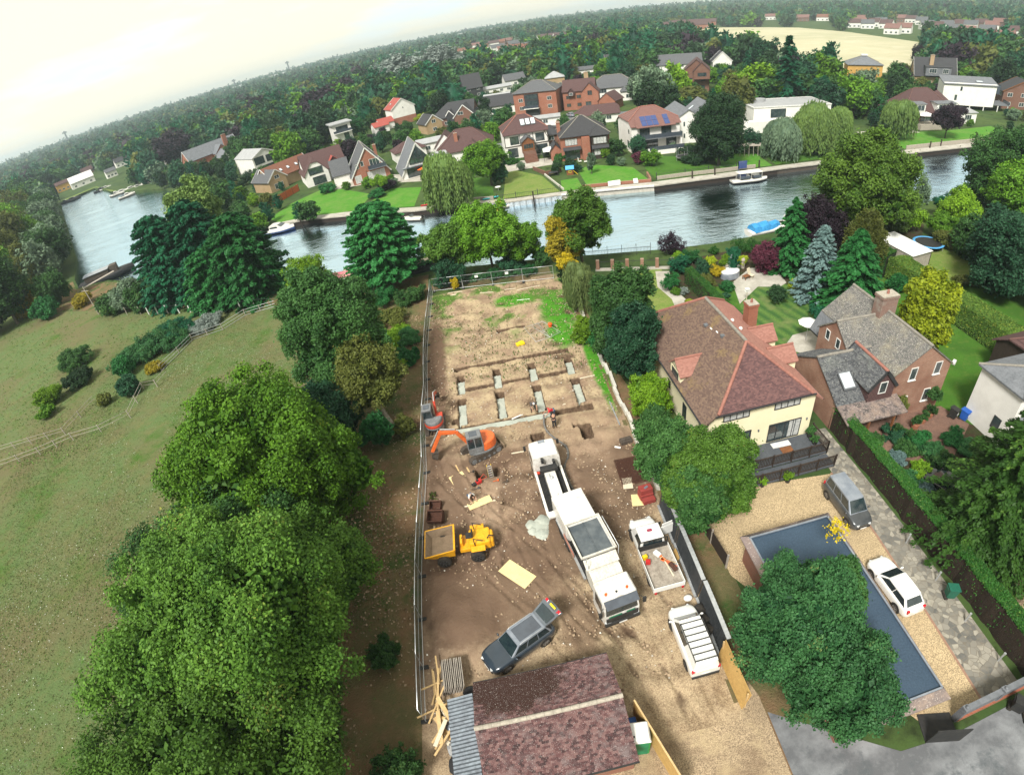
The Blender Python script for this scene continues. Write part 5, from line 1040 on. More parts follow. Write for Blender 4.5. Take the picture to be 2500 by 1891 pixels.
b=B();b.add([(-3.5,-.55,1.5),(-4.2,-.5,1.5),(-4.2,.5,1.5),(-3.5,.55,1.5),(-3.6,-.25,.8),(-4.0,-.25,.8),(-4.0,.25,.8),(-3.6,.25,.8)],[(0,1,5,4),(1,2,6,5),(2,3,7,6),(3,0,4,7),(4,5,6,7)]);o=P('receiving_hopper',b,'dirty_steel',pp);o.modifiers.new('s','SOLIDIFY').thickness=.04
for s_ in(-1,1):b=B();b.slab([(-3.35,s_*.75-.35,1.35),(-3.35,s_*.75+.35,1.35),(-3.75,s_*.75+.25,1.2),(-3.75,s_*.75-.25,1.2)][::-1],.2);P('rear_panel',b,'lorry_white',pp,bevel=.03)
for yy,zz in((.15,1.15),(.45,1.2)):b=B();b.cb(.75,yy*2-.1,zz,.18,.25,.3);P('red_tank',b,'machine_red',pp,bevel=.04)
hose=[(1.62,24.9,.95),(2.6,25.2,.35),(3.1,26.2,.08),(3.25,27.6,.07),(3.0,29.2,.07),(2.95,30.6,.07),(3.5,31.8,.07),(3.55,33.0,.07),(2.9,34.1,.07),(2.35,35.2,.08),(2.2,36.2,.15),(2.35,37.2,.4)]
def smooth(pts,k=6):
 out_=[];n=len(pts)
 for i in range(n-1):
  p0,p1,p2,p3=[Vector(pts[min(max(j,0),n-1)])for j in(i-1,i,i+1,i+2)]
  for j in range(k):
   t=j/k;out_.append(tuple(.5*((2*p1)+(-p0+p2)*t+(2*p0-5*p1+4*p2-p3)*t*t+(-p0+3*p1-3*p2+p3)*t**3)))
 return out_+[tuple(pts[-1])]
b=B();hp=smooth(hose);b.tube(hp,.085,10)
for i in range(6,len(hp)-1,12):b.tube([hp[i],hp[i+1]],.12,10)
o=P('concrete_hose',b,'rubber_hose');tag(o,'long grey concrete hose snaking from the pump lorry to the trench','hose')
dm=T('site_dumper','yellow site dumper with a muddy skip against the left fence','dumper',(-5.9,24.2,0),R(180))
b=B();tp=[(0.0,-1.15,1.75),(0.0,1.15,1.75),(2.15,1.2,1.45),(2.15,-1.2,1.45)];bt=[(.1,-.95,.85),(.1,.95,.85),(1.7,.9,.8),(1.7,-.9,.8)]
b.add(tp+bt,[(0,4,5,1),(1,5,6,2),(3,2,6,7),(0,3,7,4),(4,7,6,5)]);o=P('skip',b,['muddy_steel','yellow_paint'],dm);m_=o.modifiers.new('s','SOLIDIFY');m_.thickness=.05;m_.material_offset=1;m_.offset=-1 if False else 1
b=B();b.bar(tp[0],tp[1],.12,.1);b.bar(tp[0],tp[3],.07,.06);b.bar(tp[1],tp[2],.07,.06);b.bar(tp[2],tp[3],.06,.05);P('skip_rim',b,'yellow_paint',dm)
b=B();b.slab([(.15,-.9,1.02),(1.75,-.9,.98),(1.75,.9,.98),(.15,.9,1.02)][::1],.1);P('soil_load',b,'muddy_steel',dm)
b=B();b.cb(-1.75,0,1.1,1.5,1.35,.85);b.cb(-2.35,0,1.0,.7,1.1,.75);P('engine_cover',b,'yellow_paint',dm,bevel=.12)
b=B();b.cb(-.75,0,.85,1.0,1.3,.35);b.cb(-.45,.0,1.2,.18,.8,.6);P('platform',b,'yellow_paint',dm,bevel=.05)
b=B();b.cb(-1.05,-.05,1.62,.5,.5,.14);b.cb(-1.30,-.05,1.85,.1,.5,.45);P('seat',b,'plastic_black',dm,bevel=.05)
b=B();b.tube([(-.45,0,1.45),(-.62,0,1.75)],.025,6);b.loft([[(-.62+.17*cos(a)*.5,.17*sin(a),1.77+.17*cos(a)*.5+d)for a in[2*pi*j/14 for j in range(14)]]for d in(0,.03)],caps=False);P('steering_wheel',b,'plastic_black',dm)
b=B();b.tube([(-1.4,-.72,.9),(-1.4,-.72,2.1),(-2.0,-.72,1.75)],.04,6);b.tube([(-1.4,.72,.9),(-1.4,.72,2.1),(-2.0,.72,1.75)],.04,6);P('roll_bar',b,'plastic_black',dm)
b=B();b.tube([(-2.3,.35,1.5),(-2.5,.6,2.1),(-2.75,.3,1.6)],.05,6);P('exhaust',b,'plastic_black',dm)
b=B();b.cb(-1.6,.95,1.28,1.0,.5,.08);b.cb(-1.6,-.95,1.28,1.0,.5,.08);P('mudguard',b,'yellow_paint',dm,bevel=.03)
for xx in(.95,-1.45):
 for s_ in(-1,1):wheel(dm,xx,s_*1.0,.52,.42,'rim_dark',6,side=s_)
def track(root,L_,y,w,r=.3,side=1):
 b=B();n=10;pts=[(-L_/2+r*cos(a),r+r*sin(a))for a in[pi/2+pi*j/n for j in range(n+1)]]+[(L_/2+r*cos(a),r+r*sin(a))for a in[-pi/2+pi*j/n for j in range(n+1)]]
 pts=pts[::-1];b.sideprism(pts,y-w/2,y+w/2)
 k=30;per=2*L_+2*pi*r
 for i in range(k):
  s=i/k*per
  if s<L_:p=(-L_/2+s,2*r+.02);a=0
  elif s<L_+pi*r:t=(s-L_)/r;p=(L_/2+(r+.02)*sin(t),r+(r+.02)*cos(t));a=-t
  elif s<2*L_+pi*r:p=(L_/2-(s-L_-pi*r),-.0);a=pi
  else:t=(s-2*L_-pi*r)/r;p=(-L_/2-(r+.02)*sin(t),r-(r+.02)*cos(t));a=pi-t
  b.cb(p[0],y,p[1],.07,w*1.04,.05,ry=-a)
 o=P('track',b,'dirty_steel',root);c=B()
 for xx in(-L_/2,L_/2):c.cyl((xx,y+side*(w/2-.02),r),(xx,y+side*(w/2+.02),r),r*.72,16)
 for i in range(4):c.cyl((-L_/2+L_*(i+1)/5,y+side*(w/2-.02),r*.6),(-L_/2+L_*(i+1)/5,y+side*(w/2+.02),r*.6),r*.35,10)
 P('track_wheel',c,'machine_grey',o)
def bucket(b,c,w=.6,s=.5,rot=0,m=0):
 prof=[(-s*.5,s*.9),(s*.1,s),(s*.5,s*.6),(s*.5,0),(s*.2,-s*.35),(-s*.45,-s*.4),(-s*.4,-s*.3),(s*.12,-s*.25),(s*.38,.02),(s*.38,s*.5),(s*.05,s*.85),(-s*.5,s*.75)]
 cs,sn=cos(rot),sin(rot);pr=[(c[0]+cs*x-sn*z,c[2]+sn*x+cs*z)for x,z in prof]
 b.sideprism(pr,c[1]-w/2,c[1]+w/2,m);pr2=[pr[0],pr[1],pr[2],pr[3],pr[4],pr[5]]
 for yy in(c[1]-w/2,c[1]+w/2-.03):b.sideprism(pr2,yy,yy+.03,m)
def excavator(label,x,y,base_rot,turn,paint,scale,boompts,cabcol,tail,blade=True,glass='glass_dark'):
 root=T('excavator',label,'excavator',(x,y,0),base_rot);S=scale
 for s_ in(-1,1):track(root,2.2*S,s_*.75*S,.36*S,.3*S,s_)
 b=B();b.cb(0,0,.42*S,1.2*S,1.2*S,.3*S);P('undercarriage',b,'dirty_steel',root,bevel=.03)
 b=B();b.cb(1.62*S,0,.3*S,.08*S,1.9*S,.38*S);b.bar((1.6*S,-.5*S,.3*S),(.8*S,-.4*S,.3*S),.08,.08);b.bar((1.6*S,.5*S,.3*S),(.8*S,.4*S,.3*S),.08,.08);P('dozer_blade',b,'muddy_steel',root)
 def rt(p):c,s=cos(turn),sin(turn);return(c*p[0]*S-s*p[1]*S,s*p[0]*S+c*p[1]*S,p[2]*S)
 n=20
 def shp(pts,z0,z1,mat,name,inset_=0,bev=.05):
  b=B();lo=[rt((px,py,z0))for px,py in pts];hi=[rt((px*(1-inset_),py*(1-inset_),z1))for px,py in pts];k=len(pts)
  b.add(lo+hi,[tuple(range(k))[::-1],tuple(range(k,2*k))]+[(i,(i+1)%k,k+(i+1)%k,k+i)for i in range(k)]);return P(name,b,mat,root,bevel=bev)
 arc=[(-tail*cos(a)if abs(a)<1.3 else-tail*.3,tail*.95*sin(a))for a in[(-1.2+2.4*j/10)for j in range(11)]]
 arc=[(-.15-(tail-.15)*cos(a),.92*sin(a))for a in[(1.45-2.9*j/12)for j in range(13)]]
 shp([(.9,.85),(.1,.95)]+arc+[(.1,-.95),(.9,-.85)],.62,.82,'machine_grey','turntable')
 if paint=='machine_red':
  shp([(.0,.90),(-.1,.92)]+arc+[(-.1,-.92),(.0,-.90)],.82,1.12,paint,'red_band',.0,.05);shp([(.0,.88),(-.1,.90)]+[(a*.98,c*.98)for a,c in arc]+[(-.1,-.90),(.0,-.88)],1.12,1.5,'machine_grey','engine_cover',.05,.1)
 else:shp([(.0,.90),(-.1,.92)]+arc+[(-.1,-.92),(.0,-.90)],.82,1.55,paint,'engine_cover',.04,.1)
 shp([(.85,-.88),(-.1,-.88),(-.1,-.2),(.85,-.2)],.82,1.25,paint,'side_tank',.0,.06)
 c0=[(.95,.92),(-.25,.92),(-.25,-.02),(.95,-.02)]
 shp(c0,.82,1.35,cabcol,'cab',0,.04)
 b=B();cx=[(.93,.90),(-.23,.90),(-.23,.0),(.93,.0)];lo=[rt((*p,1.35))for p in cx];hi=[rt((p[0]*.93,p[1]*.95+.01,2.35))for p in cx]
 b.add(lo+hi,[(0,1,5,4)[::-1],(1,2,6,5)[::-1],(2,3,7,6)[::-1],(3,0,4,7)[::-1]]);P('cab_glass',b,glass,root)
 b=B()
 for l_,h_ in zip(lo,hi):b.bar(l_,h_,.07*S,.07*S)
 for i in range(4):b.bar(lo[i],lo[(i+1)%4],.06*S,.06*S);b.bar(hi[i],hi[(i+1)%4],.08*S,.08*S)
 ml_=[(Vector(lo[i])+Vector(lo[(i+1)%4]))/2 for i in(0,2)];mh_=[(Vector(hi[i])+Vector(hi[(i+1)%4]))/2 for i in(0,2)]
 for a,c in zip(ml_,mh_):b.bar(a,c,.07*S,.07*S)
 P('cab_frame',b,cabcol if cabcol!='plastic_black' else 'plastic_grey',root)
 b=B();r0=[rt((p[0]*.97,p[1]*.97+.01,2.44))for p in cx];b.slab(r0[::-1]if turn is None else r0,.12*S);P('cab_roof',b,'machine_grey',root,bevel=.05)
 b=B();b.cb(*rt((.35,.45,2.46)),.6*S,.55*S,.05*S,rz=turn);P('roof_hatch',b,'glass_roof',root,bevel=.03)
 b=B();b.cb(*rt((.2,.45,1.25)),.5*S,.5*S,.5*S,rz=turn);P('seat',b,'plastic_black',root,bevel=.05)
 p=boompts;o_=T0=None
 b=B();w_=.2*S
 for a,c,h in((p[0],p[1],.30),(p[1],p[2],.30)):b.bar(rt((a[0],-.25,a[1])),rt((c[0],-.25,c[1])),w_,h*S)
 P('boom',b,paint,root,bevel=.03)
 b=B();b.bar(rt((p[2][0]-.25,-.25,p[2][1]+.15)),rt((p[3][0],-.25,p[3][1])),w_*.9,.26*S);P('dipper_arm',b,paint if scale>1 else paint,root,bevel=.03)
 b=B();b.tube([rt((p[0][0]+.1,-.25,p[0][1]-.1)),rt(((p[1][0]*.6+p[0][0]*.4),-.25,p[1][1]*.6+p[0][1]*.4-.25))],.05*S,8);b.tube([rt((p[1][0]+.05,-.25,p[1][1]+.26)),rt((p[2][0]-.2,-.25,p[2][1]+.32))],.055*S,8)
 b.tube([rt((p[2][0]-.05,-.25,p[2][1]-.25*-1)),rt((p[3][0]*.8+p[2][0]*.2+.15,-.25,p[3][1]*.7+p[2][1]*.3+.1))],.05*S,8);P('hydraulic_ram',b,'galvanised',root)
 b=B();bb=B();bucket(bb,(p[3][0]-.1,-.25,p[3][1]-.45),.55,.5,.25);b.add([rt(v)for v in bb.v],bb.f);P('bucket',b,'dirty_steel',root)
 return root
excavator('orange tracked excavator with its arm bent down towards the left fence',-3.55,34.3,atan2(1.2,2.5),pi-atan2(1.2,2.5)+.10,'orange_paint',1.08,[(.75,.95),(1.9,2.65),(2.6,2.85),(3.9,1.15)]if False else[(.8,1.0),(1.55,2.45),(2.9,2.75),(3.75,1.05)],'machine_grey',1.35)
excavator('dark grey and red tracked excavator squeezed against the left fence',-7.55,38.6,R(-90),R(180)+.0,'machine_red',.95,[(.8,.9),(1.3,2.0),(2.4,2.35),(4.1,1.3)],'plastic_black',1.15)
# people
pm('skin',(.50,.29,.20),(.42,.23,.16),6,.6)
pm('cloth_white',(.72,.72,.70),(.6,.6,.6),5,.9,.1);pm('cloth_black',(.02,.02,.022),(.03,.03,.033),5,.9,.1)
pm('cloth_red',(.62,.02,.045),(.5,.015,.03),5,.9,.1);pm('denim',(.06,.12,.22),(.04,.08,.16),5,.9,.1)
pm('cloth_grey',(.10,.10,.105),(.06,.06,.065),5,.9,.1);pm('hair',(.03,.02,.015),None,8,.8);pm('boots',(.12,.08,.05),(.06,.04,.03),8,.8)
def skin(name,verts,edges,radii,mat,parent,root=0):
 me=bpy.data.meshes.new(name);bm=bmesh.new();ly=bm.verts.layers.skin.verify();vs=[]
 for i,(v,r_)in enumerate(zip(verts,radii)):
  x=bm.verts.new(v);r2=r_ if isinstance(r_,tuple)else(r_,r_);x[ly].radius=r2;x[ly].use_root=(i==root);vs.append(x)
 for a,b_ in edges:bm.edges.new((vs[a],vs[b_]))
 bm.to_mesh(me);bm.free();me.materials.append(MATS[mat]);o=link(name,me,parent)
 m=o.modifiers.new('skin','SKIN');m.use_smooth_shade=True;s=o.modifiers.new('s','SUBSURF');s.levels=1;s.render_levels=1;return o
def person(label,loc,rot,J,shirt,legs,hat=None,shorts=False):
 t=T('person',label,'person',loc,rot)
 k=['pelvis','chest','neck','head','sL','eL','wL','sR','eR','wR','hL','kL','aL','tL','hR','kR','aR','tR'];V=[Vector(J[n])for n in k]
 rad=[.12,.14,.06,.09,.055,.045,.032,.055,.045,.032,.085,.06,.045,.035,.085,.06,.045,.035]
 E_=[(0,1),(1,2),(2,3),(1,4),(4,5),(5,6),(1,7),(7,8),(8,9),(0,10),(10,11),(11,12),(12,13),(0,14),(14,15),(15,16),(16,17)]
 for wi,ei in((6,5),(9,8)):
  d=(V[wi]-V[ei]).normalized();u=d.cross(Vector((0,0,1)));u=u.normalized()if u.length>.1 else Vector((1,0,0));n=d.cross(u)
  pi_=len(V);V.append(V[wi]+d*.06);rad.append((.040,.020));E_.append((wi,pi_))
  for j in range(4):
   b0=len(V);V.append(V[pi_]+d*(.045)+u*(j-1.5)*.021);rad.append(.009);V.append(V[b0]+d*(.035-.006*abs(j-1.2))+n*.02);rad.append(.007);E_+=[(pi_,b0),(b0,b0+1)]
  b0=len(V);V.append(V[wi]+d*.05+u*.05);rad.append(.010);V.append(V[b0]+d*.035+u*.01);rad.append(.008);E_+=[(pi_,b0),(b0,b0+1)]
 skin('body',V,E_,rad,'skin',t)
 g=lambda n:Vector(J[n])
 skin('shirt',[g('pelvis')+(g('chest')-g('pelvis'))*.1,g('chest'),g('neck')-(g('neck')-g('chest'))*.4,g('sL'),g('sL')+(g('eL')-g('sL'))*.75,g('sR'),g('sR')+(g('eR')-g('sR'))*.75],[(0,1),(1,2),(1,3),(3,4),(1,5),(5,6)],[(.18,.14),(.19,.15),.09,.085,.07,.085,.07],shirt,t)
 f=.45 if shorts else .93
 skin('shorts' if shorts else 'trousers',[g('pelvis'),g('hL'),g('kL')if not shorts else g('hL')+(g('kL')-g('hL'))*.8,g('hR'),g('kR')if not shorts else g('hR')+(g('kR')-g('hR'))*.8]+([]if shorts else[g('kL')+(g('aL')-g('kL'))*.9,g('kR')+(g('aR')-g('kR'))*.9]),[(0,1),(1,2),(0,3),(3,4)]+([]if shorts else[(2,5),(4,6)]),[(.17,.14),.115,.085,.115,.085]+([]if shorts else[.065,.065]),legs,t)
 for a,b_ in(('aL','tL'),('aR','tR')):bb=B();d=g(b_)-g(a);bb.cb(*(g(a)+d*.45),.27,.10,.11,rz=atan2(d.y,d.x));P('boot',bb,'boots',t,bevel=.03)
 hd=g('head');bb=B();up=(g('head')-g('neck')).normalized();c=hd+up*.03;bb.ball(tuple(c),.118,sc=(1,.88,1.05));P('cap' if hat else 'hair',bb,hat or 'hair',t)
 return t
def pose(lean=0,crouch=0,reach=.3,spread=.16,down=.55):
 hz=.92-crouch;px=-.12*sin(lean);p=Vector((px,0,hz));dr=Vector((sin(lean),0,cos(lean)));ch=p+dr*.42;ne=p+dr*.56;he=ne+Vector((sin(lean*1.1),0,cos(lean*1.1)))*.17
 J=dict(pelvis=p,chest=ch,neck=ne,head=he)
 for s,n in((1,'L'),(-1,'R')):
  sh=p+dr*.50+Vector((0,s*.19,0));J['s'+n]=sh;J['e'+n]=sh+Vector((reach*.4,s*.07,-down*.5));J['w'+n]=sh+Vector((reach,s*.0,-down))
  J['h'+n]=p+Vector((0,s*.10,-.06));J['k'+n]=Vector((px+.08+crouch*.8,s*spread*.8,.48-crouch*.15));J['a'+n]=Vector((-.05,s*spread,.09));J['t'+n]=Vector((.14,s*spread*1.15,.05))
 return J
person('person in a grey shirt and white cap bending over the trench edge',(1.55,38.5,.0),R(-80),pose(1.0,.05,.35,.2,.5),'cloth_grey','cloth_grey','cloth_white')
person('person in a red shirt and jeans holding the end of the concrete hose',(3.15,37.35,-.25),R(195),pose(1.05,.05,.45,.22,.42),'cloth_red','denim')
person('person in black clothes standing behind the red shirted worker',(3.05,35.7,.0),R(95),pose(.15,.02,.3,.12,.45),'cloth_black','cloth_black')
person('person in a white shirt and shorts kneeling on the plywood board',(-4.75,29.1,.0),R(-65),pose(.9,.46,.32,.16,.42),'cloth_white','denim',shorts=True)
# fence of mesh panels
def fence_panel():
 t=T('fence_panel','','fence panel',(0,0,0),0,'mesh fence panels round the building site')
 b=B();w_,h=3.4,1.98;r=.028
 b.tube([(0,0,.12),(0,0,h),(w_,0,h),(w_,0,.12)],r,6);b.tube([(0,0,.2),(w_,0,.2)],r,6);b.tube([(0,0,1.1),(w_,0,1.1)],.012,5);P('frame',b,'galvanised',t)
 b=B()
 for i in range(1,34):b.bar((w_*i/34,0,.2),(w_*i/34,0,h),.006,.006)
 for i in range(1,9):b.bar((0,0,.2+i*.2),(w_,0,.2+i*.2),.007,.007)
 P('wire_mesh',b,'dark_wire',t)
 b=B();b.cb(0,0,.07,.24,.62,.13);P('foot_block',b,'plastic_black',t,bevel=.02)
 return t
pm('dark_wire',(.11,.13,.13),(.07,.08,.08),3,.6,0,.4)
fp=fence_panel();first=True
wig=lambda y:-8.45+.18*sin(y*.21)-(.22 if 36<y<42 else 0)
yy=12.2;pan=[]
while yy<64.5:
 pan.append(((wig(yy),yy),(wig(yy+3.45),yy+3.45)));yy+=3.45
def setp(o,a,c,lab):
 o.location=(a[0],a[1],0);o.rotation_euler=(0,0,atan2(c[1]-a[1],c[0]-a[0]));o['label']=lab
names=['nearest the timber pile','second from the timber pile','level with the grey estate car','just above the grey estate car','beside the yellow dumper','beside the yellow dumper skip','beside the spare digger buckets','beside the orange excavator bucket','left of the orange excavator arm','level with the front of the far excavator','beside the cab of the far excavator','beside the arm of the far excavator','left of the long back trench','above the long back trench','left of the dry grass','next to the far corner']
for i,(a,c)in enumerate(pan):
 o=fp if first else dup(fp);first=False;setp(o,a,c,'mesh panel of the left site fence %s'%names[i%16])
cx0,cy0=pan[-1][1]
bk=[(cx0+.25+i*4.02,cy0+.1-i*.72)for i in range(5)]
bn=['touching the left corner','with a small white sign, nearer the corner','with a small white sign, nearer the yellow tree','ending at the yellow leaved tree']
for i in range(4):
 o=dup(fp);setp(o,bk[i],bk[i+1],'mesh panel of the back site fence %s'%bn[i]);o.scale=(1.19,1,1)
 if i in(1,2):
  b=B();q_=((bk[i][0]+bk[i+1][0])/2,(bk[i][1]+bk[i+1][1])/2);b.box(-.22,-.03,1.45,.22,-.045,1.78);s=P('warning_sign',b,'white_plastic');s.location=(*q_,0);s.rotation_euler.z=atan2(-.72,4.02)
  tag(s,'small white sign hung on the back fence, %s'%('nearer the left corner' if i==1 else 'nearer the yellow tree'),'sign')
def flatframe(lab,x,y,rot,w_,h,z=.1):
 b=B();b.tube([(0,0,z),(w_,0,z),(w_,h,z),(0,h,z),(0,0,z)],.022,6);b.tube([(w_/2,0,z),(w_/2,h,z)],.015,5)
 for i in range(1,16):b.bar((w_*i/16,0,z),(w_*i/16,h,z),.006,.006)
 o=P('fence_panel',b,'galvanised');o.location=(x,y,0);o.rotation_euler.z=rot;tag(o,lab,'fence panel')
flatframe('loose fence panel lying flat on the grass under the orange lamp',5.1,50.4,R(104),3.6,1.7)
flatframe('second loose fence panel lying askew on the grass by the weeping tree',6.4,51.0,R(118),3.4,1.5,.16)
b=B();b.ball((0,0,.32),.26,sc=(1,1,.8));b.cyl((0,0,0),(0,0,.2),.2,10);o=P('orange_bag',b,'orange_plastic');o.location=(5.5,52.6,.12);tag(o,'orange sack on top of the loose fence panels','sack')
b=B();b.cb(0,0,.16,.95,.5,.26,rz=.2);b.cb(.1,.1,.32,.5,.35,.1,rz=.4);o=P('yellow_crate',b,'yellow_plastic',bevel=.04);o.location=(1.75,50.1,0);tag(o,'bright yellow crate alone on the dry grass beyond the trenches','crate')
def board(lab,x,y,w_,h,rot,mat='plywood',t=.02,z=.10,name='plywood_sheet',cat='board',group=None):
 b=B();b.cb(0,0,0,w_,h,t);o=P(name,b,mat,None,bevel=.004);o.location=(x,y,z);o.rotation_euler=(R(rnd.uniform(-1,1)),R(rnd.uniform(-1,1)),rot);tag(o,lab,cat,group);return o
c_=[G(1244.5,1365.5),G(1309.4,1407.4),G(1282.5,1440.3),G(1217.3,1395.4)];mx_=sum(p[0]for p in c_)/4;my_=sum(p[1]for p in c_)/4
board('large pale plywood sheet lying between the dumper and the mixer lorry',mx_,my_,2.44,1.22,atan2(c_[1][1]-c_[0][1],c_[1][0]-c_[0][0]))
board('square plywood piece below the orange excavator arm',*G(1118,1168),1.25,1.0,R(22))
board('plywood board with timbers that the kneeling worker uses',*G(1172,1229),1.9,.72,R(17),z=.14)
board('light plywood piece on the rusty mesh beside the brick pallet',*G(1532,1181),.75,1.15,R(-8),'timber_pale')
board('plywood piece lying half under the brick pallet',*G(1556,1222),.85,1.15,R(-10),'plywood')
TB=[((1104,1118),(1121,1152),'timber','long timber batten above the square plywood piece'),((1120,1241),(1210,1222),'timber_pale','long batten sticking out under the kneeling worker'),((1250,1024),(1277,1012),'white_plastic','white levelling staff across the front trench'),((1366,991),(1393,984),'timber_pale','pale batten beside the red shirted worker'),((1488,981),(1513,1038),'aluminium','long thin pole lying by the boundary on the right'),((1416,925),(1452,917),'timber_pale','pale batten at the right of the back trenches'),((1140,1142),(1148,1156),'timber','short timber stub next to the hammer'),((1249,1108),(1279,1103),'timber_pale','thin pale stick left of the pump lorry cab'),((1255,1172+188),(1200,1312),'timber_pale','x'),((1121,1400),(1121,1402),'timber','x'),((1371,817),(1375,830),'timber_pale','short stake beside the loose fence panels'),((1095,716),(1128,712),'timber_pale','first plank in the heap at the back fence'),((1103,721),(1130,714),'timber_pale','second plank in the heap at the back fence'),((1172,716),(1204,714),'timber_pale','plank in the middle of the back fence'),((1232,708),(1259,705),'timber_pale','plank right of the middle of the back fence'),((1262,709),(1318,698),'timber_pale','longest plank towards the yellow tree'),((1262,734),(1293,731),'white_plastic','white folded sheet on the grass patch'),((1100,722),(1125,719),'timber_pale','third plank in the heap at the back fence')]
for a,c,m_,lab in TB:
 if lab=='x':continue
 p,q_=G(*a),G(*c);b=B();b.bar((p[0],p[1],.07),(q_[0],q_[1],.07),.11,.06);o=P('timber_batten',b,m_);tag(o,lab,'timber')
t=T('ladder','yellow and grey step ladder standing in the square pit','ladder',(-3.0,31.6,-1.3),R(8))
for s_ in(-1,1):b=B();b.bar((s_*.2,.25,0),(s_*.17,-.05,2.3),.05,.08);P('stile',b,'yellow_plastic',t)
for i in range(7):b=B();b.cb(0,.21-.04*i,.35+i*.3,.36,.1,.03);P('rung',b,'aluminium',t)
b=B();b.bar((-.2,.25-.55,0),(-.17,-.1,2.2),.04,.05);b.bar((.2,-.3,0),(.17,-.1,2.2),.04,.05);P('rear_leg',b,'aluminium',t)
t=T('trench_rammer','small red petrol machine lying beside the square pit','machine',(*G(1170,1180),.05),R(30))
b=B();b.cb(0,0,.2,.45,.35,.3);P('engine',b,'red_plastic',t,bevel=.05)
b=B();b.tube([(.2,.1,.3),(.7,.3,.35),(.7,-.2,.35),(.2,-.1,.3)],.025,6);P('handle',b,'machine_red',t)
b=B();b.cb(-.4,.1,.1,.4,.3,.12);b.cyl((-.1,0,.35),(-.1,0,.45),.1,10);P('base_plate',b,'plastic_black',t,bevel=.02)
for i,(px,py,lab,m_)in enumerate([(1150,1155,'hammer lying by the timber stub','plastic_black'),(1232,1179,'trowel on the soil right of the pit','dirty_steel'),(1210,1176,'orange handled tool below the pit','orange_paint'),(1163,1195,'grey bag of fixings below the red machine','cloth_grey')]):
 b=B();b.bar((-.2,0,.1),(.2,.05,.1),.04,.04);b.cb(.22,.05,.12,.14,.2,.08);o=P('hand_tool',b,m_);o.location=(*G(px,py),.02);tag(o,lab,'tool')
for i,(y,w_,s,lab)in enumerate([(28.6,.9,.55,'narrow digger bucket by the left fence, further from the dumper'),(27.3,1.2,.75,'wide digger bucket by the left fence, next to the dumper')]):
 b=B();bucket(b,(0,0,s*.45),w_,s,-1.3);o=P('digger_bucket',b,'rust_steel');o.location=(-7.55,y,.05);o.rotation_euler.z=R(80);tag(o,lab,'bucket')
b=B()
for i in range(7):a=rnd.uniform(0,6);b.tube([(rnd.uniform(-.4,.4),rnd.uniform(-.5,.5),.1+.05*i),(rnd.uniform(-.4,.4),rnd.uniform(-.5,.5),.15+.04*i)],.05,6)
o=P('webbing_pile',b,'leaf_olive');o.location=(-7.7,30.0,0);tag(o,'tangled green sling by the fence above the spare buckets','sling')
b=B();b.cb(0,0,.2,1.0,.55,.35);b.cb(0,0,.42,.9,.3,.12);o=P('steel_trough',b,'dirty_steel',bevel=.03);o.location=(*G(1528,1079),0);o.rotation_euler.z=.1;tag(o,'dark steel bucket by the boundary right of the open holes','bucket')
b=B();b.cyl((-.25,0,.1),(.25,.05,.1),.09,10);o=P('white_bottle',b,'white_plastic');o.location=(*G(1508,1094),0);o.rotation_euler.z=-.6;tag(o,'white plastic tube lying above the rusty mesh','tube')
b=B();rs=random.Random(4)
for cx,cy,r_ in((0,0,.75),(-.55,.35,.5),(.35,.55,.6),(.1,-.55,.55),(-.5,-.2,.4)):
 pts=[(cx+r_*(1+.1*sin(5*a)+rs.uniform(-.06,.06))*cos(a),cy+r_*(1+.12*sin(4*a+1))*sin(a))for a in[2*pi*j/22 for j in range(22)]];z0=.09+.006*len(b.f)*.04
 n=len(pts);vs=[(*p,0)for p in pts]+[(cx+(p[0]-cx)*.6,cy+(p[1]-cy)*.6,z0+.02)for p in pts]+[(cx,cy,z0+.05)]
 b.add(vs,[(i,(i+1)%n,n+(i+1)%n,n+i)for i in range(n)]+[(n+i,n+(i+1)%n,2*n)for i in range(n)],0,True)
o=P('concrete_spill',b,'wet_concrete');o.location=(.1,25.1,.03);tag(o,'round lobed puddle of grey concrete left of the mixer lorry','concrete spill')
b=B()
for i in range(15):b.bar((6.95+.13*i,30.3,.12),(6.95+.11*i,27.6,.12),.018,.018)
for i in range(20):b.bar((6.95,30.3-.14*i,.135),(8.85,30.3-.14*i,.135),.018,.018)
for i in range(15):b.bar((7.0+.13*i,30.2,.2),(7.0+.12*i,27.5,.2),.018,.018)
for i in range(20):b.bar((7.0,30.23-.14*i,.215),(8.9,30.23-.14*i,.215),.018,.018)
b.slab([(6.95,27.5,.07),(8.9,27.5,.07),(8.9,30.3,.07),(6.95,30.3,.07)],.03)
o=P('rebar_mesh',b,'rust_steel');tag(o,'stack of rusty reinforcing mesh mats by the boundary','rebar mesh')
t=T('brick_pallet','pallet with packs of red bricks at the head of the corrugated fence','brick pallet',(8.35,25.9,0),R(6))
b=B()
for i in range(6):b.cb(0,-.45+i*.18,.13,1.1,.1,.02)
for i in range(3):b.cb(-.45+i*.45,0,.06,.1,1.0,.1)
P('pallet',b,'timber',t)
coursed('red_brick_pack',(.33,.06,.05),(.26,.045,.04),(.16,.05,.04),.22,.075,.008)
for(cx,cy,z0,sx,sy,sz)in((-.02,.12,.14,1.0,.72,.5),(-.02,.15,.66,.96,.62,.42),(.0,-.5,.14,.95,.4,.36)):b=B();b.box(cx-sx/2,cy-sy/2,z0,cx+sx/2,cy+sy/2,z0+sz);P('brick_pack',b,'red_brick_pack',t,bevel=.02)
b=B();b.cb(0,.1,1.12,.3,.16,.07,rz=.4);P('strap_roll',b,'paint_silver',t)
pm('dark_sheet',(.035,.04,.045),(.06,.065,.07),2,.5,0,.3)
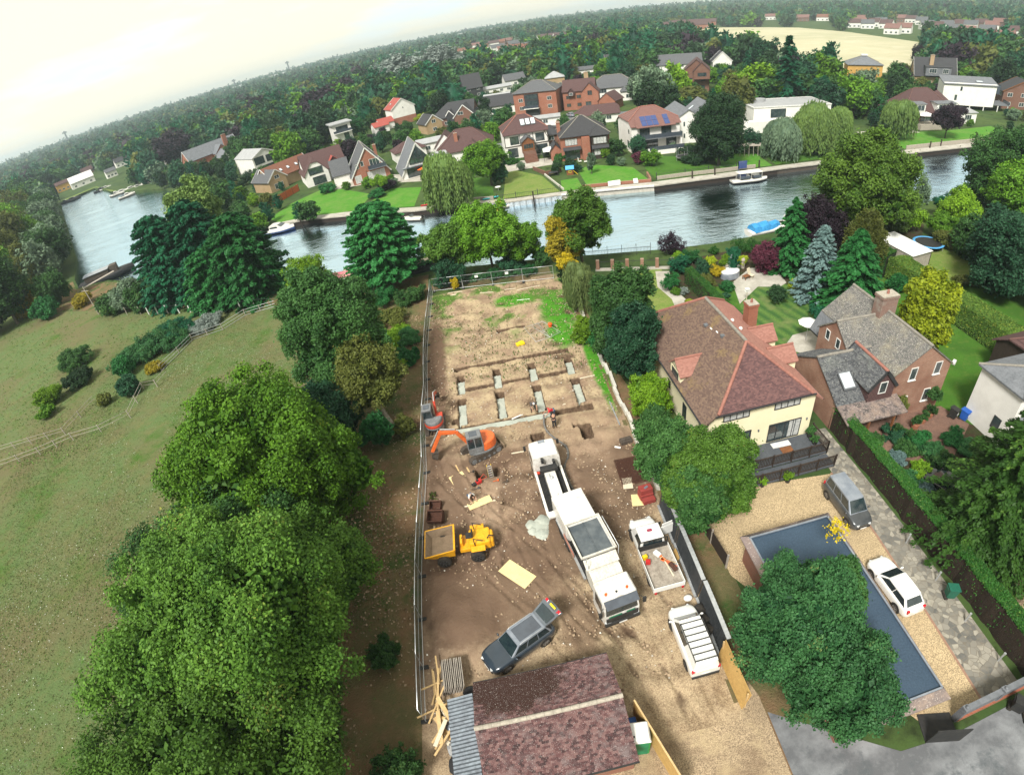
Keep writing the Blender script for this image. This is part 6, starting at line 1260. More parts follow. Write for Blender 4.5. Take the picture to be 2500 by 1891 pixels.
for i,(ya,yb,lab)in enumerate([(24.9,21.4,'dark corrugated hoarding panel nearest the brick pallet'),(21.35,17.0,'dark corrugated hoarding panel beside the dropside pickup'),(16.9,12.9,'dark corrugated hoarding panel beside the white van')]):
 t=T('hoarding_panel',lab,'hoarding',(8.95+.05*i,(ya+yb)/2,0),R(90));Ln=ya-yb;b=B();k=int(Ln/.11);pts=[]
 for j in range(k+1):pts.append((-Ln/2+Ln*j/k,.045 if j%2 else-.045))
 n=len(pts);vs=[(p[0],p[1]-.10,.05)for p in pts]+[(p[0],p[1]-.32,1.95)for p in pts]
 b.add(vs,[(j,j+1,n+j+1,n+j)for j in range(n-1)]);o=P('sheet',b,'dark_sheet',t);o.modifiers.new('s','SOLIDIFY').thickness=.02
 b=B();b.cb(0,-.36,1.98,Ln,.26,.05);b.cb(0,.0,.12,Ln,.16,.16)
 for j in range(int(Ln/.25)):b.cb(-Ln/2+.12+j*.25,-.36,2.01,.12,.27,.02)
 P('capping',b,'galvanised',t)
 for s_ in(-1,1):b=B();b.bar((s_*Ln/2*.96,-.1,0),(s_*Ln/2*.96,-.30,2.0),.08,.08);P('post',b,'dirty_steel',t)
b=B();b.ball((0,0,.2),.3,sc=(1,.8,.6));o=P('white_bag',b,'white_plastic');o.location=(8.5,17.0,0);tag(o,'white bag on the ground between the pickup and the van','bag')
b=B();b.cyl((0,-.11,.32),(0,.11,.32),.32,18);b.cyl((.1,-.11,.32),(.1,.11,.32),.2,12)
for i,y in enumerate((15.9,15.2,14.5)):
 bb=B();bb.tube([(0.1+.05*i,-.3,.35),(.0,.3,.35)],.33,16);o=P('tyre_stack',bb,'tyre');o.location=(8.85,y,0);o.rotation_euler.z=.2*i;tag(o,'black barrel-like roll between the van and the hoarding, %s'%('northern','middle','southern')[i],'tyre roll')
b=B();b.cb(0,0,.5,.05,.8,.9,ry=.3);o=P('carton',b,'osb');o.location=(8.6,20.0,0);tag(o,'flattened brown carton leaning on the hoarding by the pickup','carton')
t=T('site_board','orange-brown osb board fence piece below the corrugated hoarding','board fence',(9.2,11.2,0),R(93))
b=B();b.cb(0,0,1.0,3.4,.03,1.9,rx=.12);P('sheet',b,'osb',t);b=B();b.bar((1.6,-.1,0),(1.6,.05,2.0),.08,.08);b.bar((-1.6,-.1,0),(-1.6,.05,2.0),.08,.08);P('post',b,'timber',t)
t=T('site_board','tilted osb board wall beside the portable toilet at the bottom edge','board fence',(4.05,8.2,0),atan2(-3.4,1.0))
b=B();b.cb(0,0,1.05,5.2,.04,2.1);P('sheet',b,'osb',t);b=B();b.bar((-2.6,0,2.12),(2.6,0,2.12),.09,.05);P('top_rail',b,'timber',t)
t=T('portable_toilet','green portable toilet with a white roof beside the tiled garage','toilet',(3.15,8.95,0),R(-5))
b=B();b.box(-.52,-.52,.05,.52,.52,2.05);P('cabin',b,pm('toilet_green',(.02,.30,.07),(.015,.22,.05),2,.5),t,bevel=.04)
b=B();b.add([(-.56,-.58,2.05),(.56,-.58,2.05),(.56,.58,2.05),(-.56,.58,2.05),(-.45,-.47,2.3),(.45,-.47,2.3),(.45,.47,2.3),(-.45,.47,2.3)],[(0,1,5,4),(1,2,6,5),(2,3,7,6),(3,0,4,7),(4,5,6,7),(3,2,1,0)]);P('roof',b,'white_plastic',t,bevel=.05)
b=B();b.cyl((-.3,-.25,2.28),(-.3,-.25,2.36),.05,10);P('vent',b,'plastic_black',t)
b=B();b.box(-.42,-.55,.1,.42,-.52,1.95);P('door',b,'green_vinyl',t,bevel=.01)
b=B();b.cb(0,0,.5,.5,.5,1.0);b.cb(0,0,1.03,.56,.56,.08);o=P('blue_barrel',b,pm('blue_plastic',(.02,.10,.42),(.015,.08,.33),3,.5),bevel=.05);o.location=(3.0,9.9,0);tag(o,'blue bin mostly hidden between the garage roof and the portable toilet','bin')
# foreground garage with real tiles
def slope_tiles(o_,u,v,L_,H_,tw,th,rs,thick=.018,jag=.006,clip=None,lift=.012):
 b_v,b_f=[],[];n=u.cross(v).normalized();rows=int(H_/th);k=0
 for j in range(rows):
  off=(j%2)*tw/2;cols=int(L_/tw)+2
  for i in range(-1,cols):
   s0=max(0,i*tw+off);s1=min(L_,(i+1)*tw+off-tw*.04)
   if s1-s0<tw*.2:continue
   if clip and not clip((s0+s1)/2,(j+.5)*th):continue
   t0=j*th;t1=min(H_,t0+th*1.25);a=rs.uniform(-jag,jag);c=rs.uniform(0,jag)
   l0=lift+thick+a;l1=.004;p=[o_+u*s0+v*t0+n*l0,o_+u*s1+v*t0+n*(l0+c),o_+u*s1+v*t1+n*l1,o_+u*s0+v*t1+n*l1]
   e0=p[0]-n*thick*1.2;e1=p[1]-n*thick*1.2;base=len(b_v);b_v+=[tuple(x)for x in p]+[tuple(e0),tuple(e1)]
   b_f+=[(base,base+1,base+2,base+3),(base+4,base+5,base+1,base)]
 return b_v,b_f
def tilemat(name,c1,c2,c3,lichen=None,lf=(.5,.62),fleck=None,ff=(.6,.7),fs=22,darkpatch=None,dpos=None,lscale=1.1):
 m,t,b=newmat(name);g_=t.nodes.new('ShaderNodeNewGeometry');co=coord(t)
 r=t.nodes.new('ShaderNodeValToRGB');e=r.color_ramp.elements;e[0].color=(*c2,1);e[1].color=(*c3,1);e[1].position=.95;x=e.new(.5);x.color=(*c1,1)
 L(t,g_.outputs['Random Per Island'],r.inputs[0]);col=r.outputs[0]
 if lichen:col=mix(t,noise(t,co,lscale,6,.7,*lf),col,lichen)
 if darkpatch:
  sp=t.nodes.new('ShaderNodeVectorMath');sp.operation='SUBTRACT';L(t,co,sp.inputs[0]);sp.inputs[1].default_value=dpos[0]
  s2=t.nodes.new('ShaderNodeVectorMath');s2.operation='MULTIPLY';L(t,sp.outputs[0],s2.inputs[0]);s2.inputs[1].default_value=dpos[1]
  l=t.nodes.new('ShaderNodeVectorMath');l.operation='LENGTH';L(t,s2.outputs[0],l.inputs[0])
  ad_=t.nodes.new('ShaderNodeMath');ad_.operation='ADD';L(t,l.outputs['Value'],ad_.inputs[0]);L(t,noise(t,co,1.6,6,.75,.25,.75),ad_.inputs[1])
  rr=t.nodes.new('ShaderNodeMapRange');rr.inputs['From Min'].default_value=1.75;rr.inputs['From Max'].default_value=1.45;L(t,ad_.outputs[0],rr.inputs['Value']);col=mix(t,rr.outputs[0],col,darkpatch)
 if fleck:col=mix(t,noise(t,co,fs,4,.7,*ff),col,fleck)
 L(t,col,b.inputs['Base Color']);b.inputs['Roughness'].default_value=.85;b.inputs['Specular IOR Level'].default_value=.25;bump(t,b,noise(t,co,30,3,.6,.3,.7),.3,.01)
tilemat('garage_tiles',(.115,.055,.056),(.045,.026,.028),(.19,.11,.105),(.17,.13,.13),(.52,.70),(.52,.49,.47),(.60,.655),24,(.04,.018,.014),((-1.5,2.2,2.6),(.42,.62,.3)))
coursed('garage_brick',(.30,.12,.08),(.22,.09,.06),(.3,.27,.23));pm('stone_ridge',(.42,.38,.32),(.28,.25,.21),4,.9,.3,fine=10);pm('corrugated_grey',(.17,.20,.23),(.09,.10,.12),1.5,.6,0,.3,fine=5)
gr=T('garage','tiled garage roof with pale ridge tiles at the bottom of the picture','garage',(-1.15,10.35,0),R(3.0))
rz_,ez=3.55,2.25;hw_=3.8;run=3.0
for sg,nm in((1,'north'),(-1,'south')):
 if sg>0:o0=Vector((hw_,run,ez));u=Vector((-1,0,0))
 else:o0=Vector((-hw_,-run,ez));u=Vector((1,0,0))
 v=Vector((0,-sg*run,rz_-ez));H_=v.length;v.normalize()
 bv,bf=slope_tiles(o0,u,v,2*hw_,H_-.03,.19,.125,random.Random(sg),.045,jag=.016)
 b=B();b.add(bv,bf);b.slab([tuple(o0),tuple(o0+u*2*hw_),tuple(o0+u*2*hw_+v*H_),tuple(o0+v*H_)],.07);P('roof',b,'garage_tiles',gr)
b=B()
for i in range(17):
 x0=-hw_-.02+i*.45;b.tube([(x0,0,rz_-.02),(x0+.44,0,rz_-.02+.008*(i%2))],[.125,.132],12)
P('ridge',b,'stone_ridge',gr)
b=B();b.box(-hw_+.15,-run+.25,0,hw_-.15,run-.25,ez-.02);b.add([(-hw_+.15,-run+.25,ez-.02),(-hw_+.15,run-.25,ez-.02),(-hw_+.15,0,rz_-.12),(hw_-.15,-run+.25,ez-.02),(hw_-.15,run-.25,ez-.02),(hw_-.15,0,rz_-.12)],[(0,2,1),(3,4,5)]);P('wall',b,'garage_brick',gr)
for s_ in(-1,1):b=B();b.bar((-hw_,s_*(run+.05),ez-.03),(hw_,s_*(run+.05),ez-.03),.1,.08);P('gutter',b,'plastic_black',gr)
lt=T('lean_to','narrow grey corrugated lean-to along the left of the garage','lean-to',(-5.75,9.6,0),R(3.0));b=B();k=60;vs=[]
for i in range(k+1):yy=-3.2+6.2*i/k;dz=.025*cos(i*pi);vs+=[(-.75,yy,1.95+dz),(.72,yy,2.2+dz)]
b.add(vs,[(2*i,2*i+1,2*i+3,2*i+2)for i in range(k)]);o=P('roof',b,'corrugated_grey',lt);o.modifiers.new('s','SOLIDIFY').thickness=.015
b=B();b.box(-.65,-3.1,0,.68,2.9,1.9);P('wall',b,'garage_brick',lt)
t=T('slate_stack','leaning stack of grey boards at the end of the left fence','board stack',(-6.7,14.6,0),R(4))
for i in range(11):b=B();b.cb(-.5+.11*i,0,.55-.012*i,.04,1.9,1.05,ry=.35,rz=rnd.uniform(-.03,.03));P('board',b,'weathered_board' if 'weathered_board' in MATS else pm('weathered_board',(.42,.38,.33),(.28,.25,.22),3,.85,.2,fine=14),t)
for i in range(9):
 b=B();x=-7.75+.05*i+rnd.uniform(-.1,.1);y=13.6+rnd.uniform(-1.2,1.6);a=rnd.uniform(1.3,1.75)if i<5 else rnd.uniform(.2,2.6);Ln=rnd.uniform(1.4,3.0)
 b.bar((-Ln/2*cos(a),-Ln/2*sin(a),0),(Ln/2*cos(a),Ln/2*sin(a),.1*(i%3)),.1,.05);o=P('timber_batten',b,'timber');o.location=(x,y,.15+.07*i);tag(o,'yellow batten in the upright stack left of the grey boards','timber','yellow battens beside the grey boards')
for i in range(14):
 b=B();a=rnd.uniform(.9,2.3);Ln=rnd.uniform(.5,1.9);b.bar((-Ln/2*cos(a),-Ln/2*sin(a),0),(Ln/2*cos(a),Ln/2*sin(a),rnd.uniform(-.1,.2)),rnd.uniform(.1,.28),.04)
 o=P('timber_offcut',b,'timber' if i%3 else 'timber_pale');o.location=(-7.2+rnd.uniform(-.35,.35),11.9+rnd.uniform(-1.3,1.0),.2+.06*i);tag(o,'timber offcut in the heap left of the lean-to','timber','timber offcuts heaped by the lean-to')
def sack(lab,x,y,mat,s=(.5,.4,.3),nm='rubbish_bag'):
 b=B();b.ball((0,0,s[2]),1,n=14,k=9,sc=s);rs2=random.Random(hash(lab)%999);b.v=[(a*(1+rs2.uniform(-.12,.12)),c*(1+rs2.uniform(-.12,.12)),d*(1+rs2.uniform(-.15,.15)))for a,c,d in b.v];o=P(nm,b,mat);o.location=(x,y,.02);tag(o,lab,'bag')
sack('black rubbish bag with white print beside the grey boards',-6.1,12.9,'cloth_black');sack('second black rubbish bag nearer the garage roof',-5.6,13.5,'cloth_black',(.45,.4,.3));sack('pale bag in the timber heap',-6.9,11.6,'paint_silver',(.3,.3,.3))
sack('crumpled clear plastic left of the lean-to',-6.75,10.4,pm('clear_plastic',(.35,.36,.37),(.2,.2,.2),6,.2,.5),(.4,.5,.25),'plastic_sheet');sack('crumpled black plastic left of the lean-to',-6.7,9.4,'cloth_black',(.35,.6,.3),'plastic_sheet')
def scatter(name,n,area,size,mat,z=.02,seed=1,kind='stuff',cut=None):
 rs=np.random.RandomState(seed);x=rs.uniform(area[0],area[2],n);y=rs.uniform(area[1],area[3],n)
 if cut is not None:k=cut(x,y);x,y=x[k],y[k]
 n=len(x);s=size*rs.uniform(.4,1.3,n)**1.5;base=np.array([(-1,-1,0),(1,-1,0),(1,1,0),(-1,1,0),(-.5,-.6,1),(.6,-.5,1),(.5,.5,1),(-.6,.5,1)])*.5
 V=base[None]*s[:,None,None]*np.array([1,1,.7])+np.stack([x,y,np.full(n,z)],-1)[:,None]+rs.normal(0,.12,(n,8,3))*s[:,None,None]
 F=np.array([(4,5,6,7),(0,1,5,4),(1,2,6,5),(2,3,7,6),(3,0,4,7)]);Q=(F[None]+(np.arange(n)*8)[:,None,None]).reshape(-1,4)
 me=mesh_np(name,V.reshape(-1,3),Q,mat,np.repeat(rs.uniform(0,1,n),8));o=link(name,me);o['kind']=kind;return o
def stonemat(name,a,c):
 m,t,b=newmat(name);at=t.nodes.new('ShaderNodeAttribute');at.attribute_name='v';L(t,mix(t,at.outputs['Fac'],a,c),b.inputs['Base Color']);b.inputs['Roughness'].default_value=.95
stonemat('clods',(.22,.15,.095),(.40,.30,.20));stonemat('pebbles',(.32,.27,.21),(.75,.72,.66))
notr=lambda x,y:~np.any([(x>a-.15)&(x<c+.15)&(y>b_-.15)&(y<d+.15)for a,b_,c,d,_ in TRENCH],axis=0)
scatter('soil_clods',9000,(-8.4,12,9,66),.11,'clods',.02,5,cut=notr);scatter('pebbles',1500,(-8.4,12,9,60),.075,'pebbles',.03,6,cut=notr)
# buildings
pm('render_white',(.80,.79,.76),(.70,.69,.66),.8,.85,.05);pm('render_cream',(.84,.79,.56),(.79,.73,.50),.6,.85,.05)
pm('wall_yellow',(.55,.33,.09),(.48,.28,.08),.8,.85);pm('frame_white',(.78,.78,.76),(.66,.66,.64),3,.5);pm('frame_dark',(.03,.033,.036),(.045,.045,.05),3,.5)
pm('glass_house',(.02,.035,.04),(.06,.08,.085),1.2,.06,0,0,.7,.9);pm('curtain',(.55,.56,.55),(.35,.36,.36),4,.8)
pm('timber_dark_and_shade',(.045,.032,.026),(.03,.022,.018),4,.8);pm('timber_brown',(.22,.09,.035),(.15,.06,.025),4,.7);pm('decking',(.085,.095,.11),(.06,.066,.078),2,.8,.1,fine=14)
pm('lead_grey',(.16,.17,.19),(.11,.12,.13),2,.7);pm('flat_roof_grey',(.36,.37,.38),(.27,.28,.29),.6,.85,.05,fine=5);pm('flat_roof_blue',(.045,.075,.115),(.035,.06,.095),.5,.7,.08,fine=9)
pm('solar_blue',(.05,.08,.22),(.04,.065,.18),3,.2,0,0,.6);pm('orange_fence',(.50,.12,.03),(.38,.09,.025),2,.8);pm('fascia_white',(.75,.75,.73),None,2,.6);pm('slate_smooth',(.17,.18,.20),(.11,.12,.135),1.2,.75,.1,fine=6)
coursed('brick_red',(.36,.12,.07),(.27,.085,.05),(.34,.28,.22));coursed('brick_orange',(.35,.17,.115),(.22,.10,.07),(.44,.36,.28),c3=(.17,.085,.06),ms=.016,patch=.8);coursed('brick_old',(.26,.12,.09),(.15,.08,.065),(.34,.30,.26),ms=.018,moss=(.30,.28,.25),mossf=(.5,.7));coursed('brick_brown',(.20,.09,.06),(.15,.065,.045),(.2,.17,.14));coursed('brick_buff',(.42,.29,.15),(.35,.23,.12),(.4,.35,.28))
for nm,a,c,mo,kw in(('tile_brown',(.125,.072,.070),(.092,.052,.052),(.035,.02,.02),{}),('tile_grey',(.14,.145,.155),(.10,.105,.115),(.04,.04,.045),{}),('tile_dark',(.065,.066,.072),(.05,.05,.056),(.02,.02,.022),{}),('tile_red',(.42,.10,.08),(.34,.08,.065),(.14,.04,.035),{}),('tile_rust',(.24,.10,.06),(.18,.08,.055),(.06,.03,.025),{}),('tile_pink',(.235,.125,.108),(.19,.098,.086),(.08,.042,.038),{})):
 coursed(nm,a,c,mo,.33,.22,.035,.85,c3=tuple(x*.7 for x in a),**kw)
tilemat('near_tile_brown',(.150,.100,.080),(.110,.072,.060),(.19,.13,.098),(.26,.185,.07),(.56,.70),(.36,.24,.08),(.65,.72),7,lscale=.28)
tilemat('near_tile_purple',(.125,.068,.068),(.090,.050,.052),(.165,.088,.084),(.05,.03,.032),(.56,.7),(.40,.25,.2),(.66,.72),12,lscale=.35)
tilemat('near_tile_pink',(.315,.155,.125),(.27,.13,.105),(.36,.18,.145),(.30,.14,.11),(.5,.7),(.5,.4,.3),(.68,.74),12)
tilemat('near_slate',(.135,.13,.125),(.10,.10,.10),(.175,.168,.16),(.24,.22,.17),(.50,.68),(.60,.58,.52),(.575,.63),13,lscale=.5)
tilemat('near_slate_dark',(.085,.09,.10),(.05,.053,.06),(.13,.135,.14),(.16,.17,.16),(.52,.7),(.55,.55,.5),(.61,.66),13,lscale=.5)
tilemat('porch_tiles',(.15,.125,.12),(.08,.07,.07),(.24,.19,.18),(.26,.20,.17),(.48,.62),(.46,.40,.36),(.58,.64),10,lscale=.9)
pm('ridge_pink',(.33,.15,.115),(.24,.105,.085),3,.85,.1);pm('ridge_grey',(.26,.24,.21),(.18,.17,.15),3,.85,.1);pm('ridge_brown',(.15,.08,.07),(.11,.06,.055),3,.85)
def dd(p):
 o=[]
 for q in p:
  if not o or(Vector(q)-Vector(o[-1])).length>.02:o.append(q)
 if(Vector(o[0])-Vector(o[-1])).length<.02:o.pop()
 return o
def roofblock(root,x0,y0,x1,y1,ze,zr,axis='x',f0=0,f1=0,wall='render_white',roof='tile_brown',oh=.4,z0=0,tiles=None,ridge=None,rname='roof',wname='wall',verge=None,end=.25,mats=None,rtile=None,gablemat=None,hipr=None):
 cx,cy=(x0+x1)/2,(y0+y1)/2
 if axis=='x':la,w=(x1-x0)/2,(y1-y0)/2;tf=lambda a,b_,z:(cx+a,cy+b_,z)
 else:la,w=(y1-y0)/2,(x1-x0)/2;tf=lambda a,b_,z:(cx-b_,cy+a,z)
 La,Wb=la+end,w+oh;s=(zr-ze)/Wb;z_0,z_1=zr-f0*(zr-ze),zr-f1*(zr-ze)
 Sx=dd([tf(-La,-Wb,ze),tf(La,-Wb,ze),tf(La,-f1*Wb,z_1),tf(La-f1*Wb,0,zr),tf(-La+f0*Wb,0,zr),tf(-La,-f0*Wb,z_0)])
 Nx=dd([tf(La,Wb,ze),tf(-La,Wb,ze),tf(-La,f0*Wb,z_0),tf(-La+f0*Wb,0,zr),tf(La-f1*Wb,0,zr),tf(La,f1*Wb,z_1)])
 P_=[Sx,Nx]
 if f1>0:P_.append([tf(La,-f1*Wb,z_1),tf(La,f1*Wb,z_1),tf(La-f1*Wb,0,zr)])
 if f0>0:P_.append([tf(-La,f0*Wb,z_0),tf(-La,-f0*Wb,z_0),tf(-La+f0*Wb,0,zr)])
 b=B();mi=list(mats)if mats else None
 if tiles:
  rs=random.Random(int(cx*10));mlist=list(dict.fromkeys(mats))if mats else[roof]
  for i,pl in enumerate(P_):
   m_i=mlist.index(mats[i])if mats and i<len(mats)else 0
   b.slab(pl,.10,m_i);o0=Vector(pl[0]);u=(Vector(pl[1])-o0).normalized();n=u.cross(Vector(pl[2])-o0).normalized();v=n.cross(u)
   st=[((Vector(p)-o0).dot(u),(Vector(p)-o0).dot(v))for p in pl]
   L_=max(q[0]for q in st);lo_=min(q[0]for q in st);H_=max(q[1]for q in st)
   bv,bf=slope_tiles(o0+u*lo_,u,v,L_-lo_,H_,tiles[0],tiles[1],rs,.02,.006,clip=lambda a,c,st=st,lo_=lo_:inpoly(a+lo_,c,st));b.add(bv,bf,m_i)
  R_=P(rname,b,mlist,root)
 else:
  for pl in P_:b.slab(pl,.14)
  R_=P(rname,b,roof,root)
 if ridge:
  rb=B();rad=.13 if tiles else .12
  def rl(p,q):
   p,q=Vector(p),Vector(q);n=max(1,int((q-p).length/.33))if tiles else 1
   for i in range(n):rb.tube([p.lerp(q,i/n),p.lerp(q,(i+.96)/n)],[rad,rad*1.12],8 if tiles else 5,0)
  rl(tf(-La+f0*Wb,0,zr),tf(La-f1*Wb,0,zr))
  P('ridge',rb,ridge,root)
  for sg,f,z_,e in((1,f1,z_1,La),(-1,f0,z_0,-La)):
   if f>0:
    for q in(-1,1):rb=B();rl(tf(e,q*f*Wb,z_+.02),tf(e-sg*f*Wb,0,zr+.02));P('hip_ridge',rb,hipr or ridge,root)
 zw=ze+s*oh-.12;b=B()
 pts=[(-w,z0),(w,z0),(w,zw)]
 for sg,f,e in((1,f1,la),(-1,f0,-la)):
  zf=zr-f*(zr-ze)-.14;pr=[(-w,z0),(w,z0),(w,zw)]
  if f<1:wf=min(w,f*Wb+s*0 if f>0 else 0);k=(zf-zw);pr+=[(wf,zf),(-wf,zf)]if f>0 else[(0,zr-.14)]
  pr.append((-w,zw));pr=pr if f<1 else[(-w,z0),(w,z0),(w,zw),(-w,zw)]
  vs=[tf(e,p[0],p[1])for p in pr];b.add(vs,[tuple(range(len(vs)))[::(1 if sg>0 else-1)]])
 b.add([tf(-la,-w,z0),tf(la,-w,z0),tf(la,-w,zw),tf(-la,-w,zw)],[(0,1,2,3)]);b.add([tf(la,w,z0),tf(-la,w,z0),tf(-la,w,zw),tf(la,w,zw)],[(0,1,2,3)])
 P(wname,b,wall,root)
 if verge:
  vb=B()
  for e,f,z_ in((La,f1,z_1),(-La,f0,z_0)):
   if f<1:
    for q in(-1,1):vb.bar(tf(e*1.002,q*Wb,ze-.05),tf(e*1.002,q*f*Wb,z_-.05),.06,.28)
  if vb.v:P('bargeboard',vb,verge,root)
 return tf
SIDE=dict(S=(0,-1),N=(0,1),E=(1,0),W=(-1,0))
def win(root,side,u,v,z,w,h,n=2,frame='frame_white',glass='glass_house',proud=.03,name='window',cross=0,label=None,sill=False):
 nx,ny=SIDE[side]
 def t(a,d,zz):
  return(u+a,v+ny*d,zz)if nx==0 else(v+nx*d,u+a,zz)
 b=B();fw=.07 if w>.8 else .06
 def bx(a0,a1,z0_,z1_,d0=-.02,d1=proud):p,q=t(a0,d0,z0_),t(a1,d1,z1_);b.box(p[0],p[1],p[2],q[0],q[1],q[2])
 bx(-w/2,w/2,z,z+fw);bx(-w/2,w/2,z+h-fw,z+h);bx(-w/2,-w/2+fw,z+fw,z+h-fw);bx(w/2-fw,w/2,z+fw,z+h-fw)
 for i in range(1,n):c=-w/2+w*i/n;bx(c-fw*.4,c+fw*.4,z+fw,z+h-fw)
 if cross:bx(-w/2+fw,w/2-fw,z+h*cross-.025,z+h*cross+.025)
 f=P(name,b,frame,root,label=label)
 b=B();bx2=lambda d0,d1:(t(-w/2+fw*.7,d0,z+fw*.7),t(w/2-fw*.7,d1,z+h-fw*.7));p,q=bx2(-.03,proud*.35);b.box(*p,*q);P('pane',b,glass,f)
 if sill:b=B();p,q=t(-w/2-.06,-.02,z-.06),t(w/2+.06,.12,z-.005);b.box(*p,*q);P('sill',b,frame,f)
 return f
def chimney(root,x,y,z0,z1,sx=.9,sy=.6,mat='brick_red',pots=1):
 b=B();b.box(x-sx/2,y-sy/2,z0,x+sx/2,y+sy/2,z1);b.box(x-sx/2-.06,y-sy/2-.06,z1-.22,x+sx/2+.06,y+sy/2+.06,z1-.04);c=P('chimney',b,mat,root)
 b=B();b.box(x-sx/2-.04,y-sy/2-.04,z1,x+sx/2+.04,y+sy/2+.04,z1+.07);P('chimney_cap',b,'stone_ridge',c)
 for i in range(pots):b=B();xx=x+(i-(pots-1)/2)*.35;b.tube([(xx,y,z1+.05),(xx,y,z1+.42)],[.13,.10],10);P('chimney_pot',b,'ridge_pink',c)
def rooflight(root,p,u,v,w,h,mat='curtain'):
 p,u,v=Vector(p),Vector(u).normalized(),Vector(v).normalized();n=u.cross(v);q=[p-u*w/2-v*h/2,p+u*w/2-v*h/2,p+u*w/2+v*h/2,p-u*w/2+v*h/2]
 b=B();b.slab([tuple(k+n*.10)for k in q],.16);f=P('rooflight',b,'frame_dark' if mat!='curtain' else 'lead_grey',root);b=B();q2=[tuple(p+(k-p)*.86+n*.115)for k in q];b.slab(q2,.03);P('pane',b,'sky_glass',f)
pm('sky_glass',(.62,.68,.72),(.5,.56,.6),2,.15,0,0,.5)
yh=T('house','cream rendered house with a large mossy brown tiled roof and dark decking','house',(18.5,28.4,0),R(2.0))
roofblock(yh,-4.6,0,4.6,15.0,4.05,8.0,'y',.785,.785,'render_cream','near_tile_brown',.55,0,tiles=(.19,.115),ridge='ridge_grey',end=.28,mats=['near_tile_pink','near_tile_brown','near_tile_purple','near_tile_purple'],hipr='ridge_pink')
for u,z,w,h,n,sd_,v in((-2.35,3.85,2.2,1.0,4,'S',0),(2.05,3.85,2.3,1.0,4,'S',0)):win(yh,sd_,u,v,z,w,h,n,'frame_dark','curtain',.06,cross=.0)
win(yh,'S',2.2,0,.52,2.95,1.85,4,'frame_dark','glass_house',.06,'patio_door');win(yh,'S',-2.35,0,.52,3.0,1.85,4,'frame_dark','glass_house',.06,'patio_door')
for x in(2.85,3.45):b=B();b.box(x-.26,-.035,.62,x+.26,-.02,2.3);P('curtain',b,'curtain',yh)
for x in(-.2,4.2):b=B();b.cb(x,-.05,2.1,.1,.1,.18);P('wall_lamp',b,'lead_grey',yh)
win(yh,'W',4.5,-4.6,.9,.8,1.5,1,'frame_dark');win(yh,'W',8,-4.6,1.6,.6,.9,1,'frame_dark')
chimney(yh,4.3,10.6,3.6,7.0,.95,.95,'brick_red',1)
def gablet(root,x,y,z,w,d,rise,roof,dirx,wall='render_cream'):
 sg=dirx;b=B();p=[(x,y-w/2,z),(x,y+w/2,z),(x-sg*d,y+w/2+0,z+.12),(x-sg*d,y-w/2,z+.12)]
 a0=(x,y,z+rise);a1=(x-sg*d*1.15,y,z+rise)
 fa=[(x,y-w/2,z),a0,a1,(x-sg*d,y-w/2,z)];fb=[(x,y+w/2,z),(x-sg*d,y+w/2,z),a1,a0]
 if sg<0:fa,fb=fa[::-1],fb[::-1]
 for f in(fa,fb):
  b.slab(f[::-1],.09)
  f=f[::-1];o0=Vector(f[0]);n=(Vector(f[1])-o0).cross(Vector(f[2])-o0).normalized();n=-n if n.z<0 else n
  uu=Vector((1,0,0));vv=n.cross(uu);vv=-vv if vv.z<0 else vv;org=Vector((min(q[0]for q in f),y+(-w/2 if vv.y>0 else w/2),z));st=[((Vector(q)-org).dot(uu),(Vector(q)-org).dot(vv))for q in f]
  Lx=max(q[0]for q in st);Hx=max(q[1]for q in st);uu2=uu;og=org
  if vv.y<0:pass
  bv,bf=slope_tiles(og,uu2,vv,Lx,Hx,.19,.115,random.Random(3),.02,.006,clip=lambda s_,t_,st=st:inpoly(s_,t_,st))if(uu.cross(vv)).z>0 else slope_tiles(og+uu*Lx,-uu,vv,Lx,Hx,.19,.115,random.Random(3),.02,.006,clip=lambda s_,t_,st=st,Lx=Lx:inpoly(Lx-s_,t_,st));b.add(bv,bf)
 P('dormer_roof',b,roof,root)
 b=B();b.box(x-sg*.12,y-w*.42,z-.9,x-sg*d,y+w*.42,z+.02);b.add([(x-sg*.14,y-w*.42,z),(x-sg*.14,y+w*.42,z),(x-sg*.14,y,z+rise-.12)],[(0,1,2),(2,1,0)]);P('dormer_wall',b,wall,root)
 b=B();b.tube([a0,a1],.11,8);P('dormer_ridge',b,'ridge_pink',root)
gablet(yh,-5.0,6.1,4.95,2.5,2.3,1.0,'near_tile_pink',-1);win(yh,'W',6.1,-4.9,4.2,1.3,.7,2,'frame_dark')
gablet(yh,5.2,8.2,5.0,2.3,2.2,1.0,'near_tile_pink',1);gablet(yh,5.2,4.9,5.0,2.3,2.2,1.0,'near_tile_pink',1)
for a,z in(((-1.3,8.3),7.15),((-.9,6.0),7.35)):b=B();b.cb(a[0],a[1],z,.32,.3,.22);P('roof_vent',b,'lead_grey',yh,bevel=.02)
for a,z in(((-1.15,7.6),7.18),((-1.0,6.8),7.28)):b=B();b.cb(a[0],a[1],z,.1,.3,.05,ry=-.65);P('roof_vent',b,'frame_white',yh)
for a,z in(((1.0,8.0),7.3),((1.05,6.6),7.3)):b=B();b.ball((a[0],a[1],z),.17);P('roof_vent',b,'frame_white',yh)
for s_ in(-1,1):b=B();b.bar((s_*5.2,-.25,3.98),(s_*5.2,15.2,3.98),.1,.09);P('gutter',b,'frame_dark',yh)
b=B();b.bar((-4.3,-.36,4.83),(4.3,-.36,4.83),.1,.09);P('gutter',b,'frame_dark',yh)
dk=T('decking','two-level dark grey deck with black balustrades below the cream house','deck',(18.5,28.4,0),R(1.5))
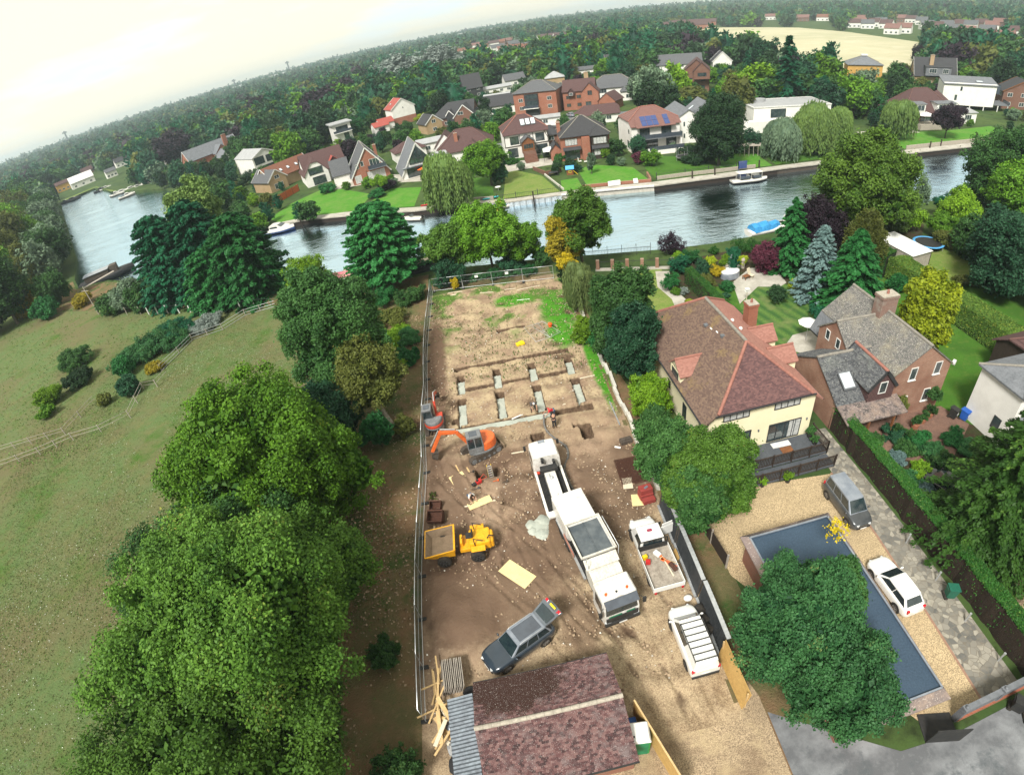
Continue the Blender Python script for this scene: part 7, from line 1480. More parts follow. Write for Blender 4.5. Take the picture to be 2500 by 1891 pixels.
b=B();b.box(-4.7,-2.45,.30,5.0,-.03,.45);P('upper_deck',b,'decking',dk);b=B();b.box(-4.7,-3.75,.1,4.9,-2.47,.26);P('lower_deck',b,'decking',dk)
def railing(root,p,q,z,h=.95,post=1.75,mat='timber_dark_and_shade',sp=.14):
 p,q=Vector((*p,z)),Vector((*q,z));Ln=(q-p).length;n=max(1,round(Ln/post));b=B();up=Vector((0,0,1))
 b.bar(p+up*h,q+up*h,.11,.06);b.bar(p+up*.12,q+up*.12,.06,.06)
 for i in range(int(Ln/sp)):c=p.lerp(q,(i+.5)*sp/Ln);b.bar(c+up*.12,c+up*h,.045,.03)
 r_=P('railing',b,mat,root)
 for i in range(n+1):c=p.lerp(q,i/n);b=B();b.bar(c-up*.2,c+up*(h+.12),.11,.11);P('post',b,mat,root)
railing(dk,(-1.6,-2.4),(4.95,-2.4),.45);railing(dk,(4.95,-2.4),(4.95,-.1),.45);railing(dk,(-3.2,-3.7),(4.85,-3.7),.26)
def pot(lab,x,y,r,mat,ph=.5,pr=.4,z=0,potm='plastic_black',group=None,n=900,leaf=.1):
 t=T('potted_plant',lab,'potted plant',(x,y,z),0,group);b=B();b.tube([(0,0,0),(0,0,r*1.5)],[r*.75,r],12);P('pot',b,potm,t)
 (V,Q,A),_=crown_broad(int(abs(x*97+y*31))%9999,pr,ph,n,leaf,bottom=0,lobes=5,subs=6);V=V+np.array([0,0,r*1.4]);link('foliage',mesh_np('foliage',V,Q,mat,A),t)
pot('black pot with a pale green hosta below the left deck railing',*G(1860,1186),.22,'leaf_lime');pot('black pot with a green plant below the middle of the deck railing',*G(1922,1176),.22,'leaf_lime',.55)
pot('round shrub in a black pot at the right end of the upper deck',23.0,28.0,.26,'leaf_mid',.7,.4,.45);pot('low plant in a black pot on the deck by the railing corner',23.0,27.2,.26,'leaf_mid',.4,.38,.45);pot('dark pot on the upper deck near the tree',16.9,26.6,.24,'leaf_dark',.3,.2,.45)
b=B();b.cb(0,0,.02,1.0,.7,.03);o=P('doormat',b,'timber_brown');o.location=(20.5,27.2,.45);tag(o,'brown doormat on the dark upper deck','doormat')
b=B();b.cb(0,0,.03,1.6,.55,.05);o=P('door_step',b,'fascia_white');o.location=(20.3,27.9,.45);tag(o,'pale threshold slab in front of the patio door','step')
bh=T('house','red brick house with grey lichen-spotted roofs and a tall brick chimney','house',(33.3,32.0,0),0)
ox,oy=33.3,32.0
X=lambda x:x-ox
Y=lambda y:y-oy
roofblock(bh,X(30.5),Y(28.4),X(36.3),Y(39.2),4.75,7.05,'y',0,0,'brick_orange','near_slate',.22,0,tiles=(.19,.125),ridge='ridge_grey',end=.12)
b=B();b.slab([(X(29.3),Y(37.8),2.9),(X(29.3),Y(39.4),2.9),(X(30.35),Y(39.4),4.8),(X(30.35),Y(36.9),4.8)][::-1],.12);b.slab([(X(29.3),Y(39.35),2.9),(X(29.3),Y(36.9),2.9),(X(30.38),Y(36.9),4.85),(X(30.38),Y(39.35),4.85)],.12);P('roof',b,'slate_smooth',bh)
roofblock(bh,X(28.6),Y(32.3),X(33.0),Y(37.0),4.55,6.55,'x',0,0,'brick_orange','near_slate',.2,0,tiles=(.19,.125),ridge='ridge_grey',end=.12)
roofblock(bh,X(25.4),Y(28.7),X(30.6),Y(35.8),2.75,5.05,'x',0,0,'brick_orange','near_slate_dark',.3,0,tiles=(.2,.13),ridge='ridge_grey',end=.12)
roofblock(bh,X(28.0),Y(28.2),X(30.5),Y(32.5),3.9,5.6,'y',0,0,'near_tile_purple' if False else 'tile_brown','near_slate_dark',.2,1.8,tiles=(.2,.13),ridge='ridge_pink',end=.1,verge='frame_dark',rname='dormer_roof',wname='dormer_wall')
win(bh,'S',X(29.3),Y(28.2),3.35,.75,1.15,1,'frame_white',proud=.05);
for x,z,h in((32.35,3.85,1.25),(34.9,3.95,1.25),(34.6,1.2,1.3),(32.2,.9,1.3)):win(bh,'S',X(x),Y(28.4),z,.72,h,1,'frame_white',proud=.05,sill=True)
for y,z in((34.0,4.2),(35.6,4.2)):win(bh,'W',Y(y),X(28.6),z-.1,.62,1.0,1,'frame_white',proud=.05)
win(bh,'S',X(27.0),Y(28.7),.6,2.2,1.5,3,'frame_white')
b=B();o0=Vector((X(25.3),Y(26.6),2.2));u=Vector((1,0,0));v=Vector((0,2.35,.68));H_=v.length;v.normalize();bv,bf=slope_tiles(o0,u,v,5.9,H_,.2,.15,random.Random(8),.02,.008);b.add(bv,bf);b.slab([tuple(o0),tuple(o0+u*5.9),tuple(o0+u*5.9+v*H_),tuple(o0+v*H_)],.1);P('porch_roof',b,'porch_tiles',bh)
for x in(27.6,30.1):b=B();b.bar((X(x),Y(26.8),0),(X(x),Y(26.8),2.1),.16,.16);P('porch_post',b,'timber_brown',bh)
b=B();b.bar((X(25.4),Y(26.8),2.08),(X(31.1),Y(26.8),2.08),.14,.16);P('porch_beam',b,'timber_brown',bh)
rooflight(bh,(X(26.9),Y(29.9),3.95),(1,0,0),(0,3.8,2.3),1.15,1.5);rooflight(bh,(X(29.0),Y(30.9),5.06),(0,1,0),(-1.4,0,1.7),.7,.7);rooflight(bh,(X(29.8),Y(33.2),4.2),(-1,0,0),(0,-3.8,2.3),.6,.8)
chimney(bh,X(33.35),Y(34.6),5.6,8.45,1.7,1.1,'brick_old',1)
b=B();b.cyl((X(36.6),Y(28.5),4.75),(X(36.7),Y(28.3),4.75),.25,14);P('satellite_dish',b,'frame_white',bh)
for x0,x1,yy,z in((30.3,36.5,28.3,4.72),):pass
b=B();b.bar((X(36.55),Y(28.3),4.7),(X(36.55),Y(39.3),4.7),.09,.09);P('gutter',b,'frame_dark',bh)
shrub('climbing plant on the brick gable between the windows',35.2,28.0,2.6,.8,'leaf_mid',n=2000,leaf=.12,bottom=.6);shrub('climbing plant at the left corner of the brick gable',31.6,27.9,2.6,.9,'leaf_olive',n=2200,leaf=.12,bottom=.5)
for i,(x,y,r)in enumerate([(32.6,26.6,.38),(33.8,27.0,.3),(34.9,27.4,.3),(30.6,26.4,.26),(31.2,25.6,.24)]):pot('terracotta pot with leggy plants on the red patio, %s'%['largest one','second','third','by the porch','nearest the garden'][i],x,y,r,'leaf_mid',.8,.5,potm='terracotta' if 'terracotta' in MATS else pm('terracotta',(.36,.14,.08),(.28,.11,.065),4,.85))
b=B();b.slab([(-.9,-.9,.05),(.9,-.9,.05),(.9,.9,.05),(-.9,.9,.05)],.04);
pr_=T('parasol','white garden parasol behind the brick house','parasol',(*G(1975,785,2.2),0));b=B();n=8;c=[(1.1*cos(2*pi*i/n),1.1*sin(2*pi*i/n),2.1)for i in range(n)];b.add(c+[(0,0,2.7)],[(i,(i+1)%n,n)for i in range(n)]);P('canopy',b,'paint_white',pr_);b=B();b.cyl((0,0,0),(0,0,2.7),.03,8);P('pole',b,'aluminium',pr_)
wh=T('house','white rendered house cut by the right picture edge','house',(42.5,24.5,0),0)
roofblock(wh,-4.4,-2.2,6,2.2,5.3,6.2,'x',1,0,'render_white','slate_smooth',.3,0,ridge='ridge_grey')
win(wh,'W',-1.0,-4.4,1.1,.8,1.2,1,'frame_dark');
b=B();b.box(-4.0,-6.2,0,6,-2.2,2.6);P('side_wing',b,'render_white',wh);b=B();b.slab([(-4.2,-6.5,2.65),(6,-6.5,2.65),(6,-2.25,3.1),(-4.2,-2.25,3.1)],.1);P('wing_roof',b,'slate_smooth',wh)
b=B();b.slab([(-1.6,-2.35,4.1),(6,-2.35,4.1),(6,-2.2,4.4),(-1.6,-2.2,4.4)],.1);P('canopy',b,'slate_smooth',wh)
bh2=T('house','low house with dark brown interlocking tiles behind the white one','house',(50.2,28.6,0),R(2));roofblock(bh2,-4.5,-2.8,8,3.2,3.2,5.2,'x',.5,0,'timber_dark_and_shade','tile_brown',.4,ridge='ridge_brown')  # near-black wall colour stands in for the shadow below the roof
def bin_(lab,x,y,rot,mat):
 t=T('wheelie_bin',lab,'wheelie bin',(x,y,0),rot);b=B();b.add([(-.25,-.3,.1),(.25,-.3,.1),(.25,.28,.1),(-.25,.28,.1),(-.29,-.36,.98),(.29,-.36,.98),(.29,.32,.98),(-.29,.32,.98)],[(3,2,1,0),(0,1,5,4),(1,2,6,5),(2,3,7,6),(3,0,4,7)]);P('body',b,mat,t,bevel=.03)
 b=B();b.slab([(-.31,-.40,1.0),(.31,-.40,1.0),(.31,.36,1.07),(-.31,.36,1.07)],.06);P('lid',b,mat,t,bevel=.02);b=B();b.cyl((-.3,.28,.12),(.3,.28,.12),.12,12);P('wheels',b,'tyre',t);b=B();b.tube([(-.2,.42,1.0),(.2,.42,1.0)],.02,6);P('handle',b,mat,t)
 b=B();b.cb(0,-.365,.6,.2,.02,.2);P('sticker',b,'white_plastic',t)
bin_('green wheelie bin standing by the long dark hedge',24.75,12.3,R(70),pm('bin_green',(.02,.13,.085),(.015,.10,.065),3,.5));bin_('blue wheelie bin between the brick house and the white house',37.7,26.2,R(20),'blue_plastic');bin_('black wheelie bin beside the blue one',36.9,26.7,R(20),'plastic_black');bin_('black wheelie bin at the bottom right corner, nearer the wall',23.9,5.0,R(40),'plastic_black');bin_('second black wheelie bin at the bottom right corner',24.3,4.2,R(60),'plastic_black')
t=T('barbecue','small black kettle barbecue against the white house wall','barbecue',(38.4,24.8,0));b=B();b.ball((0,0,.75),.3);P('kettle',b,'plastic_black',t)
for a in(0,2.1,4.2):b=B();b.bar((0,0,.6),(.3*cos(a),.3*sin(a),0),.03,.03);P('leg',b,'plastic_black',t)
for i,(px,py)in enumerate([(2212,1324),(2284,1416),(2355,1516),(2436,1612)]):
 b=B();b.cyl((0,0,0),(0,0,.85),.055,10);b.cyl((0,0,.85),(0,0,.95),.075,10);o=P('bollard_light',b,'galvanised');o.location=(*G(px,py),0);tag(o,'short grey bollard light on the crazy paving, %s'%['level with the grey people carrier','level with the white hatchback','just past the green bin','nearest the street wall'][i],'bollard light')
fg=T('garage','long flat garage roof in blue-grey felt with a tiled kerb, partly under the tree','garage',(16.0,12.7,0),R(1.2));b=B();hx,hy=3.15,6.45
b.box(-hx+.25,-hy+.25,0,hx-.25,hy-.25,2.45);P('wall',b,'garage_brick',fg);b=B();b.box(-hx+.35,-hy+.35,2.45,hx-.35,hy-.35,2.56);P('flat_roof',b,'flat_roof_blue',fg)
b=B();out_=[(-hx-.1,-hy-.15,2.15),(hx+.1,-hy-.15,2.15),(hx+.1,hy+.1,2.35),(-hx-.1,hy+.1,2.35)];inn=[(-hx+.28,-hy+.35,2.68),(hx-.28,-hy+.35,2.68),(hx-.28,hy-.3,2.68),(-hx+.28,hy-.3,2.68)]
for i in range(4):j=(i+1)%4;b.slab([out_[i],out_[j],inn[j],inn[i]],.08)
P('tiled_kerb',b,'porch_tiles',fg);b=B()
for i in range(4):j=(i+1)%4;b.bar((inn[i][0]*.985,inn[i][1]*.99,2.66),(inn[j][0]*.985,inn[j][1]*.99,2.66),.10,.08)
P('roof_edging',b,'paint_silver',fg)
sw=T('garden_wall','low grey rendered wall with brick base and gates along the street','wall',(20.3,5.6,0),atan2(.35,5.3));b=B();b.box(0,-.11,.35,2.6,.11,1.35);b.box(2.9,-.11,.35,6.5,.11,1.35);P('wall',b,'slate_smooth',sw);b=B();b.box(0,-.2,0,6.4,.14,.35);P('brick_base',b,'brick_red',sw);b=B();b.box(0,-.15,1.36,6.5,.15,1.42);P('coping',b,'lead_grey',sw)
for x in(0,2.75,6.4):b=B();b.box(x-.16,-.17,0,x+.16,.17,1.55);b.ball((x,0,1.62),.09);P('pier',b,'slate_smooth',sw)
b=B();b.box(0,0,0,1.9,1.5,.06);b.box(0,-.03,.0,1.9,.03,1.7);o=P('carport_shade',b,'plastic_black');o.location=(18.0,5.0,0);o.rotation_euler.z=-.25;tag(o,'black panel and slab standing in for the shadowy carport at the corner of the flat garage','gate')  # black upright and ground slab stand in for the carport's shade
b=B();b.bar((0,0,1.1),(9,14.2,1.1),.03,.9);b2=[]
ps=T('picket_fence','dark low fence between the site passage and the gravel drive','fence',(11.7,18.6,0),R(96));b=B();b.bar((0,0,.7),(9,0,.7),.04,1.2);P('panel',b,'timber_dark_and_shade',ps)
for i in range(5):b=B();b.bar((i*2.2,0,0),(i*2.2,0,1.5),.1,.1);P('post',b,'weathered_board',ps)
b=B();
for i in range(26):y=27+i*1.3;b.cb(9.45+.12*sin(i*1.3)-.0,y,.22,.28,1.25,.42+.1*sin(i*2.2),rz=.05*sin(i))
o=P('boundary_kerb',b,'pale_concrete_dust');tag(o,'mossy broken concrete gravel boards along the right site boundary','boundary wall')
rf=T('riverside_railing','iron railing with brick piers between the garden path and the river','railing',(14.1,65.0,0),atan2(-2.9,9.3))
for i in range(6):b=B();b.box(-.22+i*1.95,-.22,0,.22+i*1.95,.22,1.5);P('pier',b,'brick_orange',rf)
b=B();b.bar((0,0,1.25),(9.7,0,1.25),.04,.04);b.bar((0,0,.2),(9.7,0,.2),.04,.04)
for i in range(65):b.bar((.15*i,0,.1),(.15*i,0,1.35),.02,.02)
P('bars',b,'frame_dark',rf);b=B();b.box(-.3,-.28,0,10,.28,.22);P('plinth',b,'concrete_paving',rf)
rf2=T('riverside_railing','thin dark railing at the water edge behind the fence-end tree','railing',(10.5,69.8,0),R(-11));b=B();b.bar((0,0,1.1),(12,0,1.1),.04,.04);b.bar((0,0,.3),(12,0,.3),.03,.03)
for i in range(60):b.bar((.2*i,0,0),(.2*i,0,1.25),.025,.025)
P('bars',b,'frame_dark',rf2)
for i in range(7):b=B();b.bar((2*i,0,0),(2*i,0,1.7),.06,.06);P('post',b,'frame_dark',rf2)
def trampoline(lab,x,y,r,h,rim,net=False):
 t=T('trampoline',lab,'trampoline',(x,y,0));n=28;b=B();b.loft([[(q*cos(2*pi*j/n),q*sin(2*pi*j/n),h+z)for j in range(n)]for q,z in((r,0),(r,.06),(r*.84,.06),(r*.84,0))],caps=False);P('rim',b,rim,t)
 b=B();b.add([(r*.85*cos(2*pi*j/n),r*.85*sin(2*pi*j/n),h+.03)for j in range(n)],[tuple(range(n))]);P('mat',b,'plastic_black',t)
 for j in range(6):a=2*pi*j/6;b=B();b.bar((r*.95*cos(a),r*.95*sin(a),0),(r*.95*cos(a),r*.95*sin(a),h+(1.6 if net else 0)),.05,.05);P('leg',b,'galvanised',t)
 if net:b=B();b.loft([[(r*.97*cos(2*pi*j/n),r*.97*sin(2*pi*j/n),h+z)for j in range(n)]for z in(1.55,1.6)],caps=False);P('net_ring',b,'frame_dark',t)
pm('blue_pad',(.10,.38,.72),(.08,.32,.62),2,.6)
trampoline('round trampoline with a pale blue rim beside the white canopy',60.3,57.2,2.2,.8,'blue_pad');trampoline('black trampoline on the lawn right of the solar panel house',45.6,112.2,2.2,.8,'plastic_grey',True)
t=T('gazebo','flat white canopy shelter with dark sides beside the round trampoline','gazebo',(53.6,55.0,0),R(-82));b=B();b.slab([(-3.4,-1.9,2.35),(3.4,-1.9,2.2),(3.4,1.9,2.3),(-3.4,1.9,2.45)],.1);P('roof',b,'paint_white',t,bevel=.1);b=B();b.box(-3.2,-1.8,0,3.2,-1.74,2.1);b.box(3.14,-1.74,0,3.2,1.8,2.1);P('side_panel',b,'weathered_board',t)
for x in(-3.2,0,3.2):b=B();b.bar((x,1.8,0),(x,1.8,2.2),.08,.08);P('post',b,'timber_dark_and_shade',t)
t=T('covered_table','garden table under a white weatherproof cover on the stone terrace','table',(29.4,57.3,0),R(12));b=B();b.loft([[(a*k,c*k2,z)for a,c in[(1.25*cos(2*pi*j/16)**1,.85*sin(2*pi*j/16))for j in range(16)]]for k,k2,z in((1.08,1.1,0),(1.05,1.05,.5),(1.0,1.0,.85),(.82,.8,.92))],smooth=True);P('cover',b,['paint_silver'],t);b=B();b.loft([[(1.04*1.25*k*cos(2*pi*j/16),1.04*.85*k*sin(2*pi*j/16),z)for j in range(16)]for k,z in((1.0,.80),(.98,.9),(.8,.96))]);P('cover_top',b,'paint_white',t)
t=T('bench_table','small brown wooden table right of the covered one','table',(31.0,56.1,0),R(25));b=B();b.box(-.45,-.3,.42,.45,.3,.48);P('table_top',b,'timber_brown',t)
for a in(-.38,.38):
 for c in(-.24,.24):b=B();b.bar((a,c,0),(a,c,.42),.06,.06);P('leg',b,'timber_brown',t)
b=B();b.loft([[(q*cos(2*pi*j/10),q*.6*sin(2*pi*j/10),z)for j in range(10)]for q,z in((.4,0),(.42,.8),(.34,1.6),(.16,2.3),(.05,2.5))]);o=P('covered_parasol',b,'paint_silver');o.location=(*G(1784,665),0);tag(o,'folded parasol under a pale grey cover on the stone terrace','parasol')
t=T('garden_chair','wooden reclining chair on the stone terrace','chair',(*G(1834,678),0),R(-60));b=B();b.cb(0,0,.4,.6,.55,.06);P('seat',b,'timber_pale',t);b=B();b.cb(-.42,0,.78,.08,.55,.85,ry=-.35);P('backrest',b,'timber_pale',t)
for a in(-.25,.25):
 for c in(-.24,.24):b=B();b.bar((a,c,0),(a,c,.4),.05,.05);P('leg',b,'timber_pale',t)
b=B();
for i in range(4):b.box(-1.2,i*.35,0,1.2,i*.35+.4,.15+i*.16)
o=P('garden_steps',b,'concrete_paving');o.location=(*G(1800,655),0);o.rotation_euler.z=.5;tag(o,'grey stone steps behind the covered parasol','steps')
b=B();b.cb(0,0,.5,.35,.35,1.0);b.ball((0,0,1.15),.28);b.cb(.1,.05,1.35,.15,.15,.25);o=P('garden_statue',b,'stone_ridge',bevel=.05);o.location=(*G(1813,655),0);tag(o,'pale stone ornament beside the yellow bush','statue')
t=T('bird_table','white bird table with small solar lamp on the striped lawn','bird table',(*G(1822,735),0));b=B();b.bar((0,0,0),(0,0,1.3),.06,.06);P('post',b,'timber_pale',t);b=B();b.cb(0,0,1.35,.6,.4,.08);b.cb(0,0,1.6,.5,.5,.06);P('tray',b,'frame_white',t)
def wirefence(lab,pts,h=1.05,rails=2,mat='galvanised',step=3.0,name='wire_fence',th=.03,rt=.03):
 t=T(name,lab,'fence',(*pts[0],0));o0=Vector((*pts[0],0));segs=[]
 for k in range(rails):
  b=B();z=h*(1-.45*k);b.tube([tuple(Vector((*p,z))-o0)for p in pts],rt,5);P('rail',b,mat,t)
 for p,q in zip(pts,pts[1:]):
  p,q=Vector(p),Vector(q);n=max(1,round((q-p).length/step))
  for i in range(n):c=p.lerp(q,i/n);b=B();b.bar((c.x-o0.x,c.y-o0.y,0),(c.x-o0.x,c.y-o0.y,h*1.1),.09,.09);P('post',b,'weathered_board',t)
 return t
wirefence('low rail fence curving through the meadow, nearer the camera',[(-75,40),(-65.2,45.4),(-59.1,46.8),(-54.7,48.5),(-50.5,49),(-47,50.9),(-48.2,57.3),(-45.9,57.1),(-45.5,59.8)],1.1,2,'weathered_board')
wirefence('low rail fence curving through the meadow, further from the camera',[(-78,45),(-68.3,49.1),(-57.3,50.3),(-56.2,56.9)],1.0,2,'weathered_board')
wirefence('rail fence along the right side of the bramble thicket',[(-47.3,61.4),(-46.2,65.5),(-45.4,68.9),(-40.6,70),(-37.9,73.3),(-33,74)],1.0,3,'galvanised')
pb=[(248,768),(280,770),(312,769),(345,768),(365,768),(387,767),(411,765),(439,764),(466,762),(490,760),(590,758),(624,752),(693,749)]
wirefence('white-posted wire fence on the meadow edge below the conifers',[G(*p)for p in pb],1.5,1,'dark_wire',50,'post_fence',rt=.015)
for p in pb[4:]:b=B();b.bar((0,0,0),(0,0,1.65),.16,.16);o=P('white_post',b,'fascia_white');o.location=(*G(*p),0);tag(o,'white concrete post on the meadow edge below the conifers','post','white fence posts below the conifers')
tp=T('utility_pole','leaning thin wooden pole near the moored barge','pole',(*G(242,768),0));b=B();b.cyl((0,0,0),(-.3,.2,6.2),.09,8);P('shaft',b,'weathered_board',tp);b=B();b.bar((.6,0,5.2),(-1.1,.2,5.4),.08,.08);P('cross_arm',b,'weathered_board',tp)
def house(lab,cx,cy,rot,w,d,ze,zr,axis='x',f0=0,f1=0,wall='render_white',roof='tile_brown',rows=1,nw=3,frame='frame_white',verge=None,oh=.45,wz=.9,ww=1.5,wh=1.2,sides='S',name='house',ridge=None,cat='house',glass='glass_house',z0=0):
 t=T(name,lab,cat,(cx,cy,0),R(rot));roofblock(t,-w/2,-d/2,w/2,d/2,ze,zr,axis,f0,f1,wall,roof,oh,verge=verge,ridge=ridge,z0=z0)
 sp=dict(S=(w,-d/2),N=(w,d/2),E=(d,w/2),W=(d,-w/2))
 for s_ in sides:
  L_,v=sp[s_];n=nw if s_ in 'SN' else max(1,int(nw*L_/w))
  for r_ in range(rows):
   for i in range(n):win(t,s_,-L_/2+L_*(i+.5)/n,v,wz+r_*2.7,min(ww,L_/n*.7),wh,2,frame,glass,.06)
 return t
def balcony(root,x0,x1,y0,y1,z,mat='lead_grey',glassy=True):
 b=B();b.box(x0,y0,z-.25,x1,y1,z);P('balcony',b,mat,root);b=B();b.box(x0,y0,z,x1,y0+.04,z+.9);b.box(x0,y0,z,x0+.04,y1,z+.9);b.box(x1-.04,y0,z,x1,y1,z+.9);P('balustrade',b,'glass_roof' if glassy else 'frame_dark',root)
def darkopen(root,x0,x1,y,z0,z1,name='folding_door',n=4,frame='frame_dark'):return win(root,'S',(x0+x1)/2,y,z0,x1-x0,z1-z0,n,frame,'glass_house',.06,name)
h=house('white modern house with long grey glazed roof at the left end of the far bank',-76.5,203,42,9.5,17,6.0,8.4,'y',0,0,'render_white','flat_roof_grey',0,0,verge='fascia_white',oh=.2);darkopen(h,-4.2,-.4,-8.5,3.4,6.0);darkopen(h,.4,4.2,-8.5,3.4,5.8);darkopen(h,-4,4,-8.5,.3,2.6);b=B();b.slab([(4.9,-7,6.05),(4.9,7,6.05),(3.0,7,7.15),(3.0,-7,7.15)],.1);P('roof_glazing',b,'solar_blue',h);win(h,'E',0,4.75,1,8,1.6,4,'frame_dark')
h=house('brown tiled bungalow with rusty upper roof and a buff gable',-56,168,47,15,9,3.2,6.6,'x',0,0,'brick_buff','tile_rust',0,0,verge='fascia_white');
for x in(-4,-2.6,0,3,4.4):rooflight(h,(x,-2.9,4.75),(1,0,0),(0,4.95,3.4),.8,1.1)
roofblock(h,-9.5,-6.5,-3.5,3.5,3.2,6.2,'y',0,0,'brick_buff','tile_grey',.5,verge='fascia_white',rname='gable_roof',wname='gable_wall');win(h,'S',-6.5,-6.5,3.4,1.6,1.1,2);win(h,'S',-6.5,-6.5,.6,3,1.6,3)
h=house('white gabled house with purple-brown roof and small dormer left of the red gable',-42,160.5,22,12,10,3.2,8.2,'x',.0,.0,'render_white','tile_brown',0,0,oh=.3);roofblock(h,-6.5,-7.2,.2,4,3.0,7.6,'y',.25,0,'render_white','tile_brown',.4,rname='gable_roof',wname='gable_wall');darkopen(h,-5.2,-1.2,-7.25,3.1,5.0,'balcony_window');darkopen(h,-4.6,-1.0,-7.25,.2,2.4);roofblock(h,1.6,-4.6,4.0,-1.2,4.8,6.2,'y',0,0,'tile_brown','tile_red',.25,rname='dormer_roof',wname='dormer_wall',z0=3.6);win(h,'S',2.8,-4.62,4.0,1.5,.9,3);darkopen(h,1,5.5,-5.05,.3,2.6);win(h,'E',0,6,1,1.2,1.2,1)
h=T('house','red brick gabled house with white terrace doors facing the river','house',(-27.2,148.5,0),R(14));roofblock(h,-4.9,-6.5,4.9,8,1.6,8.8,'y',0,0,'brick_red','tile_grey',.45,verge='fascia_white',ridge='ridge_grey');win(h,'S',1.6,-6.5,3.6,2.6,2.0,3);win(h,'S',-1.6,-6.5,4.3,.8,1.3,1);win(h,'S',-3.0,-6.5,3.9,.8,1.2,1);win(h,'S',1.4,-6.5,.3,4.6,2.2,4,'frame_white','curtain',name='patio_door');win(h,'S',-3.4,-6.5,.3,1.7,2.0,1,'frame_white','curtain',name='garage_door');balcony(h,-.4,4.2,-7.8,-6.55,3.3);b=B();b.bar((-1.2,-6.6,0),(-1.2,-6.6,3.2),.3,.3);P('brick_pier',b,'brick_red',h)
for y in(-1.5,2.0):rooflight(h,(3.0,y,4.9),(0,1,0),(-5.3,0,7.2),.8,1.2)
chimney(h,3.4,4.5,4.2,7.2,.8,.8);roofblock(h,-9.5,-1,-4.9,6,2.6,6.4,'x',0,0,'render_white','tile_grey',.3,rname='side_roof',wname='side_wall')
h=T('house','white a-frame house with a tall glazed gable and an open patio','house',(-13.4,141.5,0),R(12));roofblock(h,-4.6,-5.2,4.6,6.5,.8,8.3,'y',0,0,'render_white','slate_smooth',.4,verge='fascia_white',ridge='ridge_grey')
b=B();b.add([(-2.3,-5.28,3.4),(2.3,-5.28,3.4),(2.3,-5.28,4.6),(0,-5.28,7.6),(-2.3,-5.28,4.6)],[(0,1,2,3,4)]);gl=P('gable_window',b,'glass_house',h);b=B()
for x in(-2.3,-1.15,0,1.15,2.3):b.bar((x,-5.32,3.4),(x,-5.32,4.6+(2.3-abs(x))*1.25),.12,.1)
b.bar((-2.4,-5.32,3.4),(2.4,-5.32,3.4),.12,.12);b.bar((-2.4,-5.32,4.6),(2.4,-5.32,4.6),.1,.1);P('mullion',b,'frame_dark',gl)
darkopen(h,-3.4,3.6,-5.2,.2,2.5);b=B();b.box(-4.4,-6.4,2.7,4.4,-5.2,2.9);P('canopy',b,'glass_roof',h);roofblock(h,4.6,-1,8,5,2.6,3.6,'x',0,0,'render_white','flat_roof_grey',.2,rname='side_roof',wname='side_wall')
o_=T('parasol','orange parasol lying open in the patio of the a-frame house','parasol',(-11.6,134.6,0));b=B();n=8;b.add([(1.5*cos(2*pi*i/n),1.0*sin(2*pi*i/n),2.0)for i in range(n)]+[(0,0,2.5)],[(i,(i+1)%n,n)for i in range(n)]);P('canopy',b,'orange_plastic',o_);b=B();b.cyl((0,0,0),(0,0,2.4),.04,8);P('pole',b,'aluminium',o_)
h=T('house','purple-brown tiled bungalow with a brick chimney behind the weeping willow','house',(-.6,149.5,0),R(-4));roofblock(h,-7.6,-5.5,7.6,5.5,2.7,7.4,'x',1,.9,'render_white','tile_brown',.5,ridge='ridge_brown');chimney(h,-1.8,-3.0,3.6,7.0,.9,.7);roofblock(h,-8.4,2.0,-2.2,12,2.7,6.6,'y',0,1,'render_white','tile_brown',.4,rname='wing_roof',wname='wing_wall');roofblock(h,.2,-7.0,4.6,0,2.6,5.0,'y',.3,0,'frame_dark','tile_brown',.4,rname='gable_roof',wname='gable_wall');win(h,'S',2.4,-7.0,.3,4.0,2.0,4,name='patio_door')
rooflight(h,(-6.8,8.2,4.9),(0,-1,0),(3.5,0,3.9),.8,.9);rooflight(h,(-6.8,6.4,4.9),(0,-1,0),(3.5,0,3.9),.8,.9)
h=T('house','white timbered house with a brown hipped roof and big rooflights above wooden steps','house',(14.4,141.0,0),R(0));roofblock(h,-5.4,-5,5.4,5,6.0,9.8,'x',.85,.85,'render_white','tile_brown',.5,ridge='ridge_pink')
for i in range(3):rooflight(h,(-.2+i*1.3,-2.7,8.15),(1,0,0),(0,5.5,3.8),1.1,2.2)
for u,w_ in((-2.9,2.2),(.2,1.8),(3.4,2.2)):win(h,'S',u,-5,3.4 if w_>2 else 4.0,w_,2.0 if w_>2 else 1.2,3,'frame_dark')
darkopen(h,1.6,5.0,-5,.3,2.6);darkopen(h,-4.8,-2.4,-5,.3,2.6);b=B();b.bar((-5.4,-5.04,3.0),(5.4,-5.04,3.0),.12,.2)
for x in(-5.3,-1.6,1.7,5.3):b.bar((x,-5.04,3.0),(x,-5.04,5.9),.12,.14)
b.bar((4.5,-5.05,5.9),(5.3,-5.05,4.0),.1,.12);P('timber_frame',b,'timber_dark_and_shade',h)
roofblock(h,-1.4,-8.2,1.4,-5,4.3,5.6,'y',0,0,'timber_brown','tile_grey',.35,rname='porch_roof',wname='porch_wall',z0=1.2);win(h,'S',0,-8.2,2.6,2.4,1.2,4,'timber_brown');b=B()
for i in range(9):b.box(-1.5,-8.3-i*.42,0,1.5,-8.3-(i+1)*.42,2.1-i*.23)
P('steps',b,'brick_brown',h)
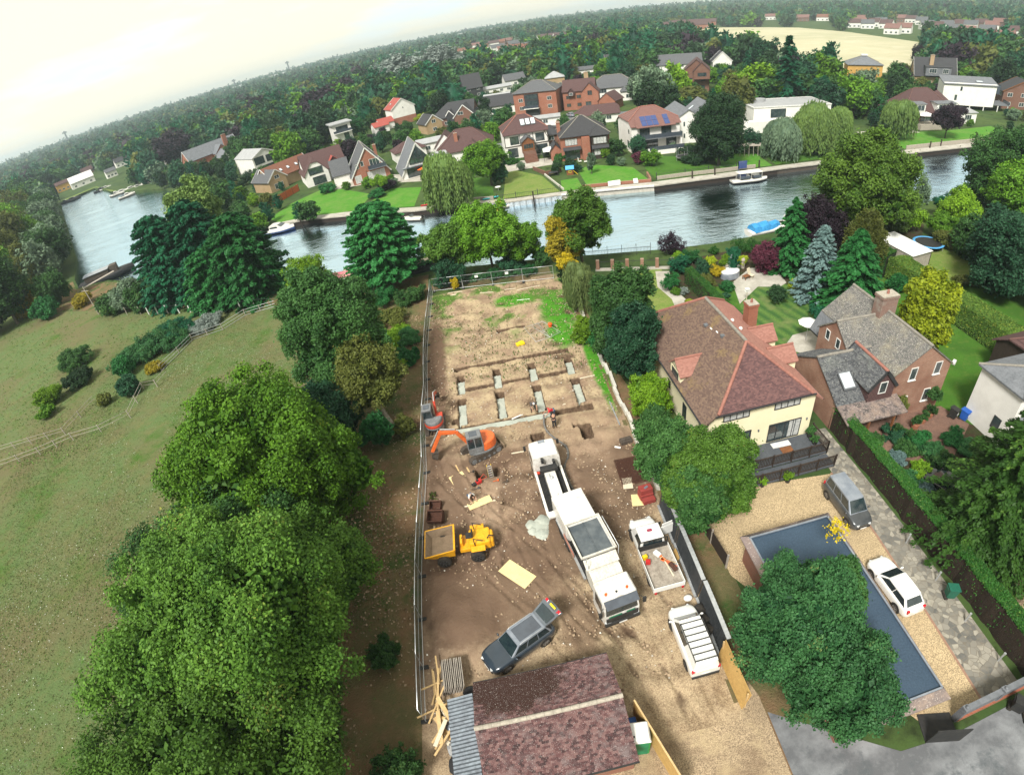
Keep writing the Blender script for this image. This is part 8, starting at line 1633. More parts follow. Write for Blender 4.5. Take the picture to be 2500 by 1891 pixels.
h=T('house','dark brick house with black hipped roof, bay windows and a brick pier','house',(27.0,129.5,0),R(-6));roofblock(h,-5.6,-4.6,5.6,5.5,5.5,9.2,'x',1,1,'brick_red','tile_dark',.5,ridge='ridge_grey');roofblock(h,1.3,-6.4,5.0,-3.5,5.5,7.4,'y',1,0,'timber_dark_and_shade','tile_dark',.4,rname='bay_roof',wname='bay_wall');win(h,'S',3.15,-6.4,3.5,3.0,1.5,4,'frame_dark','curtain');win(h,'S',3.15,-6.4,.9,3.0,1.4,4,'frame_dark','curtain');b=B();b.slab([(1.2,-7.0,2.6),(5.1,-7.0,2.6),(5.1,-6.4,3.2),(1.2,-6.4,3.2)],.1);P('bay_canopy',b,'tile_dark',h)
win(h,'S',-3.2,-4.6,3.4,2.8,1.6,4,'frame_dark','curtain');darkopen(h,-4.9,-1.4,-4.6,.2,2.4);b=B();b.box(-.9,-6.0,0,.9,-4.6,5.2);P('brick_pier',b,'brick_red',h);b=B();b.slab([(-5.2,-5.8,2.6),(-1.1,-5.8,2.6),(-1.1,-4.6,3.1),(-5.2,-4.6,3.1)],.1);P('porch_roof',b,'tile_dark',h);chimney(h,-5.4,1.5,4,8.0,.8,1.2,'brick_red',2);roofblock(h,-8,-3,-5.6,1.5,2.4,4,'y',0,0,'brick_red','tile_dark',.2,rname='side_roof',wname='side_wall')
h=T('house','white house with solar panels on its reddish roof and a glass balcony','house',(43.2,129.8,0),R(-1));roofblock(h,-5.8,-5.8,5.8,5.8,5.9,9.4,'x',.7,.7,'render_white','tile_pink',.45,ridge='ridge_pink')
b=B();b.slab([(-4.9,-6.9,5.75),(4.5,-6.9,5.75),(4.1,-3.9,7.9),(-4.4,-3.9,7.9)],.15);P('lower_roof',b,'tile_pink',h)
for i in range(5):
 if i==3:continue
 for j in range(2):x0=-3.4+i*1.35;b=B();p=lambda a,t_:(x0+a,-6.9+3.0*t_,5.83+2.15*t_);b.slab([p(0,.1+j*.42),p(1.25,.1+j*.42),p(1.25,.49+j*.42),p(0,.49+j*.42)],.05);P('solar_panel',b,'solar_blue',h)
darkopen(h,-3.9,-1.5,-5.85,3.3,5.6,'window');darkopen(h,1.3,3.7,-5.85,3.3,5.6,'window');balcony(h,-5.2,5.8,-7.6,-5.85,3.2);darkopen(h,-4.6,.4,-5.85,.3,2.7);darkopen(h,2.4,4.9,-5.85,.3,2.7);b=B();b.box(-5.2,-7.4,0,-4.8,-5.85,3.0);b.box(5.4,-7.4,0,5.8,-5.85,3.0);P('pillar',b,'render_white',h);win(h,'W',-3.5,-5.8,4.0,.7,1.0,1,'frame_dark');win(h,'W',-2.5,-5.8,.9,1.1,1.4,1,'frame_dark')
b=B();b.box(-3,-10,0,5.5,-7.7,.9);P('terrace_base',b,'render_white',h);b=B();b.box(-2.9,-9.9,.9,5.4,-9.84,1.8);P('terrace_glass',b,'glass_roof',h)
h=T('house','white house with two grey gables behind the solar panel house','house',(55.0,133.5,0),R(-8));roofblock(h,-4.5,-7,1.2,7,6.0,8.0,'y',.0,0,'render_white','slate_smooth',.3);roofblock(h,1.2,-7,7.5,7,6.0,8.6,'y',0,0,'render_white','slate_smooth',.3)
for u in(-2.8,-.6):win(h,'S',u,-7,4.0,.5,1.2,1);win(h,'S',u,-7,1.2,.5,1.2,1)
rooflight(h,(-.2,-2,7.2),(0,-1,0),(2,0,1.4),1.0,2.8)
h=T('house','white flat roofed modern house behind the large willows','house',(83.5,136.0,0),R(-7))
b=B();b.box(-11,-6,0,10,6,5.9);P('wall',b,'render_white',h);b=B();b.box(-10.7,-5.7,5.9,9.7,5.7,6.02);P('roof',b,'flat_roof_grey',h);b=B()
for p,q in(((-11,-6),(10,-6)),((10,-6),(10,6)),((10,6),(-11,6)),((-11,6),(-11,-6))):b.bar((*p,5.98),(*q,5.98),.3,.25)
P('parapet',b,'fascia_white',h);b=B();b.box(-14.5,-8.2,0,-2,-6.0,2.9);P('terrace',b,'render_white',h);darkopen(h,-6.5,-2.4,-6,3.2,5.4);darkopen(h,2,7.5,-6,3.4,5.2);b=B();b.cyl((-6,3,5.9),(-6,3,6.7),1.6,16);P('roof_dome',b,'flat_roof_grey',h)
h=T('house','brown thatch-like hipped house with white dormers and a parasol terrace','house',(121.5,128.5,0),R(-6));roofblock(h,-9,-6,7,6,3.0,9.0,'x',.9,.9,'brick_brown','tile_brown',.6,ridge='ridge_brown')
for u,w_ in((-4.6,2.2),(3.2,5.2)):
 roofblock(h,u-w_/2-.3,-6.3,u+w_/2+.3,-2,5.9,6.2,'x',0,0,'fascia_white','lead_grey',.2,rname='dormer_roof',wname='dormer_wall',z0=3.6);win(h,'S',u if w_<3 else u-1.3,-6.32,4.1,min(w_,2.2),1.5,2)
 if w_>3:win(h,'S',u+1.4,-6.32,4.1,2.2,1.5,2)
win(h,'S',3,-6,.8,2.4,1.4,2);darkopen(h,-4,0,-6,.3,2.4);b=B();b.box(-6.5,-10,0,0,-6,1.4);P('terrace_base',b,'stone_ridge',h);roofblock(h,7,-4,15.5,4,2.9,3.4,'x',0,0,'render_white','flat_roof_grey',.3,rname='annex_roof',wname='annex_wall');win(h,'S',12.8,-4,.9,2.2,1.4,3);win(h,'S',9.2,-4,.4,1.4,2.0,2,'frame_dark');roofblock(h,3,0,12,8,3.0,7.6,'x',1,1,'brick_brown','tile_brown',.5,rname='rear_roof',wname='rear_wall');win(h,'W',-2,-9,.9,2,1.2,2)
pr_=T('parasol','cream parasol on the terrace of the brown hipped house','parasol',(115.5,119.8,1.4));b=B();n=8;b.add([(2.6*cos(2*pi*i/n),2.0*sin(2*pi*i/n),2.3)for i in range(n)]+[(0,0,3.1)],[(i,(i+1)%n,n)for i in range(n)]);P('canopy',b,'paint_white',pr_);b=B();b.cyl((0,0,0),(0,0,3),.05,8);P('pole',b,'aluminium',pr_)
h=T('house','tall white house on stilts with a grey lean roof and glass balcony','house',(152.5,143.5,0),R(-33));b=B();b.box(-7.5,-4.5,1.2,7.5,4.5,7.6);P('wall',b,'render_white',h);b=B();b.slab([(-7.8,-4.9,7.4),(7.9,-4.9,7.4),(7.9,4.9,8.7),(-7.8,4.9,8.7)],.2);P('roof',b,'slate_smooth',h);rooflight(h,(3,-1.5,7.95),(1,0,0),(0,9.8,1.3),2.0,1.4);win(h,'S',-2.4,-4.5,5.4,.6,1.2,1,'frame_dark');win(h,'S',-3.6,-4.5,2.6,.7,1.6,1,'frame_dark');win(h,'E',-2.4,7.5,4.8,1.8,2.2,2,'frame_dark');b=B();b.box(7.5,-1.5,4.6,9.4,4.2,7.2);P('glazed_bay',b,'glass_roof',h)
b=B();b.box(7.5,-4.5,1.8,12,4.5,2.0);P('balcony',b,'lead_grey',h);b=B();b.box(11.94,-4.5,2.0,12,4.5,2.9);P('balustrade',b,'glass_roof',h)
for x in(-7,-3,1,5,9,11.8):
 for y in(-4.3,4.3):b=B();b.bar((x,y,0),(x,y,1.8),.25,.25);P('stilt',b,'fascia_white',h)
house('brown pitched house at the right picture edge beyond the river',171,140,-30,12,9,5.2,8.6,'y',0,0,'brick_brown','tile_dark',2,3,sides='SW',verge='timber_brown')
h=house('three storey red brick house with a hipped grey roof and black glazed stair',27.5,200,-22,15,11,8.2,11.5,'x',1,1,'brick_red','tile_grey',2,3,'frame_white',wz=2.4,sides='SW',ridge='ridge_grey');b=B();b.box(-3.6,-6.0,0,1.2,-5.5,7.6);P('glazed_stair',b,'frame_dark',h);balcony(h,-3.8,1.4,-7.4,-6.0,3.0,'render_white');darkopen(h,-3,1,-6.0,3.4,5.4);darkopen(h,-3,1,-6.0,5.9,7.4)
h=house('red brick house with gables and brown windows right of the three storey one',42,199,-18,11,9,6.4,10,'x',0,0,'brick_red','tile_brown',2,3,'timber_brown',wz=1.2,sides='S');roofblock(h,1.2,-7.5,7.0,-2,6.0,9.2,'y',0,0,'brick_red','tile_brown',.3,rname='gable_roof',wname='gable_wall');win(h,'S',4.1,-7.5,5.0,1.6,1.6,2,'timber_brown');win(h,'S',3.4,-7.5,1.6,2.0,1.4,2,'timber_brown');roofblock(h,-3.6,-5.6,-1.4,-3,6.2,7.6,'y',0,0,'tile_brown','tile_brown',.2,rname='dormer_roof',wname='dormer_wall',z0=5);win(h,'S',-2.5,-5.62,5.2,1.2,.9,2)
h=house('small brick garage with two brown doors beside the gabled brick house',50.5,190,-38,6,7,2.8,5.6,'y',0,0,'brick_red','tile_brown',0,0);win(h,'S',-1.4,-3.5,.1,2.2,2.1,1,'timber_brown','timber_brown',name='garage_door');win(h,'S',1.4,-3.5,.1,2.2,2.1,1,'timber_brown','timber_brown',name='garage_door')
h=house('wide grey roofed house with a buff chimney and white bay windows',57,210,-14,18,11,4.8,8.8,'x',1,1,'render_white','tile_grey',1,5,wz=1.2,ridge='ridge_grey');chimney(h,-9.6,1,3,10.5,1.6,1.2,'brick_buff',1);roofblock(h,2.5,-8,9.5,-3,3.4,6.0,'x',1,1,'render_white','tile_grey',.4,rname='wing_roof',wname='wing_wall');win(h,'S',-4.5,-5.5,3.0,4,1.6,4);win(h,'S',6,-8,.9,3.5,1.4,4)
house('brown tiled garage block with a white front between road and dark brick house',40,168,-8,13,6,2.6,5.2,'x',.9,.3,'render_white','tile_brown',1,2)
h=house('dark slate house with a brown gable edged in white',-2.5,209,-12,16,12,3.4,8.0,'x',1,0,'brick_brown','tile_dark',1,4);roofblock(h,1.5,-8.5,9,2,3.2,7.4,'y',0,0,'brick_brown','tile_dark',.4,verge='fascia_white',rname='gable_roof',wname='gable_wall');win(h,'S',4,-8.5,4.0,2,1.2,2);win(h,'S',5.6,-8.5,.8,1.8,1.4,2);roofblock(h,-1.5,-7.3,1.2,-2,4.2,6,'y',0,0,'tile_dark','tile_dark',.2,verge='fascia_white',rname='dormer_roof',wname='dormer_wall',z0=2)
h=house('dark bungalow with white veranda right of the white-edged gable',16,218,-14,17,9,3.0,6.6,'x',.3,.3,'render_white','tile_dark',1,5);roofblock(h,-7,-1,3,6,5.4,6.9,'x',0,0,'brick_brown','flat_roof_grey',.3,rname='upper_roof',wname='upper_wall');b=B();b.box(6,-8,2.6,11,-3,2.8);P('veranda_roof',b,'fascia_white',h)
house('buff gabled cottage beside the yellow-green shrub',-11.5,200.5,24,6,8,3.4,6.4,'y',0,0,'brick_buff','tile_dark',2,1,verge='fascia_white',wz=.8)
h=house('white walled house with a bright pinkish red roof',-24.8,240,24,10,9,6.6,10.4,'y',0,0,'render_white','tile_red',0,0,verge='fascia_white',oh=.4);b=B();b.box(-5.05,-4.55,0,5.05,-4.5,3.0);P('brick_base',b,'brick_red',h);rooflight(h,(-3,1,8.4),(0,-1,0),(5,0,3.8),.9,.9);win(h,'S',0,-4.5,6.2,.5,.7,1);roofblock(h,-12,-8,-6,-2,2.8,4.6,'x',0,0,'render_white','tile_red',.3,rname='wing_roof',wname='wing_wall')
house('small pink roofed outbuilding by the lime green shrub',-32.5,226,24,6,5,2.6,4.2,'x',0,0,'render_white','tile_red',1,1)
h=T('house','white modern tower house with a flat lid roof among the trees','house',(-46,216,0),R(22));b=B();b.box(-3.4,-4,0,3.4,4,8.2);P('wall',b,'render_white',h);b=B();b.box(-4.2,-4.8,8.2,4.2,4.8,8.6);P('roof',b,'flat_roof_grey',h);win(h,'S',0,-4,5.6,4.6,1.8,4,'frame_dark');win(h,'S',1.2,-4,1.0,2.0,3.6,1,'frame_dark');balcony(h,-3.4,3.4,-5.4,-4,5.2,'render_white')
house('narrow dark house with a steep roof and white windows among trees',7,280,8,9,10,5.0,11.5,'x',0,0,'frame_dark','tile_dark',2,2,wz=1.2)
house('long low pale roofed bungalow among the trees right of the dark steep house',19,283,8,14,6,2.9,4.0,'x',0,0,'render_white','flat_roof_grey',1,4)
house('small grey roofed cottage behind the long pale bungalow',30,305,8,11,7,3.2,6.4,'x',0,0,'render_white','tile_grey',1,3)
house('yellow brick house with a pale hipped roof',46,272,-8,9,8,4.6,7.2,'x',1,1,'brick_buff','flat_roof_grey',1,2)
h=house('white house with a dark front gable behind the yellow brick one',72,300,-14,20,9,3.6,5.0,'x',0,0,'render_white','tile_grey',1,6);roofblock(h,6,-2,14,7,5.4,9.6,'x',0,0,'render_white','tile_dark',.4,verge='fascia_white',rname='gable_roof',wname='gable_wall')
h=house('tall brown three storey house with dark windows by the lime green tree',88.5,206,-24,9,12,8.0,12.0,'y',0,0,'brick_brown','tile_brown',2,2,'frame_dark',wz=1.6,sides='SW');roofblock(h,-1,-8.4,4.8,-4,8.0,11.2,'y',0,0,'brick_brown','tile_brown',.4,rname='gable_roof',wname='gable_wall',z0=5.2);win(h,'S',2,-8.4,6.2,3.2,1.3,3,'frame_dark')
house('row of white dormered houses above the tall brown house',103,262,-18,22,9,5.0,9.4,'x',0,0,'render_white','tile_grey',2,6,wz=1.0)
house('grey roofed house among trees right of the white dormered row',128,268,-18,9,9,4.0,8.6,'y',0,0,'render_white','tile_dark',1,1,verge='fascia_white')
h=house('square ochre house with a grey pyramid roof behind the willows',157,200,-30,13,12,7.0,10.0,'x',1,1,'wall_yellow','slate_smooth',0,0,ridge='ridge_grey');win(h,'E',1,6.5,4.4,1.4,2.2,1,'frame_white','curtain');b=B();b.box(-1.2,-1,9.9,1.2,1,10.4);P('roof_lantern',b,'fascia_white',h);win(h,'S',-4,-6,1,1.2,1.2,1)
h=house('pale gabled house with a dark roof and white dormers upper right',179,186,-32,15,11,3.6,10.0,'x',0,0,'brick_buff','tile_dark',1,4,verge='fascia_white');roofblock(h,-4,-7.3,5,-2,7.2,7.5,'x',0,0,'slate_smooth','tile_dark',.2,rname='dormer_roof',wname='dormer_wall',z0=4);win(h,'S',-1.5,-7.32,5.0,2.6,1.6,3);win(h,'S',3,-7.32,5.0,2.0,1.6,3);chimney(h,-1.5,-2.5,7,11,1.4,1,'brick_buff')
house('dark garage roof on the drive between the timbered and dark brick houses',22.5,150,-6,6,7,2.4,4.4,'x',.9,.9,'brick_brown','tile_dark',1,1);house('small grey flat roofed garage behind the timbered house',25.5,176,-10,9,6,2.6,3.0,'x',0,0,'render_white','flat_roof_grey',1,1);house('white walled outbuilding with grey roof behind the a-frame house',-8.5,166,4,12,5,3.0,4.0,'x',0,0,'render_white','flat_roof_grey',1,2);house('purple-brown low roof behind the red gabled house',-17,162,16,9,7,2.8,5.0,'x',1,1,'render_white','tile_brown',1,2)
h=house('grey roofed house with red brick gable and white gabled garage at the far left bank',-119,262,44,26,10,5.0,10.0,'x',0,0,'brick_red','slate_smooth',1,5,verge='fascia_white');roofblock(h,-1,-9,6,2,4.6,8.2,'y',0,0,'brick_red','slate_smooth',.3,rname='gable_roof',wname='gable_wall');win(h,'S',2.5,-9,4.4,2,1.8,2);roofblock(h,-3,-19,6,-9,2.8,6.2,'y',0,0,'render_white','slate_smooth',.4,verge='fascia_white',rname='garage_roof',wname='garage_wall');win(h,'S',1.5,-19,.2,6,2.2,2,'frame_white','curtain',name='garage_door');chimney(h,7,-4,6,11.5,2,1)
for i,(px,py,w_,d_,ze,zr,wl,rf_,lab)in enumerate([(205,452,16,9,4,8,'render_white','fascia_white','white domed boathouse above the marina lawn'),(158,465,9,7,5,7,'wall_yellow','tile_brown','small ochre house left of the white boathouse'),(275,432,7,6,4,6,'render_white','tile_grey','small white house behind the marina trees'),(215,425,10,6,3,6,'brick_brown','tile_brown','brown roofed house behind the marina'),(300,405,10,6,4,7,'render_white','tile_dark','dark roofed cottage left of the grey roofed house'),(435,402,12,7,4,7,'render_white','tile_grey','white bungalow left of the red brick gable')]):
 x,y=G(px,py);house(lab,x,y,40,w_,d_,ze,zr,'x',0,0,wl,rf_,1,3)
 # boats, quays and small riverside things
WZ=-1.0
pm('boat_white',(.80,.79,.74),(.72,.71,.66),1.5,.35,0,0,.5);pm('boat_blue',(.03,.07,.22),(.02,.05,.16),2,.4);pm('boat_cream',(.74,.66,.50),(.65,.56,.42),2,.6);pm('boat_pink',(.58,.13,.18),(.50,.30,.28),1.2,.7);pm('tarp_blue',(.05,.30,.62),(.03,.22,.5),2.5,.6,.4);pm('tarp_navy',(.02,.06,.22),None,2,.6);pm('boat_black',(.02,.022,.025),(.04,.04,.045),2,.6)
def hull(b,L_,W_,H_,n=10,bow=.35,m=0):
 rings=[]
 for i in range(n+1):
  t=i/n;x=-L_/2+L_*t;k=1 if t<1-bow else max(.04,cos((t-(1-bow))/bow*pi/2))**.8;k*=.9+.1*min(1,t*4);rise=.25*H_*max(0,t-.6)/.4
  w=W_/2*k;rings.append([(x,-w,H_+rise),(x,-w*.92,H_*.45),(x,-w*.55,-.1),(x,w*.55,-.1),(x,w*.92,H_*.45),(x,w,H_+rise)])
 return b.loft(rings,m,True,True)
def cruiser(lab,x,y,rot,L_=8,W_=2.8,hm='boat_white',stripe=True,cabin=True,H_=.95,canopy=None,group=None,name='motor_cruiser'):
 t=T(name,lab,'boat',(x,y,WZ),R(rot),group);b=B();hull(b,L_,W_,H_);P('hull',b,hm,t)
 if stripe:b=B();hull(b,L_*1.003,W_*1.012,H_*.55);P('hull_stripe',b,'boat_blue',t)
 b=B();b.loft([[(x_,-w,H_*.98),(x_,w,H_*.98),(x_,w*.85,z),(x_,-w*.85,z)]for x_,w,z in((-L_*.1,W_*.40,H_+.85),(L_*.12,W_*.38,H_+.85),(L_*.22,W_*.34,H_+.45),(L_*.38,W_*.2,H_+.28))],smooth=False)
 if cabin:
  P('cabin',b,hm,t,bevel=.04);b=B();q=[(L_*.125,-W_*.36,H_+.80),(L_*.125,W_*.36,H_+.80)];b.slab([(L_*.225,-W_*.33,H_+.5),(L_*.225,W_*.33,H_+.5),(L_*.13,W_*.31,H_+.9),(L_*.13,-W_*.31,H_+.9)],.03);P('windscreen',b,'glass_dark',t)
  for s_ in(-1,1):b=B();b.box(-L_*.08,s_*W_*.385,H_+.35,L_*.12,s_*W_*.395,H_+.7);P('side_window',b,'glass_dark',t)
  b=B();b.box(-L_*.32,-W_*.36,H_+.95,L_*.1,W_*.36,H_+1.02)if canopy else b.box(-L_*.1,-W_*.36,H_+.87,L_*.1,W_*.36,H_+.93);P('hard_top',b,canopy or hm,t,bevel=.03)
 b=B();b.box(-L_*.42,-W_*.36,H_-.05,-L_*.11,W_*.36,H_+.0);P('cockpit',b,'dirty_deck',t)
 b=B();b.tube([(L_*.15,-W_*.42,H_+.1),(L_*.15,-W_*.42,H_+.5),(L_*.47,0,H_+.75),(L_*.15,W_*.42,H_+.5),(L_*.15,W_*.42,H_+.1)],.02,5);P('bow_rail',b,'aluminium',t)
 return t
cruiser('large white cabin cruiser with a blue hull stripe moored left of the lawns',-45.6,118.2,-12,9.6,3.3)
cruiser('white cabin cruiser moored at the right end of the far quay',120.5,100.6,175,9.5,3.2,stripe=False)
t=T('river_launch','white open launch with a long canopy moored at the far quay','boat',(52.0,95.6,WZ),R(-1));b=B();hull(b,7.5,2.1,.6,bow=.4);P('hull',b,'boat_white',t);b=B();hull(b,7.55,2.14,.25,bow=.4);P('hull_stripe',b,'boat_black',t);b=B();b.box(-2.6,-.95,1.95,2.4,.95,2.05);P('canopy',b,'boat_white',t,bevel=.05)
for x in(-2.4,0,2.2):
 for s_ in(-.85,.85):b=B();b.bar((x,s_,.5),(x,s_,1.95),.05,.05);P('canopy_post',b,'boat_white',t)
b=B();b.box(-2.3,-.9,.9,-.2,.9,1.4);b.box(.4,-.9,.9,2.1,.9,1.4);P('window_panel',b,'glass_roof',t)
t=T('dinghy','small white speedboat with outboard beside the canoe','boat',(-13.0,104.6,WZ),R(150));b=B();hull(b,4.2,1.8,.6);P('hull',b,'boat_white',t);b=B();b.cb(-2.2,0,.7,.35,.35,.6);P('outboard',b,'plastic_black',t);b=B();b.slab([(.2,-.7,.9),(.2,.7,.9),(.6,.6,1.15),(.6,-.6,1.15)],.03);P('windscreen',b,'glass_dark',t)
def canoe(lab,x,y,rot,mat,L_=3.6,z=.07,mat2=None):
 b=B();rings=[]
 for i in range(9):t_=i/8;w=.33*sin(pi*min(max(t_,.03),.97))**.6;rings.append([(-L_/2+L_*t_,-w,.28+.1*abs(t_-.5)),(-L_/2+L_*t_,0,.02),(-L_/2+L_*t_,w,.28+.1*abs(t_-.5)),(-L_/2+L_*t_,0,.33)])
 b.loft(rings);o=P('kayak',b,mat);o.location=(x,y,z);o.rotation_euler.z=R(rot);tag(o,lab,'kayak');return o
canoe('red and yellow kayak on the quay left of the weeping willow',-9.4,108.9,-4,'red_plastic',4.2);canoe('turquoise kayak upside down on the quay right of the weeping willow',2.6,105.2,5,pm('turquoise',(.05,.5,.55),None,2,.5),3.2)
t=T('dinghy','small boat under a navy cover below the turquoise kayak','boat',(4.2,101.6,WZ),R(-8));b=B();hull(b,3.6,1.5,.5);P('hull',b,'boat_white',t);b=B();b.ball((0,0,.55),1,sc=(1.5,.7,.3));P('cover',b,'tarp_navy',t)
t=T('houseboat','pink roofed houseboat moored behind the single conifer','boat',(-16.6,77.6,WZ),R(8));b=B();hull(b,8.5,2.6,.8);P('hull',b,'boat_black',t);b=B();b.box(-3.4,-1.1,.8,2.6,1.1,2.3);P('cabin',b,'boat_cream',t,bevel=.05);b=B();b.slab([(-3.6,-1.25,2.3),(2.8,-1.25,2.3),(2.8,0,2.6),(-3.6,0,2.6)],.06);b.slab([(-3.6,0,2.6),(2.8,0,2.6),(2.8,1.25,2.3),(-3.6,1.25,2.3)],.06);P('roof',b,'boat_pink',t)
t=T('houseboat','second pinkish covered boat further left at the near bank','boat',(-23.6,79.4,WZ),R(-10));b=B();hull(b,8,2.5,.8);P('hull',b,'boat_white',t);b=B();b.slab([(-3.4,-1.2,1.7),(2.6,-1.2,1.7),(2.6,0,2.1),(-3.4,0,2.1)],.06);b.slab([(-3.4,0,2.1),(2.6,0,2.1),(2.6,1.2,1.7),(-3.4,1.2,1.7)],.06);P('cover',b,'boat_pink',t);b=B();b.box(-3.2,-1.0,.8,2.4,1.0,1.65);P('cabin',b,'boat_white',t)
t=T('narrowboat','dark boat with a cream roof moored left of the teal bush','boat',(-10.6,77.6,WZ),R(28));b=B();hull(b,8,2.2,.8);P('hull',b,'boat_black',t);b=B();b.box(-3.2,-.95,.8,2.4,.95,1.9);P('cabin',b,'boat_black',t);b=B();b.box(-3.3,-1.05,1.9,2.5,1.05,2.0);P('roof',b,'boat_cream',t)
for x in(-2.4,-1.2,0,1.2):b=B();b.box(x-.35,-1.0,1.15,x+.35,-.955,1.6);P('window',b,'glass_dark',t)
cruiser('small cream cruiser between the two pinkish boats',-20.6,82.6,5,6,2.2,'boat_cream',False)
t=T('covered_boat','boat under a bright blue tarpaulin by the gardens on the right','boat',(42.0,71.2,WZ),R(8));b=B();hull(b,6.4,2.3,.8);P('hull',b,'boat_white',t);b=B();rr=[]
for i in range(9):t_=i/8;x=-2.6+5.0*t_;w=1.15*(1-.5*max(0,t_-.6)/.4);z=1.9+.15*sin(i*2.1)-.5*abs(t_-.4);rr.append([(x,-w,.75),(x,-w*.7,z*.8),(x,0,z),(x,w*.7,z*.8),(x,w,.75)])
b.loft(rr,smooth=False);P('tarpaulin',b,'tarp_blue',t)
cruiser('white boat partly behind the tall narrow conifer',46.5,72.0,10,5.5,2,'boat_white',False)
t=T('barge','old dark barge with a slanting gangway at the left bank','boat',(-91,117.5,WZ),R(25));b=B();hull(b,14,4,1.2);P('hull',b,'boat_black',t);b=B();b.box(-5,-1.5,1.2,1,1.5,2.6);b.box(1.4,-1.2,1.2,3.2,1.2,2.9);P('cabin',b,'dirty_steel',t);b=B();b.box(-5.2,-1.7,2.6,1.2,1.7,2.7);P('roof',b,'paint_silver',t)
b=B();b.bar((0,0,.7),(6,5.2,1.2),1.0,.1);o=P('gangway',b,'weathered_board');o.location=(-92.5,109.5,0);tag(o,'grey gangway plank leading to the old barge','gangway')
MB=[(296,470,30,10,'white cruiser with an open stern, nearest of the marina boats'),(318,462,35,10,'second white cruiser in the marina row'),(335,458,40,9,'third white cruiser in the marina row'),(352,452,40,9,'white cruiser at the marina pontoon end'),(368,448,35,8,'white motor boat close under the marina trees'),(310,478,30,8,'low white boat on the water side of the marina row'),(282,474,30,6,'small grey tender at the tip of the marina row'),(245,464,30,8,'small dark boat left of the marina row'),(175,488,28,11,'long dark covered boat at the marina lawn'),(158,494,28,6,'small pale boat left of the long dark one'),(258,460,35,7,'grey boat under the marina trees')]
for i,(px,py,r_,L_,lab)in enumerate(MB):x,y=G(px,py,-.5);cruiser(lab,x,y,r_,L_,3.0,'boat_black' if 'dark' in lab else 'boat_white',False)
def quaywall(lab,pts,mat,h=1.15,th=.35,cap='concrete_paving',corr=False,z0=-1.4):
 t=T('quay_wall',lab,'quay wall',(*pts[0],0));o0=Vector(pts[0]);b=B();c=B()
 for p,q in zip(pts,pts[1:]):
  p,q=Vector(p)-o0,Vector(q)-o0;d=(q-p).normalized();n=Vector((d.y,-d.x));Ln=(q-p).length
  if corr:
   k=int(Ln/.3);vs=[]
   for i in range(k+1):s=p+d*Ln*i/k+n*(.12+(.14 if i%4 in(1,2)else 0));vs+=[(s.x,s.y,z0),(s.x,s.y,.02)]
   b.add(vs,[(2*i,2*i+2,2*i+3,2*i+1)for i in range(k)])
  else:b.add([(*(p+n*.05),z0),(*(q+n*.05),z0),(*(q+n*.05),.0),(*(p+n*.05),.0)],[(0,1,2,3)])
  c.add([(*(p+n*.3),.14),(*(q+n*.3),.14),(*(q-n*.3),.14),(*(p-n*.3),.14),(*(p+n*.3),-.08),(*(q+n*.3),-.08)],[(0,1,2,3),(4,5,1,0)])
 P('face',b,mat,t);P('coping',c,cap,t)
quaywall('pale corrugated steel quay wall opposite the site',[(-1.6,104.6),(5.9,101.3),(15.8,100.2)],'galvanised',corr=True)
quaywall('smooth white topped quay wall below the dark brick house',[(15.8,100.2),(19.8,99.6),(33.1,97.2)],'pale_concrete_dust',cap='fascia_white');quaywall('dark timber piled quay wall below the solar panel house',[(33.1,97.2),(47.9,97.3),(59.6,98.3)],'timber_dark_and_shade');quaywall('stone quay wall under the weeping willows',[(59.6,98.3),(71.9,98.9),(95.7,100.8)],'dirty_steel');quaywall('timber quay wall at the right end of the far bank',[(95.7,100.8),(113.8,102.1),(140,104)],'timber_dark_and_shade');quaywall('dark quay wall left of the weeping willow',[(-47.4,119.9),(-39.3,119),(-29.6,115),(-12.5,107.1),(-1.6,104.6)],'timber_dark_and_shade')
def wall(lab,pts,h=.7,th=.3,mat='brick_red',name='garden_wall',z=0):
 b=B()
 for p,q in zip(pts,pts[1:]):b.bar((*p,z+h/2),(*q,z+h/2),th,h)
 o=P(name,b,mat);tag(o,lab,'wall');return o
wall('low brick garden wall behind the white topped quay',[(20.5,102.4),(33.4,100.0)],.6);wall('brick side wall between the lawn and the timber quay',[(33.4,100),(34.2,104.5)],.8,mat='brick_orange');wall('stone retaining wall at the right end quay',[(96,103.6),(113.6,104.9),(138,106.8)],.9,mat='stone_ridge');wall('curved stone retaining wall below the solar panel house',[(35,100.8),(41,100.9),(48,100.6),(56,100.8)],.7,mat='stone_ridge');wall('grey log edging by the weeping willow',[(-3,107.4),(3.2,104.9)],.6,.4,'weathered_board');wall('white rendered retaining wall across the middle lawn',[(15.2,116),(16.8,103)],.4,.2,'pale_concrete_dust');wall('brick steps and wall beside the timbered house lawn',[(13.6,122),(15.4,116),(19,117)],.8,mat='brick_brown')
def iron(lab,pts,h=1.0):
 t=T('iron_railing',lab,'railing',(*pts[0],0));o0=Vector((*pts[0],0));b=B()
 for p,q in zip(pts,pts[1:]):
  p,q=Vector((*p,0))-o0,Vector((*q,0))-o0;up=Vector((0,0,1));b.bar(p+up*h,q+up*h,.05,.05);n=int((q-p).length/.35)
  for i in range(n):c=p.lerp(q,i/n);b.bar(c,c+up*h,.025,.025)
 P('bars',b,'frame_dark',t)
 for p in pts:c=Vector((*p,0))-o0;b=B();b.bar(c,c+Vector((0,0,h*1.35)),.12,.12);P('post',b,'frame_dark',t)
iron('black railing on the corrugated quay',[(3.8,103.6),(7.4,102.8),(11.6,102.3),(16,102)]);iron('black railing above the curved stone wall',[(35,101.2),(41,101.3),(46,101.4),(52,101.2)])
